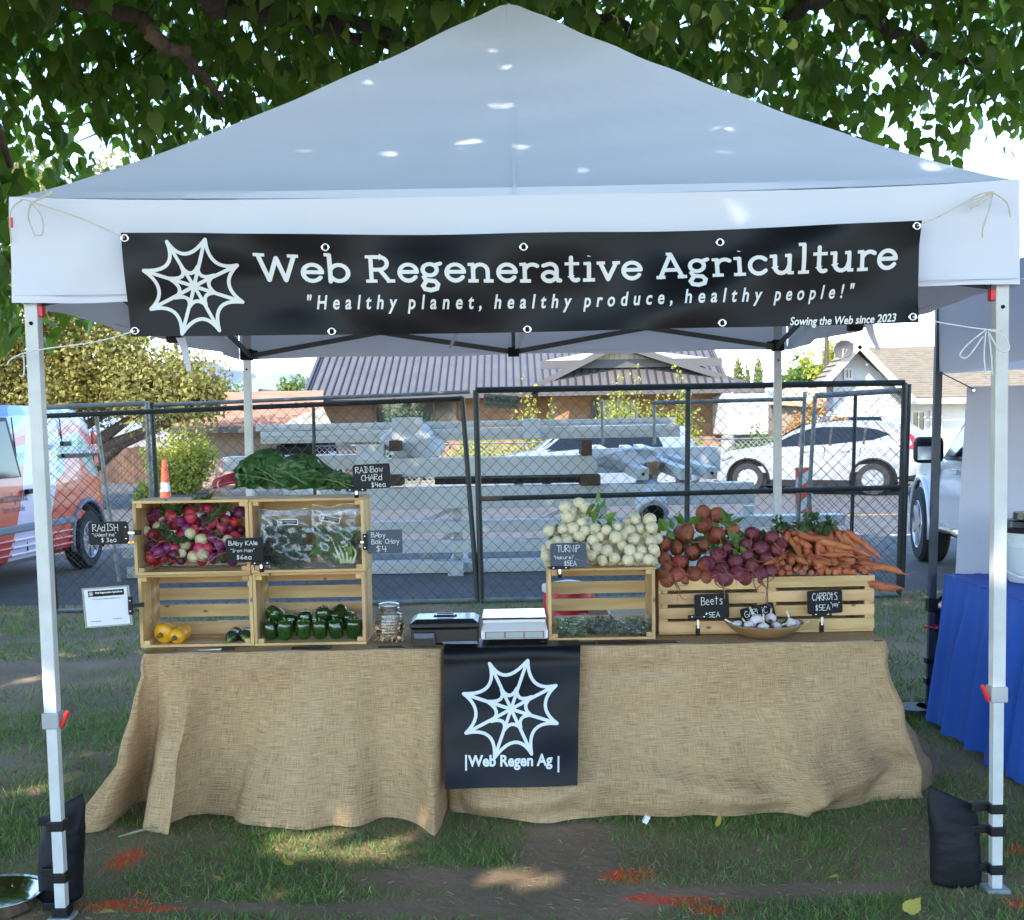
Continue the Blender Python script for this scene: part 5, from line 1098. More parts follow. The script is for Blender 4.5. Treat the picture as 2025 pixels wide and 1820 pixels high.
cord('cream cord bow at the upper right corner of the banner', [[grom[4], P(1870, 422, Y), P(1930, 388, Y), P(1960, 380, Y)], [P(1962, 380, Y), P(1990, 400, Y), P(1998, 428, Y+.02)], [P(1962, 381, Y), P(1930, 402, Y), P(1920, 412, Y), P(1948, 396, Y), P(1964, 382, Y)], [P(1964, 381, Y), P(1954, 420, Y), P(1944, 450, Y), P(1943, 470, Y)], [P(1960, 380, Y), P(1940, 390, Y), P(1905, 402, Y)]])
cord('pale cord from the lower left banner corner round the left leg', [[grom[5], P(190, 676, Y), P(90, 690, Y), P(60, 696, Y-.01)], [P(60, 696, Y-.01), P(38, 702, Y+.03), P(20, 712, Y+.05), P(14, 722, Y+.05)], [P(46, 702, Y+.02), P(48, 724, Y+.03), P(46, 744, Y+.03), P(38, 742, Y+.03)]], m_cordw)
cord('pale cord bow from the lower right banner corner round the right leg', [[grom[9], P(1870, 640, Y), P(1935, 650, Y), P(1982, 654, Y)], [P(1950, 652, Y-.01), P(1915, 680, Y-.02), P(1898, 702, Y-.02), P(1914, 706, Y-.02), P(1945, 664, Y-.02)], [P(1952, 652, Y-.01), P(1985, 664, Y-.02), P(1996, 690, Y-.02), P(1978, 694, Y-.02), P(1955, 658, Y-.02)], [P(1950, 654, Y), P(1946, 700, Y-.02), P(1950, 748, Y-.02)], [P(1954, 654, Y), P(1960, 700, Y-.02), P(1962, 742, Y-.02)]], m_cordw, .0022)

# ------------------------------------------------------------------ tables under burlap
ZT = .655; YF, YK = 4.60, 5.12
def burlap_mat():
    m = bpy.data.materials.new('burlap'); m.use_nodes = True; n = m.node_tree.nodes; L = m.node_tree.links; b = n['Principled BSDF']; out = n['Material Output']
    uv = n.new('ShaderNodeUVMap'); uv.uv_map = 'UVMap'
    def noise(sx, sy, sc, det=3):
        mp = n.new('ShaderNodeMapping'); mp.inputs['Scale'].default_value = (sx, sy, 1); L.new(uv.outputs[0], mp.inputs[0])
        z = n.new('ShaderNodeTexNoise'); z.inputs['Scale'].default_value = sc; z.inputs['Detail'].default_value = det; L.new(mp.outputs[0], z.inputs[0]); return z.outputs[0]
    h = noise(1, 22, 16); v = noise(22, 1, 16); big = noise(1, 1, 2.5, 5); fine = noise(1, 1, 260, 2)
    def mth(op, a, bb):
        x = n.new('ShaderNodeMath'); x.operation = op
        for i, s in enumerate((a, bb)):
            if isinstance(s, (int, float)): x.inputs[i].default_value = s
            else: L.new(s, x.inputs[i])
        return x.outputs[0]
    s = mth('ADD', mth('MULTIPLY', h, .62), mth('MULTIPLY', v, .38)); s = mth('ADD', s, mth('MULTIPLY', mth('SUBTRACT', big, .5), .25)); s = mth('ADD', s, mth('MULTIPLY', mth('SUBTRACT', fine, .5), .35))
    rp = n.new('ShaderNodeValToRGB'); e = rp.color_ramp.elements; e[0].position = .30; e[0].color = (.33, .195, .095, 1); e[1].position = .70; e[1].color = (.72, .495, .28, 1); q = e.new(.5); q.color = (.54, .355, .19, 1)
    L.new(s, rp.inputs[0]); L.new(rp.outputs[0], b.inputs['Base Color']); b.inputs['Roughness'].default_value = .9; b.inputs['Specular IOR Level'].default_value = .2
    bp = n.new('ShaderNodeBump'); bp.inputs['Strength'].default_value = .5; bp.inputs['Distance'].default_value = .004; L.new(s, bp.inputs['Height']); L.new(bp.outputs[0], b.inputs['Normal'])
    t_ = n.new('ShaderNodeBsdfTranslucent'); L.new(rp.outputs[0], t_.inputs[0]); ms = n.new('ShaderNodeMixShader'); ms.inputs[0].default_value = .18; L.new(b.outputs[0], ms.inputs[1]); L.new(t_.outputs[0], ms.inputs[2])
    tr = n.new('ShaderNodeBsdfTransparent'); m2 = n.new('ShaderNodeMixShader')
    mr = n.new('ShaderNodeMapRange'); mr.inputs[1].default_value = .36; mr.inputs[2].default_value = .5; mr.inputs[3].default_value = .75; mr.inputs[4].default_value = .95; L.new(s, mr.inputs[0])
    L.new(mr.outputs[0], m2.inputs[0]); L.new(tr.outputs[0], m2.inputs[1]); L.new(ms.outputs[0], m2.inputs[2]); L.new(m2.outputs[0], out.inputs[0]); return m
m_burlap = burlap_mat()
def uvmap(o, fn):
    me = o.data; uv = me.uv_layers.new(name='UVMap'); co = np.empty(len(me.loops), np.int32); me.loops.foreach_get('vertex_index', co)
    uvs = np.array([fn(i) for i in range(len(me.vertices))])[co]; uv.data.foreach_set('uv', uvs.ravel())
name_ = 'L'
def drape(name, label, top, bot, nu, nv, group=None, bulge=None, parent=None, topplane=None):
    """top / bot: polylines of (s, Vector) sharing the parameter s; the cloth runs from one to the other"""
    def pv(s, pts):
        for (a, p), (b, q) in zip(pts, pts[1:]):
            if s <= b: k = (s-a)/(b-a) if b > a else 0; return lerp(Vector(p), Vector(q), k)
        return Vector(pts[-1][1])
    def cat(s, pts):  # smooth version
        i = 0
        while i < len(pts)-2 and s > pts[i+1][0]: i += 1
        a, b = pts[i][0], pts[i+1][0]; k = (s-a)/(b-a); P0, P1, P2_, P3 = [Vector(pts[min(max(j, 0), len(pts)-1)][1]) for j in (i-1, i, i+1, i+2)]
        return .5*((2*P1)+(P2_-P0)*k+(2*P0-5*P1+4*P2_-P3)*k*k+(3*P1-P0-3*P2_+P3)*k**3)
    V = {}
    mb = MB()
    def f(u, v):
        a = pv(u, top); b = cat(u, bot); p = lerp(a, b, v); out = b-a; out.z = 0
        # hangs steeply first, then flares
        k = v**(1.35 if not (name_ == 'L' and u < .2) else 2.1); p = Vector((lerp(a.x, b.x, k), lerp(a.y, b.y, k), lerp(a.z, b.z, v)))
        if out.length > 1e-4:
            o = out.normalized(); p += o*(.012*math.sin(math.pi*min(1, v*8)))+ (bulge(u, v, o) if bulge else Vector((0, 0, 0)))
        return tuple(p)
    mb.grid(f, nu, nv); n1 = (nu+1)*(nv+1)
    L_ = [0]
    for i in range(nu): L_.append(L_[-1]+(pv((i+1)/nu, top)-pv(i/nu, top)).length)
    Lm = [0]
    for i in range(nu): Lm.append(Lm[-1]+max((pv((i+1)/nu, top)-pv(i/nu, top)).length, .6*(Vector(f((i+1)/nu, .7))-Vector(f(i/nu, .7))).length))
    uvs = [(Lm[i], j/nv*.66) for j in range(nv+1) for i in range(nu+1)]
    if topplane:
        (xa, ya), (xb, yb) = topplane; nx, ny = 40, 12
        def g(u, v):
            x = lerp(xa, xb, u); y = lerp(ya, yb, v); return (x, y, ZT+.003+.002*math.sin(17*x+9*y)-.010*max(0, 1-v*12)**2*0)
        mb.grid(g, nx, ny); uvs += [(lerp(xa, xb, i/nx)+5, lerp(0, yb-ya, j/ny)+2) for j in range(ny+1) for i in range(nx+1)]
    o = mb.build(name, m_burlap, parent, smooth=True); uvmap(o, lambda i: uvs[i]); return tag(o, label, 'tablecloth', group)
LX0, LX1, RX0, RX1 = -1.425, -.272, -.262, 1.43
mb0 = None
for (xa, xb, lb) in ((LX0, LX1, 'folding table hidden under the left burlap cloth'), (RX0, RX1, 'folding table hidden under the right burlap cloth')):
    t = empty('folding_table', ((xa+xb)/2, (YF+YK)/2, 0), lb, 'table')
    mb = MB(); mb.bbox((xa+.04, YF+.035, ZT-.045), (xb-.04, YK, ZT-.001)); mb.build('tabletop', m_trim, t)
    for x in (xa+.12, xb-.12):
        for y in (YF+.12, YK-.08): mb = MB(); mb.tube([(x, y, 0), (x, y, ZT-.045)], .014, 8); mb.build('leg', m_truss, t)
GB = lambda u, v: G(u, v, .012)
gl_ = 'burlap cloths over the two tables'
def foldL(u, v, o):
    w = .022*v*math.sin(38*u)+.012*v*math.sin(71*u+2)+.007*math.sin(9*v+25*u)*math.sin(math.pi*v)+.006*math.sin(21*v-14*u)*v*(1-v)*3
    w += .030*math.exp(-((u-.33-.03*v)/.018)**2)*v+.022*math.exp(-((u-.84-.04*v)/.02)**2)*v-.02*math.exp(-((u-.37-.05*v)/.025)**2)*v
    if u > .38: w += .03*v*v*math.sin(13*u+1)+.02*math.exp(-((u-.60-.1*v)/.03)**2)*v
    return o*w+Vector((0, 0, .015*math.sin(20*u)*v*(1-v)))
topL = [(0, (LX0, YK, ZT)), (.2, (LX0, YF+.02, ZT)), (.24, (LX0+.02, YF, ZT)), (.90, (LX1-.01, YF, ZT)), (.93, (LX1, YF+.02, ZT)), (1, (LX1, YK, ZT))]
botL = [(0, Vector((-1.62, 5.2, .012))), (.10, Vector((-1.70, 4.86, .012))), (.17, GB(140, 1634)), (.215, GB(205, 1642)), (.24, GB(262, 1600)), (.265, GB(290, 1585)+Vector((0, 0, .0))), (.29, GB(270, 1642)), (.325, GB(330, 1650)), (.36, GB(345, 1636)), (.40, GB(372, 1612)), (.46, GB(440, 1612)), (.54, GB(520, 1625)), (.60, GB(600, 1640)), (.70, GB(700, 1630)), (.78, GB(790, 1624)), (.86, GB(845, 1642)), (.90, GB(868, 1640)), (.93, GB(880, 1610)), (.96, Vector((-.262, 4.8, .012))), (1, Vector((-.262, YK, .012)))]
drape('burlap_cloth', 'burlap cloth over the left table with a bunched fold trailing at its left corner', topL, botL, 240, 40, gl_, foldL, topplane=((LX0, YF), (LX1, YK)))
name_ = 'R'
def foldR(u, v, o):
    w = .018*v*math.sin(33*u+1)+.010*v*math.sin(64*u)+.045*math.sin(math.pi*v)*v*math.sin(9*u+2.0*v)
    w += .06*math.exp(-((v-.84-.06*math.sin(14*u))/.085)**2)*sm((u-.09)/.05)*sm((.82-u)/.05)-.03*sm((v-.9)/.1)*sm((u-.09)/.05)
    w += .012*math.sin(17*v+9*u)*v*(1-v)*3+.009*math.sin(31*v-22*u)*v*v+.02*math.exp(-((u-.72+.09*v)/.015)**2)*v
    return o*w
topR = [(0, (RX0, YK, ZT)), (.06, (RX0, YF+.02, ZT)), (.075, (RX0+.01, YF, ZT)), (.80, (RX1-.02, YF, ZT)), (.83, (RX1, YF+.03, ZT)), (1, (RX1, YK, ZT))]
botR = [(0, Vector((-.262, YK, .012))), (.05, Vector((-.255, 4.75, .012))), (.075, GB(888, 1600)), (.12, GB(940, 1615)), (.2, GB(1050, 1626)), (.28, GB(1150, 1628)), (.34, GB(1215, 1620)), (.42, GB(1330, 1616)), (.50, GB(1440, 1618)), (.58, GB(1540, 1608)), (.64, GB(1612, 1616)), (.70, GB(1690, 1600)), (.76, GB(1740, 1582)), (.81, GB(1822, 1578)), (.84, GB(1838, 1568)), (.88, Vector((1.78, 4.95, .012))), (1, Vector((1.78, 5.3, .012)))]
drape('burlap_cloth', 'burlap cloth over the right table, its hem sagging onto the grass', topR, botR, 240, 40, gl_, foldR, topplane=((RX0, YF), (RX1, YK)))
# things stored under the tables, faintly visible through the weave
for i, (u0, u1, v0, v1, Y, m, lb, ct) in enumerate([(1165, 1345, 1345, 1405, 4.85, m_wrap, 'white plastic tote under the right table, seen faintly through burlap', 'tote'), (1350, 1560, 1345, 1410, 4.9, mat('tan_block', (.25, .15, .08)), 'cardboard carton under the right table, seen faintly through burlap', 'box'), (360, 560, 1330, 1395, 4.85, mat('tan_block', (.25, .15, .08)), 'cardboard box lying open under the left table', 'box')]):
    a, b = P(u0, v1, Y), P(u1, v0, Y); o = MB().bbox((a.x, Y, 0.0), (b.x, Y+.2, b.z)).build('storage_tote' if 'tote' in ct else 'carton', m, bevel=.01); tag(o, lb, ct)

# ------------------------------------------------------------------ black square banner over the table front
sb = empty('table_banner', (.07, 4.57, ZT), 'square black vinyl banner with white web emblem draped over the table front', 'banner')
S0, S1, S2_, S3 = P(878, 1290, 4.562), P(1148, 1287, 4.562), P(1142, 1553, 4.43), P(880, 1562, 4.425)
SW, SH = (S1-S0).length, (S0-S3).length
def sfn(s, q):
    if q > 1:  # part lying on the tabletop
        k = (q-1)*SH; p = lerp(S0, S1, s); return Vector((p.x, 4.562+k, ZT+.009))
    p = lerp(lerp(S3, S2_, s), lerp(S0, S1, s), q); p = Vector(p); r = 1-q
    p.z = lerp(lerp(S3.z, S2_.z, s), ZT+.009, q); p.y += .006*math.sin(6*s+5*q)+.005*math.sin(11*q-3*s)-.014*math.sin(math.pi*min(1, r*9))*.6*(r < .12)+.003
    return p
mb = MB(); mb.grid(lambda s, q: tuple(sfn(s, q*1.45)), 24, 48); mb.build('panel', m_vinyl, sb, smooth=True)
def ssurf(x, y, l):
    s, q = x/SW, y/SH; p = sfn(s, q); n = (sfn(s+1e-3, q)-p).cross(sfn(s, q+1e-3)-p).normalized(); return p+n*l if n.y < 0 else p-n*l
def sxy(u, v): s = (u-879)/265; return s*SW, (1562-9*s-v)/(272-3)*SH
ex, ey = sxy(1010, 1408); mb = MB(); emblem(mb, ssurf, ex, ey, .178, .0125); mb.build('emblem', m_print2, sb)
tx, ty = sxy(926, 1520); mb = MB(); type_mesh(mb, 'Web Regen Ag', .056, lambda a, b, l: ssurf(tx+a, ty+b, l), width=.33, bold=.0018)
for u in (921, 1105): x, y = sxy(u, 1528); ribbons(mb, [[(x, y), (x, y+.03), (x, y+.057)]], .007, ssurf, caps=False)
mb.build('lettering', m_print2, sb)
# ------------------------------------------------------------------ pine crates
m_pine = mat('pine', (.60, .395, .18), (.48, .29, .115), scale=3.2, rough=.62, bump=.15, bscale=22, stretch=(1, 9, 9), detail=6, knots=1, rnd=.16, lo=.4, hi=.62)
m_pinez = mat('pine_upright', (.60, .395, .18), (.48, .29, .115), scale=3.2, rough=.62, bump=.15, bscale=22, stretch=(9, 9, 1), detail=6, knots=1, rnd=.16, lo=.4, hi=.62)
def crate(cx, yf, z0, W, D, H, lying, label, group, rz=0):
    """local box: x = long side W, y = short side D, z = height H with the opening up; lying crates open towards -y"""
    t = empty('wooden_crate', (cx, yf, z0), label, 'crate', group, rz=rz); th = .010
    # map crate coords (x, y across, z depth from opening) to tent space
    if lying: mp = lambda x, y, z: (x, H-z, y+D/2)      # opening faces the customer
    else: mp = lambda x, y, z: (x, y+D/2, z)
    def piece(a, b, nm, m, jit=.0012):
        A, B = mp(*a), mp(*b); j = Vector((random.uniform(-jit, jit), random.uniform(-jit, jit)*.5, random.uniform(-jit, jit))); mb = MB(); mb.bbox(Vector([min(A[i], B[i]) for i in range(3)])+j, Vector([max(A[i], B[i]) for i in range(3)])+j); return mb.build(nm, m, t, local=True, bevel=.0012)
    for s in (-1, 1):  # end boards
        x0, x1 = s*(W/2-.0), s*(W/2-.013)
        for a, b in ((0, H*.485), (H*.495, H)): piece((x0, -D/2+.011, a), (x1, D/2-.011, b), 'end_board', m_pinez)
        for sy in (-1, 1): piece((s*(W/2-.0135), sy*(D/2-.011), .004), (s*(W/2-.036), sy*(D/2-.028), H-.003), 'corner_post', m_pinez)
    n = 4; g = .0135; h = (H-(n-1)*g)/n
    for sy in (-1, 1):
        for i in range(n): piece((-W/2, sy*(D/2-.0105), i*(h+g)), (W/2, sy*D/2, i*(h+g)+h), 'slat', m_pine)
    n = 4; g = .021; d = (D-.024-(n-1)*g)/n
    for i in range(n): piece((-W/2+.0005, -D/2+.012+i*(d+g), -.010), (W/2-.0005, -D/2+.012+i*(d+g)+d, -.0005), 'base_slat', m_pine)
    return t
GC = 'pine crates stacked on the tables'
Hd = .235; Dv = .288
cx = lambda u, v, Y: P(u, v, Y).x
yb, yt = 4.70, 4.665
K1 = crate(cx(387, 1200, yb), yb, ZT+.006, .445, Dv, Hd, True, 'lower left crate holding yellow squash and zucchini', GC)
K2 = crate(cx(612, 1200, yb), yb, ZT+.006, .438, Dv, Hd, True, 'lower crate on the left table holding green peppers', GC)
zt = ZT+.006+Dv+.003
K3 = crate(cx(378, 1050, yt), yt, zt, .447, Dv, Hd, True, 'upper left crate packed with radishes', GC)
K4 = crate(cx(607, 1050, yt), yt, zt, .442, Dv, Hd, True, 'upper crate on the left table holding two bags of greens', GC)
yr = 4.70
K5 = crate(cx(1190, 1200, yr), yr, ZT+.006, .418, .285, Hd, True, 'open fronted crate under the turnip heap', GC)
K6 = crate(cx(1410, 1210, 4.78), 4.78, ZT+.016, .430, .30, .212, False, 'upright crate under the beets', GC)
K7 = crate(cx(1624, 1205, 4.79), 4.79, ZT+.016, .424, .30, .215, False, 'upright crate under the carrots', GC)
# boards laid over the upright crates carry the heaps
for k, lb in ((K6, 'thin board lying inside the beet crate top under the beets'), (K7, 'thin board lying inside the carrot crate top under the carrots')):
    q = k.location; o = MB().bbox((q.x-.19, q.y+.03, q.z+.20), (q.x+.19, q.y+.27, q.z+.206)).build('liner_board', m_pine); tag(o, lb, 'board')
zt2 = ZT+.016+.212
# ------------------------------------------------------------------ produce
def vegmesh(name, prof, mats, n=16, root=None, mod=None, crown=None):
    mb = MB(); mb.lathe(prof, n, mod=mod); return mb.mesh(name, mats, smooth=True)
def tail(L, r0, seed, n=5, curl=.5):
    rr = random.Random(seed); pts = []; p = Vector((0, 0, 0)); d = Vector((0, 0, -1))
    for i in range(n+1):
        pts.append(tuple(p)); p = p+d*(L/n); d = (d+Vector((rr.uniform(-curl, curl), rr.uniform(-curl, curl), rr.uniform(-.1, .3)))).normalized()
    return pts, [r0*(1-i/(n+.5))+.0004 for i in range(n+1)]
bulb = [(.0005, .5), (.10, .492), (.26, .45), (.40, .34), (.485, .17), (.50, .0), (.46, -.18), (.36, -.33), (.22, -.43), (.10, -.49), (.04, -.56), (.02, -.62)]
def aim(o, tipdir, roll=0):
    """turn local -z (the root) towards tipdir"""
    o.rotation_mode = 'QUATERNION'; o.rotation_quaternion = Vector(tipdir).normalized().to_track_quat('-Z', 'Y') @ Matrix.Rotation(roll, 3, 'Z').to_quaternion()
def inpoly(x, y, pg):
    c = False; j = len(pg)-1
    for i in range(len(pg)):
        (a, b), (d, e) = pg[i], pg[j]
        if (b > y) != (e > y) and x < (d-a)*(y-b)/(e-b)+a: c = not c
        j = i
    return c
def pack(poly, r, seed, relax=30, k=1.0):
    """loose random packing of discs with radius r inside a polygon (photo survey points)"""
    rr = random.Random(seed); xs = [p[0] for p in poly]; ys = [p[1] for p in poly]; pts = []
    dx = 2*r*k; y = min(ys)+r*.6; row = 0
    while y < max(ys):
        x = min(xs)+(dx/2 if row % 2 else 0)
        while x < max(xs):
            q = (x+rr.uniform(-.28, .28)*r*2, y+rr.uniform(-.28, .28)*r*2)
            if inpoly(q[0], q[1], poly): pts.append(q)
            x += dx
        y += dx*.83; row += 1
    return pts
def heap(pts, mk, yfun, tipf, group):
    for i, (u, v) in enumerate(pts):
        Y = yfun(u, v)+random.uniform(-.012, .012); p = P(u, v, Y); mk(i, p, tipf(u, v))
# radishes
rad_cols = [('magenta', 'radish_magenta', (.40, .025, .075), (.5, .05, .10)), ('purple', 'radish_purple', (.16, .02, .09), (.22, .03, .12)), ('red', 'radish_red', (.42, .02, .03), (.30, .015, .03)), ('cream white', 'radish_cream', (.62, .56, .36), (.52, .45, .26)), ('dark plum', 'radish_plum', (.09, .015, .04), (.13, .02, .06))]
m_root = mat('root_pale', (.50, .38, .27), (.42, .3, .2), scale=30, rough=.7)
RM = []
for k, (nm, mn, c1, c2) in enumerate(rad_cols):
    m = mat(mn, c1, c2, scale=14, rough=.38, bump=.12, bscale=60, rnd=.22, spec=.45, sss=.05)
    RM.append(vegmesh('radish', bulb, [m], 16))
TM = []
for k in range(4): pts, rs = tail(1.3+.3*k, .035, k, curl=.55); mb = MB(); mb.tube([Vector(p)+Vector((0, 0, -.5)) for p in pts], rs, 5); TM.append(mb.mesh('root', m_root, True))
def veg(name, me, p, size, tip, label, cat, group, root=None, squash=1.0):
    o = link_mesh(name, me); o.location = p; o.scale = (size*random.uniform(.9, 1.06), size*random.uniform(.92, 1.06), size*squash*random.uniform(.88, 1.12)); aim(o, tip, random.uniform(0, 6.28)); tag(o, label, cat, group)
    if root: r = link_mesh('root', root, o)
    return o
random.seed(11)
poly = [(286, 1022), (300, 1008), (322, 1006), (340, 1022), (352, 1018), (362, 1008), (400, 1003), (440, 1010), (478, 1012), (480, 1113), (290, 1113)]
pts = pack(poly, 10.6, 5, k=1.0)
extra = [(345, 1062), (370, 1075), (420, 1090), (455, 1030)]
for i, (u, v) in enumerate(pts):
    Y = 4.72+.10*sm((1113-v)/110)+random.uniform(-.015, .02); p = P(u, v, Y)
    k = random.choices(range(5), (30, 26, 14, 20, 8))[0]; s = random.uniform(.038, .051)*(1.08 if v < 1035 else 1)
    nm = rad_cols[k][0]
    veg('radish', RM[k], p, s, (random.uniform(-1, 1), -1+random.uniform(-.2, .6), random.uniform(-.8, .5)), f'{nm} radish among the heap in the upper left crate', 'radish', f'{nm} radishes in the upper left crate', TM[i % 4], .95)
# second, deeper layer so nothing floats
for i, (u, v) in enumerate(pack(poly, 9.5, 9)):
    p = P(u, min(v+4, 1110), 4.80+.06*sm((1113-v)/110)); k = random.choice([0, 1, 2, 4]); nm = rad_cols[k][0]
    if v > 1016: veg('radish', RM[k], p, .042, (random.uniform(-1, 1), -1, random.uniform(-.5, .5)), f'{nm} radish among the heap in the upper left crate', 'radish', f'{nm} radishes in the upper left crate')
m_tops = mat('root_tops', (.045, .085, .022), island=.4, rough=.55, trl=.2, trl_col=(.08, .16, .03))
BIGLEAF = leaf_piece(.55, .12, .25)
def greens(name, label, spots, leaf, m, seed, dens, cat='leaves', tipz=.6, piece=BIGLEAF, group=None):
    t = empty(name, spots[0][0], label, cat, group)
    leafy('leaves', t, spots, leaf, m, dens, .9, piece=piece, seed=seed, tipz=tipz); return t
def SP(lst, Y): return [(tuple(P(u, v, Y)), r) for u, v, r in lst]
greens('radish_leaves', 'dark radish leaves showing between the radishes in the upper left crate', SP([(395, 998, .03), (425, 1015, .035), (345, 1012, .03), (318, 1052, .03), (328, 1066, .025), (300, 1082, .02), (340, 1110, .018), (440, 1108, .02), (360, 1070, .02), (320, 1016, .02)], 4.715)+SP([(400, 1015, .05), (350, 1030, .05), (450, 1040, .05)], 4.85), .045, m_tops, 60, 9000)
# turnips
m_turnip = mat('turnip_skin', (.64, .575, .39), (.50, .40, .24), scale=9, rough=.4, bump=.08, bscale=40, rnd=.08, spec=.4, sss=.05, lo=.45, hi=.75)
TU = vegmesh('turnip', bulb, [m_turnip], 18)
poly = [(1080, 1046), (1095, 1032), (1110, 1036), (1112, 1000), (1120, 988), (1150, 984), (1170, 990), (1174, 1030), (1200, 1048), (1218, 1040), (1232, 1030), (1240, 1018), (1252, 1010), (1272, 1012), (1288, 1026), (1292, 1050), (1302, 1062), (1300, 1108), (1286, 1118), (1150, 1118), (1080, 1118)]
pts = pack(poly, 11.2, 12)
lbT = 'white salad turnip in the heap on top of the open fronted crate'
for i, (u, v) in enumerate(pts):
    Y = 4.705+.13*sm((1118-v)/120)+random.uniform(-.014, .014)
    veg('turnip', TU, P(u, v, Y), random.uniform(.042, .056), (random.uniform(-.7, .7), -1, random.uniform(-.9, .5)), lbT, 'turnip', 'white turnips heaped on the crate', TM[i % 4] if i % 3 == 0 else None, .93)
for i, (u, v) in enumerate(pack(poly, 10, 13)):
    if v > 1000: veg('turnip', TU, P(u, min(v+4, 1112), 4.80+.08*sm((1118-v)/120)), .045, (random.uniform(-.7, .7), -1, random.uniform(-.9, .5)), lbT, 'turnip', 'white turnips heaped on the crate')
m_tops2 = mat('turnip_tops', (.08, .17, .025), island=.4, rough=.5, trl=.3, trl_col=(.18, .34, .04))
greens('turnip_leaves', 'bright green turnip leaves behind the turnip heap', SP([(1182, 1000, .022), (1190, 1030, .025), (1178, 1012, .02), (1082, 1108, .02), (1086, 1078, .018), (1196, 1044, .022)], 4.80)+SP([(1140, 1060, .08), (1250, 1060, .07), (1200, 1080, .08)], 4.93), .05, m_tops2, 61, 6000)
# beets
m_gold = mat('beet_gold', (.32, .07, .03), (.16, .05, .025), scale=5, rough=.55, bump=.3, bscale=40, rnd=.2, detail=8)
m_beet = mat('beet_red', (.12, .014, .03), (.17, .035, .045), scale=5, rough=.5, bump=.25, bscale=40, rnd=.2, detail=8)
m_beetdirt = mat('beet_root', (.30, .10, .08), (.2, .09, .06), scale=20, rough=.8)
bb = [(.0005, .47), (.16, .48), (.3, .44), (.44, .33), (.52, .12), (.51, -.06), (.44, -.24), (.31, -.38), (.18, -.47), (.09, -.55), (.05, -.65)]
BG = [vegmesh('beet', bb, [m], 18, mod=lambda a, z: 1+.03*math.sin(3*a)+.02*math.sin(5*a+z*5)) for m in (m_gold, m_beet)]
BT_ = []
for k in range(4): pts, rs = tail(1.5+.4*k, .05, 20+k, 6, .6); mb = MB(); mb.tube([Vector(p)+Vector((0, 0, -.55)) for p in pts], rs, 5); BT_.append(mb.mesh('root', m_beetdirt, True))
gold = [(1390, 1016), (1418, 1022), (1390, 1044), (1420, 1048), (1356, 1058), (1312, 1080), (1338, 1082), (1392, 1072), (1372, 1090), (1312, 1100), (1345, 1105), (1313, 1134), (1340, 1136), (1366, 1136), (1330, 1120), (1310, 1118), (1438, 1040), (1356, 1118), (1325, 1148), (1350, 1148), (1392, 1144), (1316, 1056), (1330, 1062), (1398, 1102)]
gold = [(1391, 1014, 15), (1419, 1019, 15), (1392, 1038, 17), (1356, 1055, 19), (1419, 1057, 16), (1449, 1049, 15), (1313, 1075, 15), (1338, 1083, 12), (1368, 1092, 14), (1392, 1078, 12), (1314, 1105, 13), (1343, 1112, 15), (1312, 1137, 15), (1340, 1141, 16), (1371, 1137, 17), (1320, 1168-18, 16), (1353, 1150, 15), (1396, 1147, 16), (1318, 1122, 13), (1390, 1120, 12)]
red = [(1476, 1078, 14), (1486, 1055, 14), (1527, 1064, 15), (1505, 1086, 15), (1420, 1100, 16), (1398, 1116, 16), (1427, 1126, 15), (1456, 1138, 18), (1432, 1150-2, 18), (1472, 1148, 17), (1487, 1120, 15), (1504, 1138, 17), (1515, 1105, 13), (1535, 1088, 13), (1455, 1112, 15), (1478, 1100, 13), (1545, 1075, 12), (1440, 1084, 13), (1415, 1145, 15), (1500, 1150, 14), (1525, 1130, 14)]
for lst, k, lb, gp in ((gold, 0, 'orange skinned beet in the heap at the left end of the beet crate', 'orange beets in the heap'), (red, 1, 'dark red beet in the heap beside the orange beets', 'dark red beets in the heap')):
    for i, (u, v, r) in enumerate(lst):
        Y = 4.80+.15*sm((1152-v)/140)+random.uniform(-.008, .008); s = 2*r*Y/FPX*1.02
        veg('beet', BG[k], P(u, v-(0 if v < 1140 else 3), Y), s, (random.uniform(-.5, .5), -1, random.uniform(-.7, .2)), lb, 'beet', gp, BT_[i % 4] if (k or i % 2) else BT_[0], .92)
    for i, (u, v, r) in enumerate(lst):
        if v > 1050: veg('beet', BG[k], P(u+random.uniform(-6, 6), v+3 if v < 1140 else v-4, 4.92+.06*sm((1152-v)/140)), 2*r*4.9/FPX*1.1, (random.uniform(-.5, .5), -1, 0), lb, 'beet', gp, None, .92)
greens('beet_leaves', 'green and red stemmed beet leaves behind and between the beets', SP([(1322, 1046, .03), (1350, 1040, .03), (1440, 1030, .022), (1452, 1040, .02), (1466, 1092, .03), (1478, 1106, .03), (1460, 1078, .025), (1308, 1058, .02)], 4.86)+SP([(1340, 1080, .08), (1400, 1070, .08), (1460, 1085, .08), (1530, 1090, .07)], 5.0), .05, m_tops2, 62, 6000)
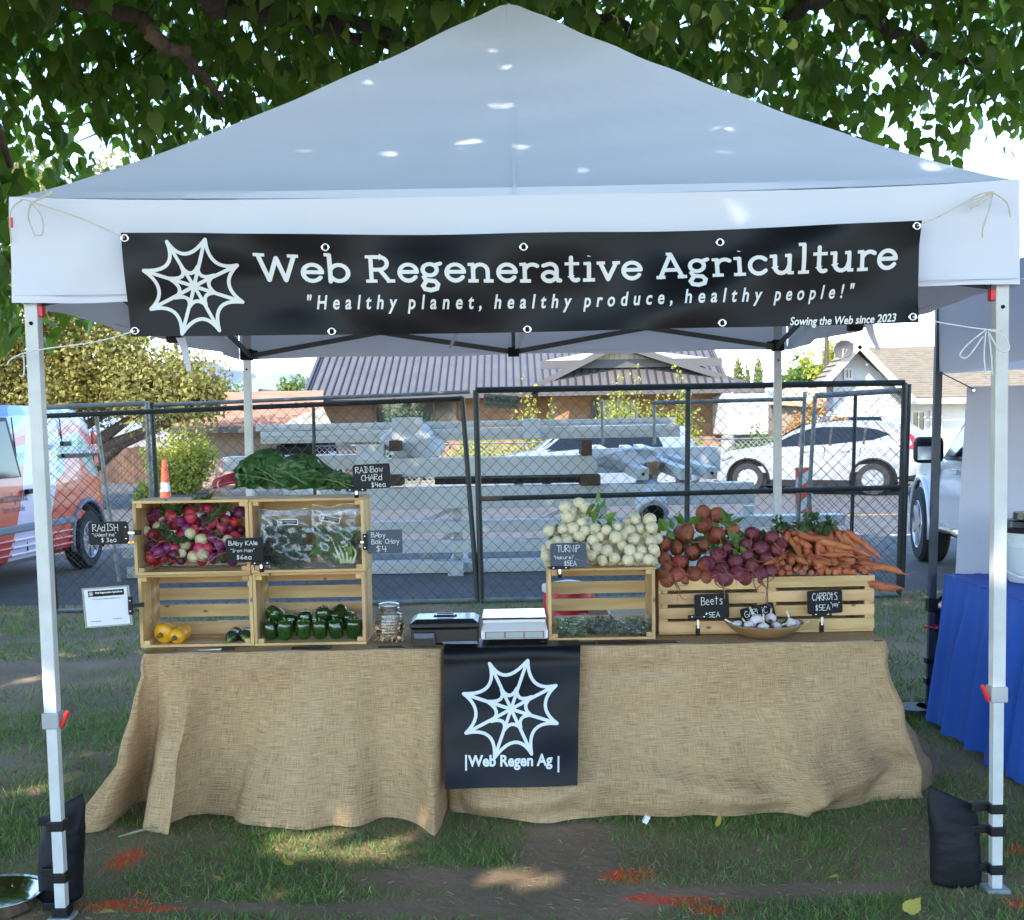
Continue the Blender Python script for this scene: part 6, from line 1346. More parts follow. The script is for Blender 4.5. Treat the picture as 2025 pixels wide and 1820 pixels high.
# carrots
m_carrot = mat('carrot_skin', (.42, .125, .045), (.30, .085, .035), scale=7, rough=.6, bump=.35, bscale=30, rnd=.16, stretch=(1, 1, 3), detail=7)
CM = []
for k in range(5):
    rr = random.Random(k); L = .125+.015*k; pts = []; rs = []; b = rr.uniform(-.02, .02); b2 = rr.uniform(-.012, .012)
    for i in range(13):
        s = i/12; r = .0158*(1 if s < .7 else lerp(1, .40, ((s-.7)/.3)**1.7))*(1-.12*s); 
        if i == 0: r = .007
        if i == 1: s = .010; r = .0135
        if i == 12: r = .0035
        pts.append((b*math.sin(math.pi*s), b2*math.sin(2*s), -L*s)); rs.append(r*(1+.05*math.sin(9*s+k)))
    d = Vector(pts[-1])-Vector(pts[-2]); e = Vector(pts[-1]); pts += [tuple(e+Vector((rr.uniform(-.004, .004), rr.uniform(-.004, .004), -.015))), tuple(e+Vector((rr.uniform(-.015, .015), rr.uniform(-.01, .01), -.035)))]; rs += [.0013, .0006]
    mb = MB(); mb.tube(pts, rs, 12); CM.append(mb.mesh('carrot', m_carrot, True))
poly = [(1476, 1142), (1500, 1112), (1522, 1088), (1530, 1062), (1548, 1046), (1580, 1048), (1612, 1056), (1640, 1046), (1668, 1050), (1690, 1062), (1700, 1078), (1700, 1100), (1715, 1112), (1722, 1140), (1716, 1148), (1480, 1150)]
lbC = 'unwashed orange carrot in the heap on the carrot crate'
cp = pack(poly, 8.6, 31, k=1.05)
for i, (u, v) in enumerate(cp):
    Y = 4.80+.14*sm((1150-v)/110)+random.uniform(-.006, .01); p = P(u, v, Y)
    lat = random.gauss(.1, .75)+(.5 if u > 1640 else 0); dz = random.uniform(-.55, .1)
    tip = Vector((lat, -1, dz)).normalized(); o = link_mesh('carrot', CM[i % 5]); s = random.uniform(.75, 1.05)
    if i % 5 in (0, 2, 4) or v > 1122: tip = Vector((-lat*.7, 1, .1-dz*.4)).normalized(); p = p+Vector((0, .0, 0))
    else: p = p-tip*.085*s+Vector((0, .01, 0))
    p.z = max(p.z, zt2+.016); o.location = p; o.scale = (s, s, s); aim(o, tip, random.uniform(0, 6)); tag(o, lbC, 'carrot', 'carrots heaped on the crate')
for i, (u, v, du, dv) in enumerate([(1700, 1112, 32, 8), (1700, 1128, 36, 4), (1690, 1142, 50, 12), (1706, 1148, 42, 8), (1560, 1052, -8, 30), (1575, 1052, 50, 10), (1640, 1052, 10, 50), (1655, 1050, 30, 40), (1665, 1056, 40, 30), (1600, 1060, 50, 14), (1545, 1078, -14, 34), (1620, 1070, 14, 46), (1672, 1050, 28, 20)]):
    Y = 4.82+.10*sm((1150-v)/110); a, b = P(u, v, Y), P(u+du, v+dv, Y-.02); o = link_mesh('carrot', CM[(i*2) % 5]); o.location = a; aim(o, b-a, i); s = random.uniform(.9, 1.1); o.scale = (s, s, s); tag(o, lbC, 'carrot', 'carrots heaped on the crate')
FERN = ([(0, 0, 0), (.5, .3, 0), (.12, .35, 0), (.4, .7, .05), (0, 1, 0), (-.4, .65, .05), (-.12, .35, 0), (-.5, .28, 0)], [(0, 1, 2), (2, 3, 4), (4, 5, 6), (6, 7, 0), (0, 2, 4, 6)])
m_fern = mat('carrot_fern', (.03, .075, .022), island=.4, rough=.6, trl=.2, trl_col=(.06, .14, .03))
greens('carrot_greens', 'feathery green carrot tops rising behind the carrot heap', SP([(1535, 1044, .028), (1548, 1050, .03), (1585, 1040, .025), (1604, 1038, .03), (1625, 1038, .032), (1640, 1044, .028), (1612, 1125, .012), (1600, 1128, .01), (1520, 1056, .02)], 4.93)+SP([(1560, 1100, .08), (1640, 1095, .09), (1600, 1080, .08)], 5.0), .035, m_fern, 63, 14000, piece=FERN, tipz=.8)
# peppers
m_pep = mat('pepper_green', (.008, .036, .006), (.016, .06, .009), scale=5, rough=.12, rnd=.3, coat=.5, spec=.6); m_stem = mat('pepper_stem', (.12, .24, .04), rough=.5)
pp = [(.03, .36), (.16, .43), (.32, .47), (.46, .42), (.53, .25), (.53, .0), (.49, -.25), (.42, -.43), (.26, -.50), (.10, -.47), (.01, -.44)]
PM = []
for k in range(3):
    n = 3+k % 2+(k == 2); mb = MB(); mb.lathe(pp, 32, mod=lambda a, z: 1-.10*abs(math.sin(n*a/2+k))**.5*0-.11*(1-abs(math.sin(n*a/2+.3*k)))**2*(1.1-z)); pm = mb.mesh('pepper', m_pep, True)
    mb = MB(); mb.lathe([(.10, .36), (.15, .40), (.06, .44)], 8); mb.tube([(0, 0, .38), (.02, 0, .5), (.08, .02, .62)], [.055, .045, .06], 8); PM.append((pm, mb.mesh('stem', m_stem, True)))
gz = ZT+.02
pep = [(535, 1249, 4.745, 0, 'green pepper at the left end of the front row'), (564, 1251, 4.74, 0, 'second green pepper from the left in the front row'), (600, 1250, 4.745, 0, 'third green pepper from the left in the front row'), (633, 1249, 4.745, 0, 'fourth green pepper from the left in the front row'), (664, 1247, 4.745, 0, 'fifth green pepper from the left in the front row'), (701, 1247, 4.745, 0, 'green pepper at the right end of the front row'), (545, 1216, 4.82, 1, 'green pepper lying on top at the left of the pile'), (640, 1219, 4.82, 0, 'green pepper in the back row with a light stem'), (668, 1214, 4.83, 1, 'lighter green pepper on top at the right of the pile'), (604, 1226, 4.84, 0, 'green pepper in the back row behind the third'), (690, 1228, 4.84, 0, 'green pepper in the back row at the right'), (575, 1232, 4.86, 0, 'green pepper in the back row behind the second')]
for i, (u, v, Y, tip, lb) in enumerate(pep):
    p = P(u, v, Y); s = random.uniform(.062, .068); bm_, sm_ = PM[i % 3]
    if i < 6: p.z = ZT+.02+.55*s+.006
    o = link_mesh('pepper', bm_); o.location = p; o.scale = (s*.92, s*.92, s*1.2); o.rotation_euler = (rad(random.uniform(-8, 8)) if not tip else rad(60), rad(random.uniform(-10, 10)), random.uniform(0, 6)); tag(o, lb, 'pepper', 'green peppers in the lower crate'); link_mesh('stem', sm_, o)
# squash and zucchini
def gourd(name, a, b, r0, r1, m, label, cat, stem=m_stem):
    a, b = Vector(a), Vector(b); mb = MB(); n = 12; d = (b-a).normalized()
    pts = [lerp(a, b, i/n) for i in range(n+1)]; rs = [max(.004, (lerp(r0, r1, i/n)+.004*math.sin(i*.6))*math.sqrt(max(0, 1-(2*i/n-1)**6))) for i in range(n+1)]
    mb.tube(pts, rs, 16); t = empty(name, lerp(a, b, .5), label, cat); mb.build('body', m, t, smooth=True); mb = MB(); mb.tube([a, a-d*.006, a-d*.02], [.011, .009, .008], 8); mb.build('stem', stem, t, smooth=True); return t
m_sq = mat('squash_yellow', (.72, .36, .015), (.66, .30, .01), scale=4, rough=.35, spec=.5); m_zu = mat('zucchini_green', (.012, .03, .012), (.02, .045, .018), scale=12, rough=.3)
mdst = mat('squash_stem', (.15, .12, .03), rough=.7)
gourd('squash', P(318, 1256, 4.73), P(341, 1242, 4.81), .040, .034, m_sq, 'larger yellow squash at the left side of the lower left crate', 'squash', mdst)
gourd('squash', P(345, 1262, 4.71), P(366, 1247, 4.81), .026, .037, m_sq, 'paler yellow squash leaning against the larger squash', 'squash', mdst)
gourd('zucchini', P(455, 1264, 4.735), P(470, 1248, 4.85), .022, .026, m_zu, 'dark zucchini lying freely in the lower left crate', 'zucchini')
gourd('zucchini', P(484, 1261, 4.74), P(490, 1248, 4.86), .022, .024, m_zu, 'dark zucchini against the right side of the lower left crate', 'zucchini')
# rainbow chard on top
m_chard = mat('chard_leaf', (.03, .085, .022), (.05, .12, .03), scale=14, rough=.38, pucker=42, spec=.5, lo=.3, hi=.7); m_cst = mat('chard_stem', (.36, .012, .04), (.28, .03, .05), scale=20, rough=.4)
t = empty('rainbow_chard', P(580, 965, 4.70), 'bunch of dark green rainbow chard with red stems on top of the left crates', 'chard')
ztop = zt+Dv
def cleaf(pts, w, lift, seed, nm='leaf'):
    rr = random.Random(seed); pts = [Vector(p) for p in pts]; ph = rr.uniform(0, 6)
    def f(u, v):
        x = v*(len(pts)-1); i = min(int(x), len(pts)-2); k = x-i; c = lerp(pts[i], pts[i+1], k); s = 2*u-1
        ww = w*(math.sin(math.pi*min(1, v*.92+.08))**.55)*(1+.10*math.sin(11*v+ph))
        ruf = .010*math.sin(23*v+ph+2*s)*abs(s)+.007*math.sin(31*v-3*s+ph)*abs(s)+.004*math.sin(40*v+18*s)
        z = c.z+lift*(1-abs(s)**2.2)*math.sin(math.pi*min(1, v+.1))+ruf; return (c.x+.004*math.sin(9*s+9*v), c.y+s*ww, max(z, ztop+.004+.0012*seed))
    mb = MB(); mb.grid(f, 18, 44); return mb.build(nm, m_chard, t, smooth=True)
for i, (u0, u1, v0, v1, Y, w, l) in enumerate([(468, 640, 962, 958, 4.70, .075, .05), (470, 700, 950, 966, 4.74, .085, .07), (480, 700, 940, 962, 4.77, .09, .10), (476, 610, 925, 940, 4.76, .085, .115), (560, 708, 950, 968, 4.72, .07, .05), (464, 560, 935, 960, 4.70, .06, .085), (540, 690, 925, 955, 4.80, .08, .08)]):
    cleaf([P(u0, v0, Y), P((u0+u1)/2, min(v0, v1)-6, Y), P(u1, v1, Y-.01)], w, l*.55, i+1)
def front_leaf(cu, cv, ru, rv, Y, seed):
    """leaf blade hanging over the crate edge, facing the customer"""
    rr = random.Random(seed); ph = rr.uniform(0, 6)
    def f(u, v):
        a = 2*math.pi*u; r = v*(1+.05*math.sin(7*a+ph)+.035*math.sin(13*a)+.02*math.sin(22*a+2*ph)); p = P(cu+ru*r*math.cos(a), cv-rv*r*math.sin(a), Y)
        p.y += .03*v*v*abs(math.sin(a))+.012*math.sin(5*a+5*v+ph)*v+.006*math.sin(12*r*math.cos(a)+ph)+.02*(1-v)*0; p.z = max(p.z, ztop+.003+.001*seed); return tuple(p)
    mb = MB(); mb.grid(f, 48, 12); mb.build('leaf', m_chard, t, smooth=True)
front_leaf(540, 938, 72, 30, 4.665, 1); front_leaf(490, 948, 26, 20, 4.645, 2); front_leaf(640, 950, 62, 20, 4.675, 3); front_leaf(585, 948, 60, 22, 4.655, 4); front_leaf(560, 920, 50, 15, 4.70, 5); front_leaf(680, 958, 32, 11, 4.66, 6)
for u0, v0, u1, v1, Y in ((560, 962, 500, 920, 4.640), (565, 960, 470, 938, 4.630), (700, 962, 610, 945, 4.655), (600, 955, 545, 926, 4.650), (690, 966, 650, 950, 4.645)):
    a, b = P(u0, v0, Y), P(u1, v1, Y); mb = MB(); m_ = lerp(a, b, .5)+Vector((0, -.004, .008)); mb.tube([a, m_, b], [.0028, .002, .001], 5)
    for k in (.2, .4, .6, .8):
        c = lerp(a, b, k); c.z += .008*math.sin(math.pi*k)
        for s in (-1, 1): mb.tube([c, c+Vector((-.022+.01*s, .0, .026*s+.01))*(1.2-k)], [.0012, .0005], 4)
    mb.build('leaf_vein', mat('chard_vein', (.10, .16, .05), rough=.5), t)
for i in range(7):
    a, b = P(420+random.uniform(-3, 5), 964-i*2.0, 4.66+i*.012), P(480, 950-i*2.5, 4.68+i*.012); a.z = max(a.z, ztop+.008); b.z = max(b.z, ztop+.012); mb = MB(); mb.tube([a, lerp(a, b, .5)+Vector((0, 0, .004)), b], [.0075, .0085, .007], 8); mb.build('stalk', m_cst, t, smooth=True)
mb = MB(); q = P(436, 960, 4.68); mb.tube([q+Vector((.0, .045*math.cos(a), .018*math.sin(a)+.004)) for a in np.linspace(0, 6.28, 14)], .003, 6); mb.build('rubber_band', m_cord, t)
# bags
m_film = glass_mat('clear_film', (.97, .98, .98), .03, .10, .05)
m_kale = mat('kale_leaf', (.025, .06, .03), (.06, .11, .07), scale=9, island=.4, rough=.5, trl=.1); m_bok = mat('bok_choy_leaf', (.07, .15, .035), (.13, .24, .06), scale=8, island=.25, rough=.4, trl=.15)
m_pale = mat('bok_stem', (.5, .56, .36), rough=.4)
def bag(name, label, u0, u1, v0, v1, Y, th, seed, leaf_m, n, leaf, tipz, top=.25, floor=None, cat='bag', stems=0):
    a, b = P(u0, v1, Y), P(u1, v0, Y); W, H = b.x-a.x, b.z-a.z; z0 = floor if floor is not None else a.z
    t = empty(name, (lerp(a.x, b.x, .5), Y, z0), label, cat); rr = np.random.default_rng(seed); ph = rr.random(9)*6.28
    def f(side):
        def g(u, v):
            e = math.sin(math.pi*u)**.45*(math.sin(math.pi*min(1, v*.62+.06))**.5 if v < .95 else .3)*(1-top*v)
            d = th*e*(1+.14*math.sin(9*u+7*v+ph[0])+.10*math.sin(17*u-12*v+ph[1])+.06*math.sin(31*v+14*u+ph[2]))+.004*math.sin(24*u*v+ph[3])
            return (a.x+W*u+.006*math.sin(9*v+ph[4]), Y+side*d*.5+.004*math.sin(6*u+8*v), z0+H*v+.006*math.sin(8*u+ph[5])*v)
        return g
    mb = MB(); mb.grid(f(-1), 30, 30); mb.grid(f(1), 30, 30); mb.build('film', m_film, t, smooth=True)
    T = np.stack([a.x+W*(.16+.68*rr.random(n)), Y+th*.30*(rr.random(n)-.5)*1.4+.01, z0+leaf*.35*(tipz > 0)+H*(.05+(.62-.25*(tipz > .5))*rr.random(n))], 1)
    tip = rr.normal(size=(n, 3))*.5; tip[:, 2] += tipz; tip[:, 1] -= .1
    instances('leaves', BIGLEAF[0], BIGLEAF[1], rotmats(tip, rr.random(n)*6.3, leaf*(.6+.7*rr.random(n))), T-np.array([0, 0, leaf*.3*(tipz > 0)]), leaf_m, t, kind='stuff', off=tuple(origin(t)))
    for i in range(stems):
        p = Vector((a.x+W*(.45+.08*i), Y-th*.3, z0+H*.42)); q = Vector((a.x+W*(.62+.055*i), Y-th*.34, z0+.02)); mb = MB(); mb.tube([p, lerp(p, q, .5)+Vector((.005*i, 0, 0)), q], [.003, .0045, .007], 6); mb.build('stem', m_pale, t, smooth=True)
    return t
fl = zt+.012
k1 = bag('kale_bag', 'clear bag of baby kale standing left in the upper right crate of the left table', 510, 612, 1000, 1118, 4.70, .085, 71, m_kale, 420, .042, .2, floor=fl)
k2 = bag('bok_choy_bag', 'clear bag of baby bok choy standing right of the kale bag', 618, 712, 992, 1118, 4.70, .08, 72, m_bok, 170, .062, 1.0, floor=fl, stems=5)
for t_, u, v, rz_ in ((k1, 569, 1033, 0), (k2, 652, 1027, -12)):
    c = P(u, v, 4.652); R = Matrix.Rotation(rad(-rz_), 3, 'Y'); mb = MB(); mb.box(c, (.078, .0008, .022), R); lb_ = mb.build('label', m_print, t_)
    mb = MB(); mb.box(c+Vector((0, -.0008, 0)), (.073, .0008, .0175), R); s_ = mb.build('print', mat('label_navy', (.012, .014, .035), rough=.4), t_)
    fn = lambda x, y, l: c+R @ Vector((x, -.0012-l, y)); mb = MB(); emblem(mb, fn, -.027, 0, .0075, .0009); type_mesh(mb, 'Web Regenerative Agriculture', .0048, fn, x=-.014, y=.001, width=.046, cut=1); type_mesh(mb, 'BABY KALE' if t_ is k1 else 'BOK CHOY', .005, fn, x=-.004, y=-.006, width=.026, cut=1); mb.build('lettering', m_print, t_)
fl = ZT+.022
for i, (u0, u1, v0, v1, Y, m, lb) in enumerate([(1098, 1165, 1226, 1268, 4.72, m_tops2, 'clear bag of loose leaves at the left in the open fronted crate'), (1150, 1235, 1232, 1266, 4.76, m_kale, 'clear bag of herbs in the middle of the open fronted crate'), (1215, 1290, 1228, 1266, 4.73, m_tops, 'clear bag of dark herbs at the right of the open fronted crate')]):
    bag('greens_bag', lb, u0, u1, v0, v1, Y, .10, 80+i, m, 170, .03, 0, top=.5, floor=fl)
# garlic bowl
t = empty('wooden_bowl', P(1512, 1280, 4.70), 'wide wooden bowl heaped with garlic on the burlap', 'bowl'); c = P(1512, 1280, 4.70); c.z = ZT+.006; t.location = c
m_bowl = mat('bowl_wood', (.30, .18, .075), (.22, .125, .05), scale=7, rough=.45, bump=.15, stretch=(1, 1, 5), detail=6)
mb = MB(); mb.lathe([(.001, 0), (.05, .0), (.09, .011), (.122, .030), (.146, .053), (.151, .060), (.146, .060), (.118, .035), (.086, .019), (.05, .009), (.001, .008)], 40, c); mb.build('bowl', m_bowl, t, smooth=True)
m_gar = mat('garlic_skin', (.66, .62, .60), (.58, .50, .52), scale=10, rough=.5, bump=.25, bscale=30, stretch=(4, 4, .6), rnd=.06); m_groot = mat('garlic_root', (.22, .19, .13), (.14, .12, .09), scale=40, rough=1, bump=1); m_gst = mat('garlic_stalk', (.62, .62, .48), rough=.6)
gp_ = [(.02, .62), (.09, .45), (.2, .33), (.38, .2), (.5, .02), (.49, -.16), (.40, -.31), (.25, -.39), (.12, -.37), (.01, -.34)]
mb = MB(); mb.lathe(gp_, 24, mod=lambda a, z: 1-.07*(1-abs(math.sin(3.5*a)))**2); GM = mb.mesh('garlic', m_gar, True)
mb = MB(); mb.tube([(0, 0, .5), (.02, 0, .8), (.0, .02, 1.15)], [.10, .08, .085], 8); GS_ = mb.mesh('stalk', m_gst, True); mb = MB(); mb.lathe([(.19, -.36), (.17, -.42), (.08, -.44), (.01, -.45)], 12, mod=lambda a, z: 1+.2*math.sin(5*a)); GR_ = mb.mesh('roots', m_groot, True)
for i, (u, v, Y, d, lb) in enumerate([(1457, 1237, 4.68, (-1, .1, .5), 'garlic bulb at the left rim with its stalk over the edge'), (1480, 1238, 4.65, (-.2, .6, .3), 'second garlic bulb from the left in the bowl'), (1495, 1226, 4.66, (-.3, .8, .8), 'largest garlic bulb on top with its root end showing'), (1524, 1222, 4.70, (.2, .7, .5), 'garlic bulb at the back leaning on the garlic board'), (1510, 1240, 4.63, (.1, .5, 1), 'garlic bulb in the middle with upright stalk'), (1536, 1240, 4.66, (.8, .3, .2), 'garlic bulb right of the middle'), (1564, 1232, 4.68, (-.35, .0, 1), 'garlic bulb at the right with upright stalk'), (1576, 1236, 4.70, (1, .1, .25), 'garlic bulb at the right rim with stalk pointing right'), (1495, 1248, 4.70, (0, -.5, 1), 'garlic bulb low in the bowl')]):
    o = link_mesh('garlic', GM); p = P(u, v, Y); o.location = p; s = .045 if i != 2 else .054; o.scale = (s, s, s); o.rotation_mode = 'QUATERNION'; o.rotation_quaternion = Vector(d).normalized().to_track_quat('Z', 'Y'); tag(o, lb, 'garlic', 'garlic bulbs in the bowl'); link_mesh('stalk', GS_, o); link_mesh('roots', GR_, o)
# ------------------------------------------------------------------ chalkboards and clips
m_slate = mat('slate_board', (.004, .0045, .006), (.007, .008, .010), scale=9, rough=.4, spec=.2); m_slate2 = mat('slate_board_glare', (.055, .075, .105), (.04, .055, .08), scale=6, rough=.6); m_chalk = mat('chalk', (.66, .68, .68), rough=.9)  # second slate: glare painted in as a lighter blue-grey board colour
m_metal = mat('clip_metal', (.55, .55, .58), rough=.25, metal=1)
def board(u0, u1, v0, v1, Y, tilt, lines, label, m=m_slate, clip=None, yaw=0, pitch=0):
    """lines: (text, left fraction, baseline fraction, height fraction, width fraction)"""
    c = P((u0+u1)/2, (v0+v1)/2, Y); W, H = (u1-u0)*Y/FPX, (v1-v0)*Y/FPX; t = empty('chalkboard', c, label, 'chalkboard')
    R = Matrix.Rotation(rad(yaw), 3, 'Z') @ Matrix.Rotation(rad(-tilt-1), 3, 'Y') @ Matrix.Rotation(rad(pitch), 3, 'X'); F = R @ Matrix.Rotation(rad(90), 3, 'X')
    mb = MB(); mb.rbox(c, (W, H, .005), .009, 4, F); mb.build('board', m, t, bevel=.0008)
    fn = lambda x, y, l: c+R @ Vector((x-W/2, -.0028-l, y-H/2)); mb = MB()
    for tx, fx, fy, fh, fw in lines: chalk(mb, tx, fx*W, fy*H, fh*H, fw*W, fn, w=.0021 if fh > .16 else .0015)
    o = mb.build('lettering', m_chalk, t)
    if clip:
        cu, cv, w, d = clip; q = P(cu, cv, Y-.008); mb = MB()
        if d == 'v':  # bar upright, clip jaws pointing sideways
            mb.box(q, (.016, .01, .062)); k = [(0, .022), (0, -.022)]
        else: mb.box(q, (.078, .01, .013)); k = [(-.024, 0), (.024, 0)]
        b = mb.build('clip_bar', m_bracket, t, bevel=.002)
        for x, z in k: mb = MB(); mb.lathe([(.0035, 0), (.003, .0015), (.001, .002)], 10, q+Vector((x, -.0055, z)), Matrix.Rotation(rad(90), 3, 'X')); mb.build('rivet', m_metal, b)
        dx, dz = {'v': (w, 0), 'd': (0, -w)}[d]
        mb = MB(); mb.bar(q+Vector((dx*.15, -.003, dz*.15)), q+Vector((dx*.6, -.004, dz*.6)), .009, .009, up=(0, 1, 0)); mb.build('swivel', m_metal, b)
        mb = MB(); mb.bar(q+Vector((dx*.45, .0, dz*.45)), q+Vector((dx, .004, dz)), .017, .014, up=(0, 1, 0)); mb.build('peg', m_bracket, b, bevel=.002)
    return t
board(175, 253, 1032, 1077, 4.60, 0, [('RAdISH', .12, .60, .30, .66), ('"VAlentine"', .10, .36, .15, .62), ('$ 3ea', .32, .10, .19, .40)], 'chalkboard reading Radish Valentine three dollars beside the crates', clip=(250, 1054, .055, 'v'))
board(447, 521, 1064, 1112, 4.605, -1, [('BAby KAle', .08, .70, .18, .80), ('"Iron Man"', .12, .42, .13, .66), ('$6ea', .28, .12, .18, .42)], 'chalkboard reading Baby Kale six dollars clipped over the crate joint', clip=(517, 1114, .034, 'd'))
board(698, 772, 918, 967, 4.63, 1, [('RAINBow', .08, .66, .24, .74), ('CHARd', .22, .34, .24, .58), ('$4ea', .48, .06, .20, .40)], 'chalkboard reading Rainbow Chard four dollars above the left crates', clip=(705, 969, .03, 'd'))
board(725, 796, 1048, 1095, 4.63, 0, [('BAby', .14, .70, .20, .42), ('Bok CHoy', .14, .42, .20, .80), ('$4', .26, .08, .26, .32)], 'dusty grey chalkboard reading Baby Bok Choy four dollars right of the bagged greens', m_slate2, clip=(722, 1072, -.03, 'v'))
board(1088, 1160, 1074, 1122, 4.64, -1, [('TURNiP', .18, .64, .28, .66), ('"Hakurei"', .10, .34, .14, .56), ('$5EA', .38, .06, .20, .34)], 'blue grey chalkboard reading Turnip Hakurei five dollars in front of the turnips', m_slate2, clip=(1107, 1123, .04, 'd'))
board(1373, 1442, 1174, 1224, 4.74, 1, [('Beets', .20, .56, .32, .66), ('$5EA', .30, .06, .20, .42)], 'chalkboard reading Beets five dollars on the beet crate', clip=(1380, 1220, .075, 'd'))
board(1466, 1534, 1197, 1240, 4.76, 11, [('GARLiC', .10, .56, .32, .70), ('"German White"', .14, .34, .13, .74)], 'tilted chalkboard reading Garlic standing behind the garlic bowl')
board(1596, 1666, 1167, 1214, 4.745, 1, [('CARROtS', .14, .58, .32, .74), ('$5EA', .22, .14, .24, .42), ('"yay"', .66, .30, .16, .26)], 'chalkboard reading Carrots five dollars on the carrot crate', clip=(1625, 1215, .07, 'd'))
# payment sheet in a clear sleeve
c = P(212, 1200, 4.62); t = empty('payment_sign', c, 'white payment sheet in a clear sleeve clipped to the lower left crate', 'sign'); R = Matrix.Rotation(rad(-3.2), 3, 'Y'); W, H = 95*4.62/FPX, 80*4.62/FPX
mb = MB(); mb.box(c, (W, .002, H), R); mb.build('sleeve', mat('sleeve_film', (.42, .47, .42), rough=.2, alpha=.6), t); mb = MB(); mb.box(c+Vector((0, -.003, 0)), (W*.9, .001, H*.92), R); mb.build('paper', mat('paper', (.70, .70, .76), rough=.8), t)
fn = lambda x, y, l: c+R @ Vector((x, -.0045-l, y)); mb = MB(); mb.add([fn(-.067, .042, 0), fn(.071, .042, 0), fn(.071, .065, 0), fn(-.067, .065, 0)], [(0, 1, 2, 3)]); mb.build('header', m_slate, t)
mb = MB(); emblem(mb, fn, -.055, .0535, .009, .0009); type_mesh(mb, 'Web Regenerative Agriculture', .010, fn, x=-.04, y=.053, width=.105, bold=.0003, cut=1, lift=.001); mb.build('header_lettering', m_print, t)
mb = MB(); type_mesh(mb, 'Check out our weekly newsletter below!', .0075, fn, x=-.052, y=.030, width=.108, cut=1); type_mesh(mb, 'Instagram', .008, fn, x=-.064, y=-.055, width=.036, cut=1); type_mesh(mb, 'Facebook', .008, fn, x=.02, y=-.05, width=.034, cut=1); mb.build('lettering', mat('print_blue', (.03, .04, .12), rough=.7), t)
q = P(258, 1198, 4.61); mb = MB(); mb.box(q, (.016, .012, .07)); b = mb.build('clip_bar', m_bracket, t, bevel=.002); mb = MB(); mb.bar(q+Vector((.008, 0, 0)), q+Vector((.05, .01, .002)), .016, .014, up=(0, 1, 0)); mb.build('peg', m_bracket, b)
for z in (.02, -.02): mb = MB(); mb.box(q+Vector((.001, -.008, z)), (.008, .004, .004)); mb.build('rivet', m_metal, b)
# ------------------------------------------------------------------ counter things
c = P(771, 1266, 4.78); c.z = ZT+.005; t = empty('glass_jar', c, 'ribbed glass jar of tan slips with a glass lid beside the peppers', 'jar')
pr = []; 
for i in range(33):
    z = i/32; r = .040+.017*math.sin(math.pi*min(1, z*1.0))**.8 if z < .86 else .036; r += .0022*math.sin(z*70) if .08 < z < .82 else 0; pr.append((r, z*.128))
m_glass = glass_mat('jar_glass', (.93, .96, .95), .10, .04)
mb = MB(); mb.lathe([(.001, .0), (.034, .0)]+pr+[(.036, .134)], 36, c); mb.build('glass', m_glass, t, smooth=True)
mb = MB(); mb.lathe([(.001, .136), (.034, .136), (.041, .140), (.041, .148), (.030, .152), (.012, .155), (.001, .156)], 28, c); mb.build('lid', glass_mat('lid_glass', (.8, .84, .84), .3, .08, .25), t, smooth=40)
mb = MB(); mb.tube([c+Vector((.039*math.cos(a), .039*math.sin(a), .131)) for a in np.linspace(0, 6.28, 24)], .0018, 5); mb.build('wire_clasp', m_metal, t)
r_ = np.random.default_rng(3); n = 700; a = r_.random(n)*6.28; rr_ = .052*np.sqrt(r_.random(n)); T = np.stack([c.x+rr_*np.cos(a), c.y+rr_*np.sin(a), c.z+.008+.062*r_.random(n)], 1)
instances('contents', *SMALL_LEAF, rotmats(r_.normal(size=(n, 3)), r_.random(n)*6, .02*np.ones(n)), T, mat('tan_slips', (.68, .46, .30), island=.35, rough=.8), t, kind='stuff', off=tuple(origin(t)))
# cash box
a, b = P(812, 1272, 4.66), P(945, 1222, 4.66); t = empty('cash_box', ((a.x+b.x)/2, 4.78, ZT), 'black metal cash box with recessed lid handle beside the scale', 'cash box'); z0 = ZT+.006
m_box = mat('black_enamel', (.005, .005, .006), rough=.3, coat=.3)
mb = MB(); mb.bbox((a.x, 4.665, z0), (b.x, 4.86, z0+.062)); mb.build('base', m_box, t, bevel=.006)
mb = MB(); mb.add([(a.x-.003, 4.66, z0+.064), (b.x+.003, 4.66, z0+.064), (b.x+.003, 4.865, z0+.064), (a.x-.003, 4.865, z0+.064), (a.x-.003, 4.66, z0+.082), (b.x+.003, 4.66, z0+.082), (b.x+.003, 4.865, z0+.082), (a.x-.003, 4.865, z0+.082), (a.x+.02, 4.69, z0+.096), (b.x-.02, 4.69, z0+.096), (b.x-.02, 4.84, z0+.096), (a.x+.02, 4.84, z0+.096)],
   [(3, 2, 1, 0), (0, 1, 5, 4), (1, 2, 6, 5), (2, 3, 7, 6), (3, 0, 4, 7), (4, 5, 9, 8), (5, 6, 10, 9), (6, 7, 11, 10), (7, 4, 8, 11), (8, 9, 10, 11)]); mb.build('lid', m_box, t, bevel=.004)
mx_ = (a.x+b.x)/2; mb = MB(); mb.tube([(mx_-.035, 4.765, z0+.097), (mx_-.03, 4.765, z0+.106), (mx_+.03, 4.765, z0+.106), (mx_+.035, 4.765, z0+.097)], .003, 6); mb.build('handle', m_metal, t)
mb = MB(); mb.bbox((mx_-.045, 4.74, z0+.0962), (mx_+.045, 4.79, z0+.0975)); mb.build('handle_recess', m_dark, t)
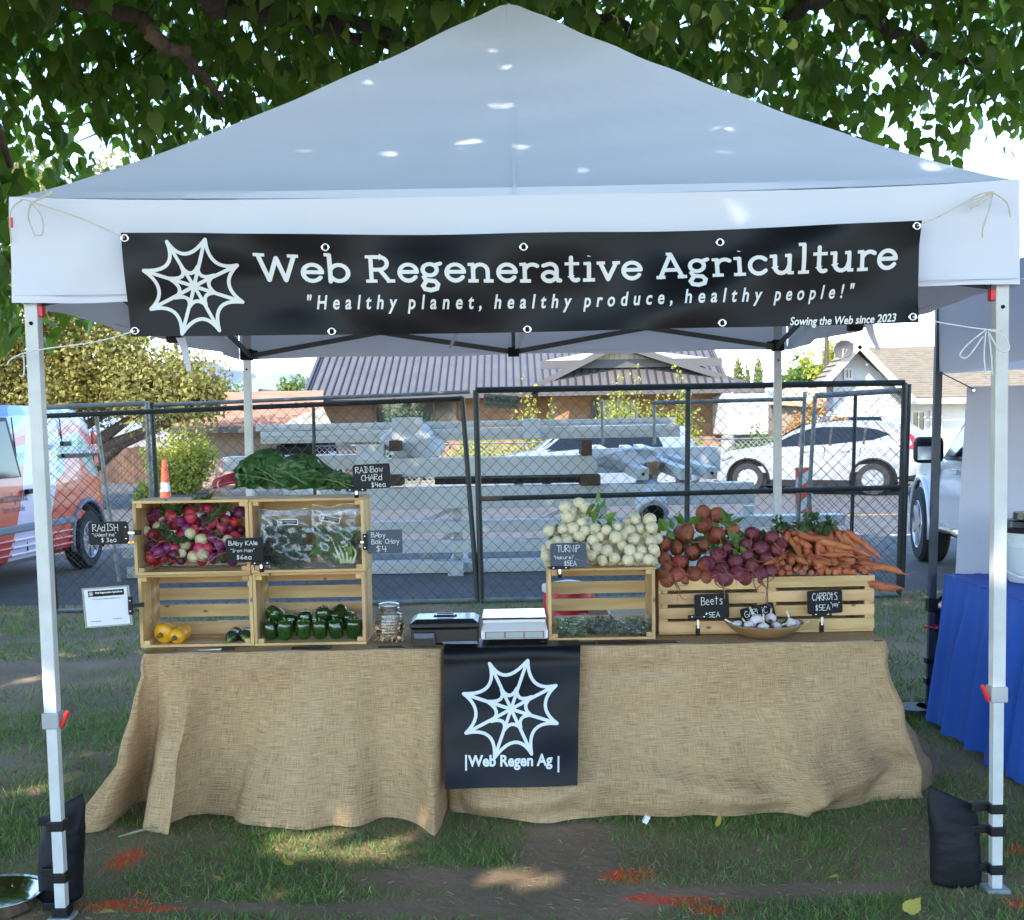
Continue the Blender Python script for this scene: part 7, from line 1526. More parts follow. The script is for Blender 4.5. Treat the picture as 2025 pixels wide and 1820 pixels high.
# card holder
a, b = P(815, 1274, 4.63), P(861, 1250, 4.63); t = empty('card_holder', ((a.x+b.x)/2, 4.64, ZT), 'small black card holder with business cards in front of the cash box', 'card holder')
mb = MB(); mb.bbox((a.x, 4.625, z0), (b.x, 4.63, z0+.030)); mb.bbox((a.x, 4.6305, z0), (a.x+.003, 4.655, z0+.035)); mb.bbox((b.x-.003, 4.6305, z0), (b.x, 4.655, z0+.035)); mb.bbox((a.x+.0035, 4.63, z0), (b.x-.0035, 4.655, z0+.003)); mb.build('holder', m_box, t)
mb = MB(); mb.box(((a.x+b.x)/2, 4.642, z0+.026), (.08, .010, .044), Matrix.Rotation(rad(-8), 3, 'X')); mb.build('cards', mat('card_dark', (.06, .07, .12), (.03, .03, .04), scale=30, rough=.4), t)
# paper
o = MB().add([P(877, 1283, 4.60), P(946, 1286, 4.585), P(940, 1268, 4.72), P(872, 1269, 4.72)], [(0, 1, 2, 3)]); 
for i, p in enumerate(o.v): o.v[i] = (p[0], p[1], ZT+.016+(.004 if i in (0, 1) else 0))
o = o.build('paper_sheet', mat('paper', (.7, .7, .76))); tag(o, 'white printed sheet lying beside the cash box', 'paper')
fn = lambda x, y, l: Vector((o.data.vertices[0].co.x+x, o.data.vertices[0].co.y+.02+y*1.3, ZT+.0215+l*.3)); mb = MB(); type_mesh(mb, 'Web Regenerative Agriculture', .012, fn, x=.02, y=.055, width=.09, cut=1); type_mesh(mb, 'Weekly produce list', .011, fn, x=.035, y=.03, width=.06, cut=1); mb.build('lettering', mat('print_blue', (.03, .04, .12)), o)
# scale
a, b = P(952, 1268, 4.64), P(1083, 1214, 4.64); t = empty('produce_scale', ((a.x+b.x)/2, 4.7, ZT), 'white electronic produce scale with three displays on the table', 'scale')
m_sc = mat('scale_white', (.62, .60, .60), rough=.35); z0 = ZT+.014; ax, bx = a.x, b.x
mb = MB(); mb.add([(ax, 4.64, z0+.012), (bx, 4.64, z0+.012), (bx, 4.88, z0+.012), (ax, 4.88, z0+.012), (ax-.002, 4.645, z0+.045), (bx+.002, 4.645, z0+.045), (bx-.002, 4.88, z0+.07), (ax+.002, 4.88, z0+.07), (ax+.008, 4.685, z0+.07), (bx-.008, 4.685, z0+.07)], [(0, 3, 2, 1), (0, 1, 5, 4), (4, 5, 9, 8), (8, 9, 6, 7), (2, 3, 7, 6), (1, 2, 6, 9, 5), (3, 0, 4, 8, 7)]); mb.build('housing', m_sc, t, bevel=.004)
mb = MB(); mb.bbox((ax+.002, 4.665, z0+.084), (bx-.004, 4.90, z0+.092)); mb.build('tray', m_chrome, t, bevel=.004)
mb = MB(); mb.bbox((ax+.006, 4.672, z0+.0705), (bx-.008, 4.89, z0+.083)); mb.build('tray_base', m_sc, t, bevel=.002)
mb = MB(); mb.bbox((ax+.014, 4.637, z0+.016), (bx-.014, 4.6395, z0+.043)); mb.build('panel', m_redp if False else mat('scale_panel', (.35, .12, .08), rough=.4), t)
for i in range(3):
    w = (bx-ax-.04)/3; x = ax+.018+i*(w+.002); mb = MB(); mb.bbox((x+.002, 4.6345, z0+.019), (x+w-.003, 4.637, z0+.040)); mb.build('display', mat('lcd', (.30, .40, .40), rough=.15), t)
for x in (ax+.02, bx-.02): mb = MB(); mb.lathe([(.012, 0), (.012, .012)], 12, (x, 4.67, ZT+.0015)); mb.build('foot', m_bracket, t)
# things lying along the table edge
def flat(u0, u1, v, label, m, cat, name, dy=.05, Y=4.635):
    a, b = P(u0, v, Y), P(u1, v, Y); o = MB().bbox((a.x, Y-.02, ZT+.0055), (b.x, Y-.02+dy, ZT+.008)).build(name, m); return tag(o, label, cat)
flat(275, 345, 1281, 'dark price card lying flat below the yellow squash', mat('card_wood', (.05, .035, .025), (.12, .07, .03), scale=8, rough=.3), 'card', 'price_card')
t = empty('kitchen_knife', P(430, 1281, 4.63), 'kitchen knife with white blade and black handle on the table edge', 'knife'); a, b = P(388, 1284, 4.62), P(440, 1281, 4.64); z = ZT+.008
mb = MB(); mb.add([(a.x, 4.615, z), (b.x, 4.61, z), (b.x, 4.64, z), (a.x, 4.615, z+.001), (b.x, 4.61, z+.002), (b.x, 4.64, z+.002)], [(0, 2, 1), (3, 4, 5), (0, 1, 4, 3), (1, 2, 5, 4), (2, 0, 3, 5)]); mb.build('blade', m_metal, t)
b2 = P(465, 1279, 4.64); mb = MB(); mb.bar((b.x, 4.627, z+.004), (b2.x, 4.635, z+.004), .02, .012); mb.build('handle', m_bracket, t, bevel=.003)
flat(577, 655, 1280, 'black card lying flat below the green peppers', m_slate, 'card', 'price_card'); flat(748, 802, 1279, 'black marker and card lying below the glass jar', m_slate, 'card', 'price_card', .03)
flat(1064, 1178, 1277, 'black printed card on the square banner edge below the open fronted crate', m_slate, 'card', 'price_card', .04); flat(1182, 1338, 1276, 'long black card with chalk writing lying on the burlap right of the square banner', m_slate, 'card', 'price_card', .05)
# behind the stall: red cooler jug, white carton
c = P(1125, 1230, 5.9); t = empty('red_jug', (c.x, 5.9, 0), 'red drink jug with white lid standing behind the open fronted crate', 'jug')
mb = MB(); z = P(1125, 1168, 5.9).z; mb.lathe([(.11, 0), (.125, .02), (.125, z-.03), (.12, z)], 20, (c.x, 5.9, 0)); mb.build('body', m_redp, t, smooth=30); mb = MB(); mb.lathe([(.13, z), (.13, z+.03), (.03, z+.05)], 20, (c.x, 5.9, 0)); mb.build('lid', m_print, t, smooth=30)
c = P(1245, 1235, 5.7); t = empty('carton', (c.x, 5.7, 0), 'open cardboard carton with white lid behind the open fronted crate', 'box'); z = P(1245, 1208, 5.6).z
mb = MB(); mb.bbox((c.x-.19, 5.6, 0), (c.x+.13, 5.9, z-.03)); mb.build('body', mat('cardboard', (.32, .20, .12), rough=.9), t); mb = MB(); mb.bbox((c.x-.10, 5.58, z-.028), (c.x+.12, 5.9, z+.01)); mb.build('lid', m_print, t)
c = P(470, 1250, 5.8); t = empty('carton', (c.x, 5.8, 0), 'pale cardboard flap box on the grass behind the lower left crate', 'box'); z = P(470, 1246, 5.7).z
mb = MB(); mb.bbox((c.x-.14, 5.7, 0), (c.x+.36, 6.0, z)); mb.build('body', m_trim, t)
# ------------------------------------------------------------------ sandbags, neighbours' stall
m_nyl = mat('black_nylon', (.006, .007, .010), (.010, .011, .015), scale=5, rough=.6, spec=.25, bump=.4, bscale=14, stretch=(1, 1, 2.5))
def sandbag(base, w, d, h, label, leg, straps, lean=0, seed=0):
    t = empty('sandbag', base, label, 'sandbag'); bx, by, bz = base
    def f(u, v):
        a = 2*math.pi*u; k = min(1, v/.07+.25)**.5*(1 if v < .9 else lerp(1, .82, (v-.9)/.1)); sq = (abs(math.cos(a))**2.6+abs(math.sin(a))**2.6)**(-1/2.6)
        flat_ = (1 if v < .72 else lerp(1, .12, ((v-.72)/.28)))*(.75+.25*math.sin(math.pi*min(1, v*1.25)))
        wv = 1+.018*math.sin(9*v+2*a+seed)+.012*math.sin(31*v-3*a)*math.exp(-((v-.55)/.25)**2)
        return (bx+w/2*k*sq*math.cos(a)*wv+lean*(v*v), by+d/2*k*sq*math.sin(a)*flat_*wv, bz+h*v+.030*math.cos(a)*v**3*(-1 if seed % 2 else 1))
    mb = MB(); mb.grid(f, 48, 44); n = len(mb.v); mb.f.append(tuple(range(48))[::-1]); mb.mi.append(0); mb.f.append(tuple(range(n-49, n-1))); mb.mi.append(0)
    mb.build('bag', m_nyl, t, smooth=True)
    for z in straps:
        q = lerp(leg[0], leg[1], (z-leg[0].z)/(leg[1].z-leg[0].z)); mb = MB(); mb.box(q, (.050, .050, .030)); sg = 1 if bx > q.x else -1
        mb.box((q.x+sg*.045, lerp(q.y, by, .3), z), (.06, .02, .026)); mb.build('strap', m_bracket, t, bevel=.003)
LG0 = (Vector((f0.x, f0.y, 0)), Vector((TX0+.035, TY0+.04, 2.15))); LG1 = (Vector((f1.x, f1.y, 0)), Vector((TX1-.035, TY0+.04, 2.15)))
zz = lambda v, Y=3.7: P(112, v, Y).z
sandbag((LG0[0].x-.055, 3.80, 0), .135, .13, P(85, 1588, 3.8).z, 'tall black sandbag strapped to the left front leg', LG0, [zz(1625), zz(1725), zz(1792)], lean=.03, seed=2)
sandbag((LG1[0].x-.110, 3.80, 0), .155, .11, P(1900, 1572, 3.8).z, 'plump black sandbag strapped to the right front leg', LG1, [P(1962, v, 3.76).z for v in (1596, 1640, 1716)], lean=-.02, seed=1)
# metal bowl at the left edge
c = G(-5, 1800); t = tag(MB().lathe([(.10, .0), (.125, .02), (.135, .055), (.15, .062), (.15, .058), (.128, .05), (.115, .02), (.09, .008), (.001, .008)], 32, c).build('metal_bowl', m_chrome, smooth=True), 'shiny metal pet bowl on the grass by the left sandbag', 'bowl')
# neighbour tent
m_can2 = mat('canopy_grey', (.72, .75, .84), (.68, .71, .80), scale=2, rough=.75, bump=.4, bscale=5, trl=.35, trl_col=(.72, .75, .84))
NX0, NY1 = 2.14, 6.16; t = empty('neighbour_tent', (3.6, 4.7, 0), 'grey white canopy of the neighbouring stall at the right edge', 'tent')
zb, ze = P(1850, 738, NY1).z, P(1852, 592, NY1).z; NXC, NYC, NH = NX0+1.5, NY1-1.5, 1.5
mb = MB()
def nroof(u, v):
    x, y = 2*u-1, 2*v-1; d = max(abs(x), abs(y)); return (NXC+NH*x, NYC+NH*y, ze+1.0*(1-d)**1.15)
mb.grid(nroof, 40, 40); mb.build('canopy_roof', m_can2, t, smooth=50)
for s in range(4):
    def f(u, v):
        k = 2*u-1; w = .018*math.sin(9*k+s)*v+.010*math.sin(21*k)*v; z = lerp(ze+.001, zb+.012*math.sin(7*k), v)
        return [(NXC+NH*k, NYC-NH-w, z), (NXC+NH*k, NYC+NH+w, z), (NXC-NH-w, NYC+NH*k, z), (NXC+NH+w, NYC+NH*k, z)][s]
    mb = MB(); mb.grid(f, 60, 8); mb.build('valance', m_can2, t, smooth=True)
m_ngrey = mat('dark_grey_tube', (.05, .06, .08), (.035, .045, .06), scale=8, rough=.45, metal=.3)
f2 = G(1836, 1412); tp2 = P(1857, 730, 6.12); mid2 = lerp(Vector((f2.x, f2.y, 0)), tp2, (P(1845, 1195, 6.12).z)/tp2.z)
mb = MB(); mb.bar(mid2, tp2+Vector((0, 0, .3)), .036, .036, up=(0, 1, 0)); mb.build('leg', m_ngrey, t, bevel=.003); mb = MB(); mb.bar((f2.x, f2.y, .02), mid2, .028, .028, up=(0, 1, 0)); mb.build('lower_leg', m_ngrey, t)
mb = MB(); mb.box(mid2, (.05, .05, .07)); mb.bar(mid2+Vector((.02, 0, .01)), mid2+Vector((.06, 0, .045)), .02, .02); mb.build('clamp', m_bracket, t, bevel=.004)
for x, y in ((NX0+.04, NYC-NH+.04), (NX0+2.96, NYC+NH-.04), (NX0+2.96, NYC-NH+.04)): mb = MB(); mb.bar((x, y, 0), (x, y, ze), .036, .036, up=(0, 1, 0)); mb.build('leg', m_ngrey, t)
for s in (-1, 1): mb = MB(); mb.lathe([(.10, 0), (.115, .01), (.115, .035), (.10, .045), (.02, .045)], 24, (f2.x+s*.055-.02, f2.y-.02, 0)); o = mb.build('foot_weight', mat('weight_black', (.02, .02, .022), rough=.6), smooth=30); tag(o, ['round black foot weight left of the dark neighbour leg', 'round black foot weight right of the dark neighbour leg'][s > 0], 'weight')
lg2 = (Vector((f2.x, f2.y, 0)), tp2)
sandbag((f2.x+.10, 6.16, 0.045), .13, .12, P(1870, 1225, 6.16).z, 'slim black sandbag tied to the dark leg of the neighbouring tent', lg2, [P(1850, v, 6.12).z for v in (1305, 1345)], seed=3)
o = MB(); c = P(1841, 1240, 6.12); o.tube([c+Vector((.03*math.cos(a), .03*math.sin(a), .004*math.sin(2*a))) for a in np.linspace(0, 6.28, 16)], .006, 6); o.tube([c+Vector((.03, 0, 0)), c+Vector((.08, .02, .005)), P(1872, 1234, 6.0)], .006, 6)
tag(o.build('bungee_cord', m_redp, smooth=True), 'red bungee cord hooked round the dark neighbour leg', 'cord')
# white backdrop sheet
a0, a1 = P(1914, 765, 6.1), P(1888, 1158, 5.98); t = empty('backdrop_banner', (2.9, 6.1, 0), 'plain white backdrop banner hanging behind the blue table', 'banner')
def f(u, v):
    p = lerp(a1, a0, v); p = Vector(p); p.x += 2.6*u; p.z += .02*u*v; p.y += .012*math.sin(9*u+2*v)+.02*math.sin(4*u)*v; return tuple(p)
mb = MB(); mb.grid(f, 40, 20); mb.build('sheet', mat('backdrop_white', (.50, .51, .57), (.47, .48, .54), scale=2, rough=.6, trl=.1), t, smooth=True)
for u, v in ((1926, 772), (1908, 1257-20)): 
    g_ = P(u, v, 6.07); mb = MB(); mb.lathe([(.005, -.001), (.011, .002), (.012, 0)], 14, g_, Rf); mb.build('grommet', m_chrome, t)
mb = MB(); mb.tube([P(1926, 770, 6.08), P(1862, 738, 6.12)], .003, 5); mb.build('tie', m_bracket, t)
# blue table
m_blue = mat('blue_cloth', (.012, .09, .46), (.01, .075, .38), scale=3, rough=.75, bump=.15)
bx0, by0, by1 = 2.13, 3.9, 5.95; zt_ = .735
tt = empty('folding_table', (2.6, 4.9, 0), 'folding table under the royal blue cloth', 'table'); mb = MB(); mb.bbox((bx0+.03, by0+.02, zt_-.04), (bx0+2.0, by1-.02, zt_-.003)); mb.build('tabletop', m_trim, tt)
for x, y in ((bx0+.2, by0+.2), (bx0+.2, by1-.2), (bx0+1.8, by0+.2), (bx0+1.8, by1-.2)): mb = MB(); mb.tube([(x, y, 0), (x, y, zt_-.04)], .015, 6); mb.build('leg', m_truss, tt)
mb = MB()
per = [(bx0+2.0, by1), (bx0, by1), (bx0, by0), (bx0+2.0, by0)]
def f(u, v):
    x = u*3; i = min(int(x), 2); k = x-i; a, b = Vector(per[i]), Vector(per[i+1]); p = lerp(a, b, k); nrm = Vector(((b-a).y, -(b-a).x)).normalized()
    L = (b-a).length*k+i*5; fold = (.022*math.sin(26*L)+.013*math.sin(47*L+1)+.01*math.sin(13*L))*min(1, v*2.2)+.10*v; p = p-nrm*(-fold) if False else p+nrm*fold*(1 if nrm.dot(p-Vector((bx0+1, (by0+by1)/2))) > 0 else -1)
    return (p.x, p.y, zt_-(zt_-.03)*v-.004*math.cos(60*L)*(v < .02))
mb.grid(f, 360, 16); mb.add([(bx0-.002, by0-.002, zt_), (bx0+2.0, by0-.002, zt_), (bx0+2.0, by1+.002, zt_), (bx0-.002, by1+.002, zt_)], [(0, 1, 2, 3)])
tag(mb.build('blue_tablecloth', m_blue, smooth=60), 'royal blue pleated tablecloth on the neighbouring table', 'tablecloth')
c = Vector((P(2042, 1100, 5.62).x, 5.62, zt_+.003)); t = empty('white_bucket', c, 'white pail with black screw lid on the blue table', 'bucket')
zl = P(2000, 1052, 5.62).z-c.z; mb = MB(); mb.lathe([(.10, 0), (.108, .01), (.122, zl-.07), (.126, zl-.068), (.126, zl-.045), (.122, zl-.043), (.124, zl)], 32, c); mb.build('pail', mat('pail_white', (.62, .66, .66), rough=.4), t, smooth=40)
mb = MB(); mb.lathe([(.132, zl-.002), (.134, zl+.02), (.12, zl+.024), (.115, zl+.05), (.118, zl+.056), (.09, zl+.06), (.088, zl+.09), (.03, zl+.092), (.001, zl+.092)], 32, c); mb.build('lid', m_box, t, smooth=35)
mb = MB(); mb.tube([c+Vector((-.13, -.02, zl-.18)), c+Vector((-.10, -.09, zl-.20)), c+Vector((0, -.135, zl-.21)), c+Vector((.1, -.09, zl-.2))], .006, 6); mb.build('handle', m_print, t)
c = Vector((2.47, 5.35, zt_+.003)); o = MB().bbox((2.40, 5.28, zt_+.002), (2.7, 5.5, zt_+.03)).build('paper_stack', m_print, bevel=.003); tag(o, 'white box corner on the blue table at the right edge', 'box')

# ------------------------------------------------------------------ overhead tree
m_tleaf = mat('tree_leaf', (.065, .115, .028), island=.6, rough=.42, trl=.5, trl_col=(.22, .38, .035), spec=.4)
sunv = np.array(SUN)
# gaps in the crown let sun flecks through onto these spots
def on_roof(u, v):
    Y = 3.9
    while Y < 5.2:
        p = P(u, v, Y)
        if p.z < roof_z(p.x, p.y): return p
        Y += .01
    return P(u, v, 4.5)
gaps = [(on_roof(u, v), r*.30) for u, v, r in [(835, 178, .03), (975, 186, .03), (1060, 194, .05), (1150, 206, .05), (890, 234, .03), (830, 280, .04), (920, 292, .04), (1462, 282, .08), (1880, 360, .10)]]
gaps += [(G(u, v), r*.55) for u, v, r in [(540, 1655, .12), (600, 1662, .13), (660, 1665, .15), (720, 1662, .15), (780, 1668, .15), (840, 1672, .12), (990, 1720, .12), (1060, 1725, .12), (60, 1500, .1), (100, 1555, .12), (20, 1600, .12), (330, 1280, .2), (150, 1290, .2), (60, 1340, .2), (1985, 1700, .1), (2000, 1620, .08)]]
gaps += [(P(262, 1470, 4.45), .01), (P(258, 1378, 4.55), .01), (P(1956, 1200, 3.72), .03), (P(1956, 1300, 3.72), .04), (P(1955, 1100, 3.72), .03)]
def shade_ok(T, k=.03):
    keep = np.ones(len(T), bool)
    for c, r in gaps:
        d = T-np.array(c); s = d @ sunv; dist = np.linalg.norm(d-s[:, None]*sunv, axis=1); keep &= (dist > r+k) | (s < 0)
    return keep
tr = empty('mulberry_tree', (-2.6, -3.2, 0), 'large leafy shade tree whose boughs hang over the whole stall', 'tree')
r = np.random.default_rng(77)
def under(x, y):
    """height of the leafy underside of the crown"""
    z = 3.55+.5*(fbm(x, y, .55)-.5)
    far = np.clip((y-6.2)/1.2, 0, 1); z = z-far*.42-.10*far*np.sin(5*x)
    z = z+np.where(np.abs(x-.6) < 1.5, .12, 0)*far
    z = np.where((x < -2.72) & (y > 5.4), z-.95*np.clip((-2.72-x)/.25, 0, 1), z)
    z = np.where((x > 2.7) & (y > 5.4), z+.15, z); z = z+np.where((x < -1.2) & (x > -2.72), .24, 0)*far
    return z
def sample(n, x0, x1, y0, y1, thick, expo):
    x = x0+(x1-x0)*r.random(n); y = y0+(y1-y0)*r.random(n); z = under(x, y)+thick*r.random(n)**expo
    T = np.stack([x, y, z], 1); cl = fbm(x*1.0+z*.8, y+z*.6, 1.35); hang = z-under(x, y)
    return T[(cl > .34+.10*np.clip(.6-hang, 0, .6)) ]
T = sample(46000, -5.2, 5.2, 4.6, 9.2, 2.4, 1.35)
# stay clear of the canopy roof
rz_ = np.array([roof_z(a, b) if (TX0 < a < TX1 and TY0 < b < TY1) else 0 for a, b in T[:, :2]]); T = T[T[:, 2] > rz_+.30]
T = T[shade_ok(T)]
def leafset(T, size, name, nlead=0):
    n = len(T); tip = r.normal(size=(n, 3))*.42; tip[:, 2] -= .85
    return rotmats(tip, r.random(n)*6.28, size*(.5+.75*r.random(n)))
MUL = leaf_piece(.62, .10, .16)
# leaf edges coarsely toothed, pointed tip
def toothed():
    v = [(0, y, -.10*y*y) for y in (0, .28, .55, .8, 1.0)]
    o = [(.20, -.04), (.40, .05), (.41, .13), (.51, .20), (.46, .29), (.50, .38), (.40, .46), (.38, .55), (.23, .63), (.17, .73), (.06, .86)]
    R = [(x*.64, y, .09*x-.10*y*y) for x, y in o]; Lf = [(-x, y, z) for x, y, z in R]; v = v+R+Lf; f = []
    for b, sg in ((5, 1), (16, -1)):
        q = [(0, b, b+1), (0, b+1, b+2, b+3, 1), (1, b+3, b+4, b+5, b+6, 2), (2, b+6, b+7, b+8, 3), (3, b+8, b+9, b+10, 4)]
        f += q if sg > 0 else [x[::-1] for x in q]
    return v, f
MUL = toothed()
Rm = leafset(T, .13, 'crown')
# the 300 leaves that show largest are parts of their own
vis = []
for i, p in enumerate(T):
    if 5.0 < p[1] < 7.6:
        c = CR.transposed() @ Vector((p[0], p[1], p[2]-EYE)); u = 1012.5+FPX*c.x/-c.z; v = CYP-FPX*c.y/-c.z
        if 0 < u < 2025 and 0 < v < 330: vis.append((p[1]+.6*(p[2]-under(np.array([p[0]]), np.array([p[1]]))[0]), i))
vis.sort(); big = [i for _, i in vis[:300]]; mask = np.ones(len(T), bool); mask[big] = False
me0 = MB().add(*MUL).mesh('leaf', m_tleaf, True); org = Vector(tr.location)
for i in big:
    o = bpy.data.objects.new('leaf', me0); COL.objects.link(o); o.parent = tr; M4 = Matrix([list(Rm[i][a]) for a in range(3)]).to_4x4(); M4.translation = Vector(T[i])-org; o.matrix_local = M4
instances('crown', MUL[0], MUL[1], Rm[mask], T[mask], m_tleaf, tr, kind='stuff', off=tuple(org), smooth=True)
# rest of the crown, overhead and behind the photographer
def bulk(n, size):
    x = -8.8+13.6*r.random(n); y = -3.6+12.8*r.random(n); z = 3.9+2.6*r.random(n)+.5*fbm(x, y, .5)
    T = np.stack([x, y, z], 1); T = T[(fbm(x+z, y+z, .9) > .25)]
    return T
T2 = bulk(62000, .3); T2 = T2[~((T2[:, 1] > 4.6) & (np.abs(T2[:, 0]) < 5.2) & (T2[:, 2] < 5.2))]; T2 = T2[shade_ok(T2, .085)]; T2 = T2[~((T2[:, 0] > -1.8) & (T2[:, 0] < 3) & (T2[:, 1] > 3.0) & (T2[:, 1] < 6.2))]
rz_ = np.array([roof_z(a, b) if (TX0 < a < TX1 and TY0 < b < TY1) else 0 for a, b in T2[:, :2]]); T2 = T2[T2[:, 2] > rz_+.4]
n = len(T2); tip = r.normal(size=(n, 3)); tip[:, 2] = tip[:, 2]*.5-.3
BL = ([(0, 0, 0), (.34, .4, .05), (0, 1, -.1), (-.34, .4, .05)], [(0, 1, 2, 3)])
instances('crown', BL[0], BL[1], rotmats(tip, r.random(n)*6.28, .27*(.7+.6*r.random(n))), T2, m_tleaf, tr, kind='stuff', off=tuple(org), smooth=True)
mb = MB(); q = Vector((-2.6, -3.2, 0)); top = Vector((-2.2, -2.6, 3.0)); mb.tube([q, q+Vector((0, .05, .5)), lerp(q, top, .6), top], [.34, .27, .24, .22], 14)
mb.build('trunk', m_bark, tr, smooth=True)
def limb(pts, r0, r1, seed=0):
    rr = random.Random(seed); P_ = [Vector(p) for p in pts]; out = []
    for a, b in zip(P_, P_[1:]):
        for k in range(4): out.append(lerp(a, b, k/4)+Vector((rr.uniform(-1, 1), rr.uniform(-1, 1), rr.uniform(-1, 1)))*.03)
    out.append(P_[-1]); n = len(out); return MB().tube(out, [lerp(r0, r1, i/(n-1)) for i in range(n)], 9).build('limb', m_bark, tr, smooth=True)
limb([top, (-1.9, .5, 4.3), (-1.4, 3.5, 4.35), P(420, 15, 6.3), P(560, 28, 6.5), P(700, 45, 6.7), P(830, 84, 7.0)], .12, .020, 1)
limb([P(560, 28, 6.5), P(640, 55, 6.6), P(730, 78, 6.9), P(800, 100, 7.2)], .05, .02, 2)
limb([P(300, 60, 6.0), P(360, 105, 6.2), P(400, 150, 6.5), P(440, 210, 6.8)], .04, .015, 3)
limb([P(100, -30, 6.0), P(170, 5, 6.2), P(280, 45, 6.4), P(300, 60, 6.0)], .05, .03, 4)
limb([top, (1.0, .2, 4.5), (2.4, 3.2, 4.6), P(1640, -30, 6.6), P(1590, 20, 6.8), P(1540, 42, 7.0)], .12, .02, 5)
limb([P(1640, -30, 6.6), P(1750, 60, 6.8), P(1850, 110, 7.2), P(1960, 150, 7.5)], .05, .015, 6)
limb([P(1100, -60, 7.0), P(1180, 30, 7.3), P(1290, 90, 7.6), P(1380, 110, 7.9)], .045, .012, 7)
limb([top, (-2.8, 1.0, 4.6), (-3.6, 4.2, 4.4), P(-60, 150, 6.6), P(20, 330, 7.0)], .13, .015, 8)
tw = MB(); rr = random.Random(9)
for i in range(240):
    k = rr.randrange(len(T)); p = Vector(T[k]); d = Vector((rr.uniform(-1, 1), rr.uniform(-1, 1), rr.uniform(.1, 1))).normalized(); tw.tube([p, p+d*.18+Vector((0, 0, .02)), p+d*.4+Vector((rr.uniform(-.05, .05), 0, .08))], [.002, .004, .007], 4, cap=False)
o = tw.build('twigs', m_bark, tr); o['kind'] = 'stuff'

# ------------------------------------------------------------------ grass
m_grass = mat('grass_blade', (.11, .21, .038), island=.55, rough=.55, trl=.25, trl_col=(.16, .30, .03)); m_straw = mat('dry_grass', (.26, .21, .11), island=.4, rough=.8); m_opaint = mat('grass_painted_orange', (.62, .12, .02), island=.3, rough=.7)
BLADE = ([(-.045, 0, 0), (.045, 0, 0), (.034, .45, .04), (-.034, .45, .04), (0, 1.0, .22)], [(0, 1, 2, 3), (3, 2, 4)])
def dirt(x, y):
    """0 = lush, 1 = bare"""
    n_ = fbm(x+3, y, .9)
    d = np.clip((n_-.48)*4, 0, 1)*.75*(y < 4.5)
    for c, a, b in ((G(1130, 1690), .20, .34), (G(1010, 1790), .5, .13), (G(1500, 1765), .62, .07), (G(880, 1740), .35, .12), (G(1160, 1780), .34, .16), (G(860, 1800), .5, .07), (G(420, 1800), .3, .05), (G(1130, 1640), .18, .1)):
        d = np.maximum(d, np.clip((1.22-np.hypot((x-c.x)/a, (y-c.y)/b))*1.7, 0, .95)+.35*(fbm(x, y, 6)-.5)*(np.hypot((x-c.x)/a, (y-c.y)/b) < 1.4))
    for c, a, b in ((G(120, 1320), 1.1, .22), (G(60, 1265), .8, .12), (G(0, 1350), .6, .25)):
        d = np.maximum(d, np.clip(1.3-np.hypot((x-c.x)/a, (y-c.y)/b), 0, 1)*.97)
    d = np.maximum(d, .55*np.clip(fbm(x+9, y+2, 1.3)*2.4-1.1, 0, 1))
    return np.clip(d, 0, 1)
T = []; S = []
for n, y0, y1, hw, sc in ((95000, 3.05, 4.6, 2.3, .031), (55000, 4.6, 6.4, 3.2, .040), (45000, 6.4, 10.5, 5.2, .055)):
    x = (r.random(n)*2-1)*hw; y = y0+(y1-y0)*r.random(n); keep = r.random(n) > dirt(x, y)
    z = .035*(fbm(x, y, .8)-.5); T.append(np.stack([x, y, z-.002], 1)[keep]); S.append((sc*(1-.62*dirt(x, y))*(.5+.9*r.random(n))*(.7+.7*fbm(x, y, 1.8)))[keep])
T = np.concatenate(T); S = np.concatenate(S); n = len(T)
tip = r.normal(size=(n, 3))*.62; tip[:, 2] = .75+.2*r.random(n)
mi = (r.random(n) < .11).astype(int)
pm = np.full(n, -9.)
for c, a, b in PAINT: pm = np.maximum(pm, 1-np.hypot((T[:, 0]-c.x)/(a*1.15), (T[:, 1]-c.y)/(b*1.25)))
mi[(pm+1.3*(r.random(n)-1.02) > .0)] = 2
o = instances('grass', BLADE[0], BLADE[1], rotmats(tip, r.random(n)*6.28, S), T, [m_grass, m_straw, m_opaint], mi=mi, kind='stuff')
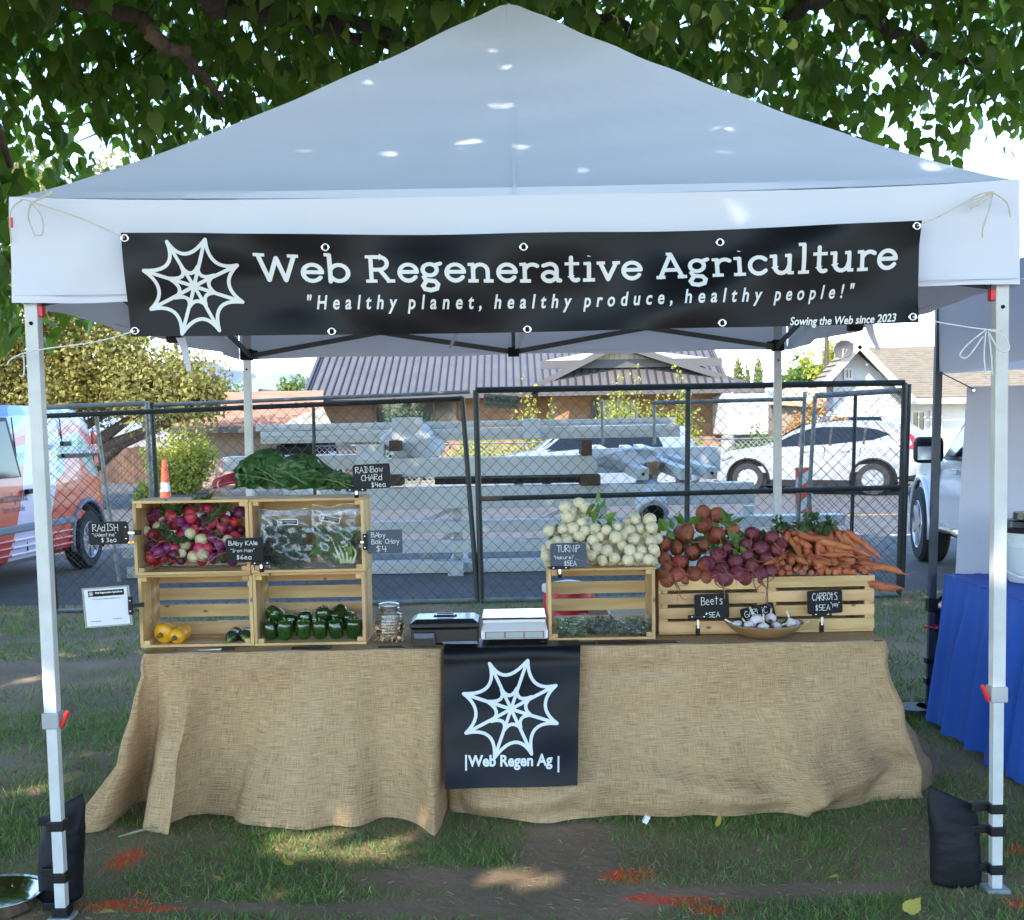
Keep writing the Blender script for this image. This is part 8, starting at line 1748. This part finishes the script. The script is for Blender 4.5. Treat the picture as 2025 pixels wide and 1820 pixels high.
# scattered dry clippings on the bare soil
n = 5000; x = (r.random(n)*2-1)*2.2; y = 3.05+2*r.random(n); tip = r.normal(size=(n, 3)); tip[:, 2] *= .12
instances('grass_clippings', BLADE[0], BLADE[1], rotmats(tip, r.random(n)*6.28, .028*(.4+.8*r.random(n))), np.stack([x, y, .035*(fbm(x, y, .8)-.5)+.008], 1), [m_straw], kind='stuff')
# fallen leaves, twig, scrap
m_yl = mat('fallen_leaf', (.55, .45, .06), (.5, .4, .1), scale=20, rough=.7, trl=.2); LF = MB().add(*MUL).mesh('fallen_leaf', m_yl, True)
for i, (u, v, s, lb) in enumerate([(572, 1711, .10, 'curled yellow fallen leaf left of the worn patch'), (940, 1810, .15, 'large yellow fallen leaf at the bottom centre'), (1422, 1632, .11, 'upright yellow fallen leaf against the burlap hem'), (1795, 1805, .15, 'large yellow fallen leaf at the bottom right'), (1570, 1703, .07, 'small yellow leaf on the soil at right'), (2002, 1548, .05, 'tiny yellow leaf below the blue cloth'), (1140, 1606, .05, 'small tan leaf beside the square banner hem'), (435, 1740, .08, 'brownish yellow leaf near the orange paint'), (62, 1303, .12, 'pale leaf on the bare soil behind the left leg'), (195, 1805, .13, 'green fallen leaf at the foot of the left leg'), (1640, 1735, .09, 'green yellow leaf cluster on the soil at right')]):
    p = G(u, v, .025); o = link_mesh('fallen_leaf', LF); o.location = p; s *= .55; o.scale = (s, s, s); o.rotation_euler = (rad(random.uniform(10, 30)) if i != 2 else rad(80), rad(random.uniform(-15, 15)), random.uniform(0, 6)); tag(o, lb, 'leaf', 'fallen leaves on the lawn')
a, b = G(234, 1655, .02), G(330, 1638, .02); tag(MB().tube([a, lerp(a, b, .3)+Vector((0, 0, .006)), lerp(a, b, .62)+Vector((0, 0, .012)), b], [.0025, .004, .004, .002], 6).build('twig', mat('dry_twig', (.36, .31, .22), rough=.9)), 'dry twig on the grass in front of the burlap corner', 'twig')
a = G(1278, 1620, .03); tag(MB().box(a, (.018, .02, .03), Matrix.Rotation(.5, 3, 'Y')).build('paper_scrap', m_print), 'small white paper scrap by the burlap hem', 'paper')
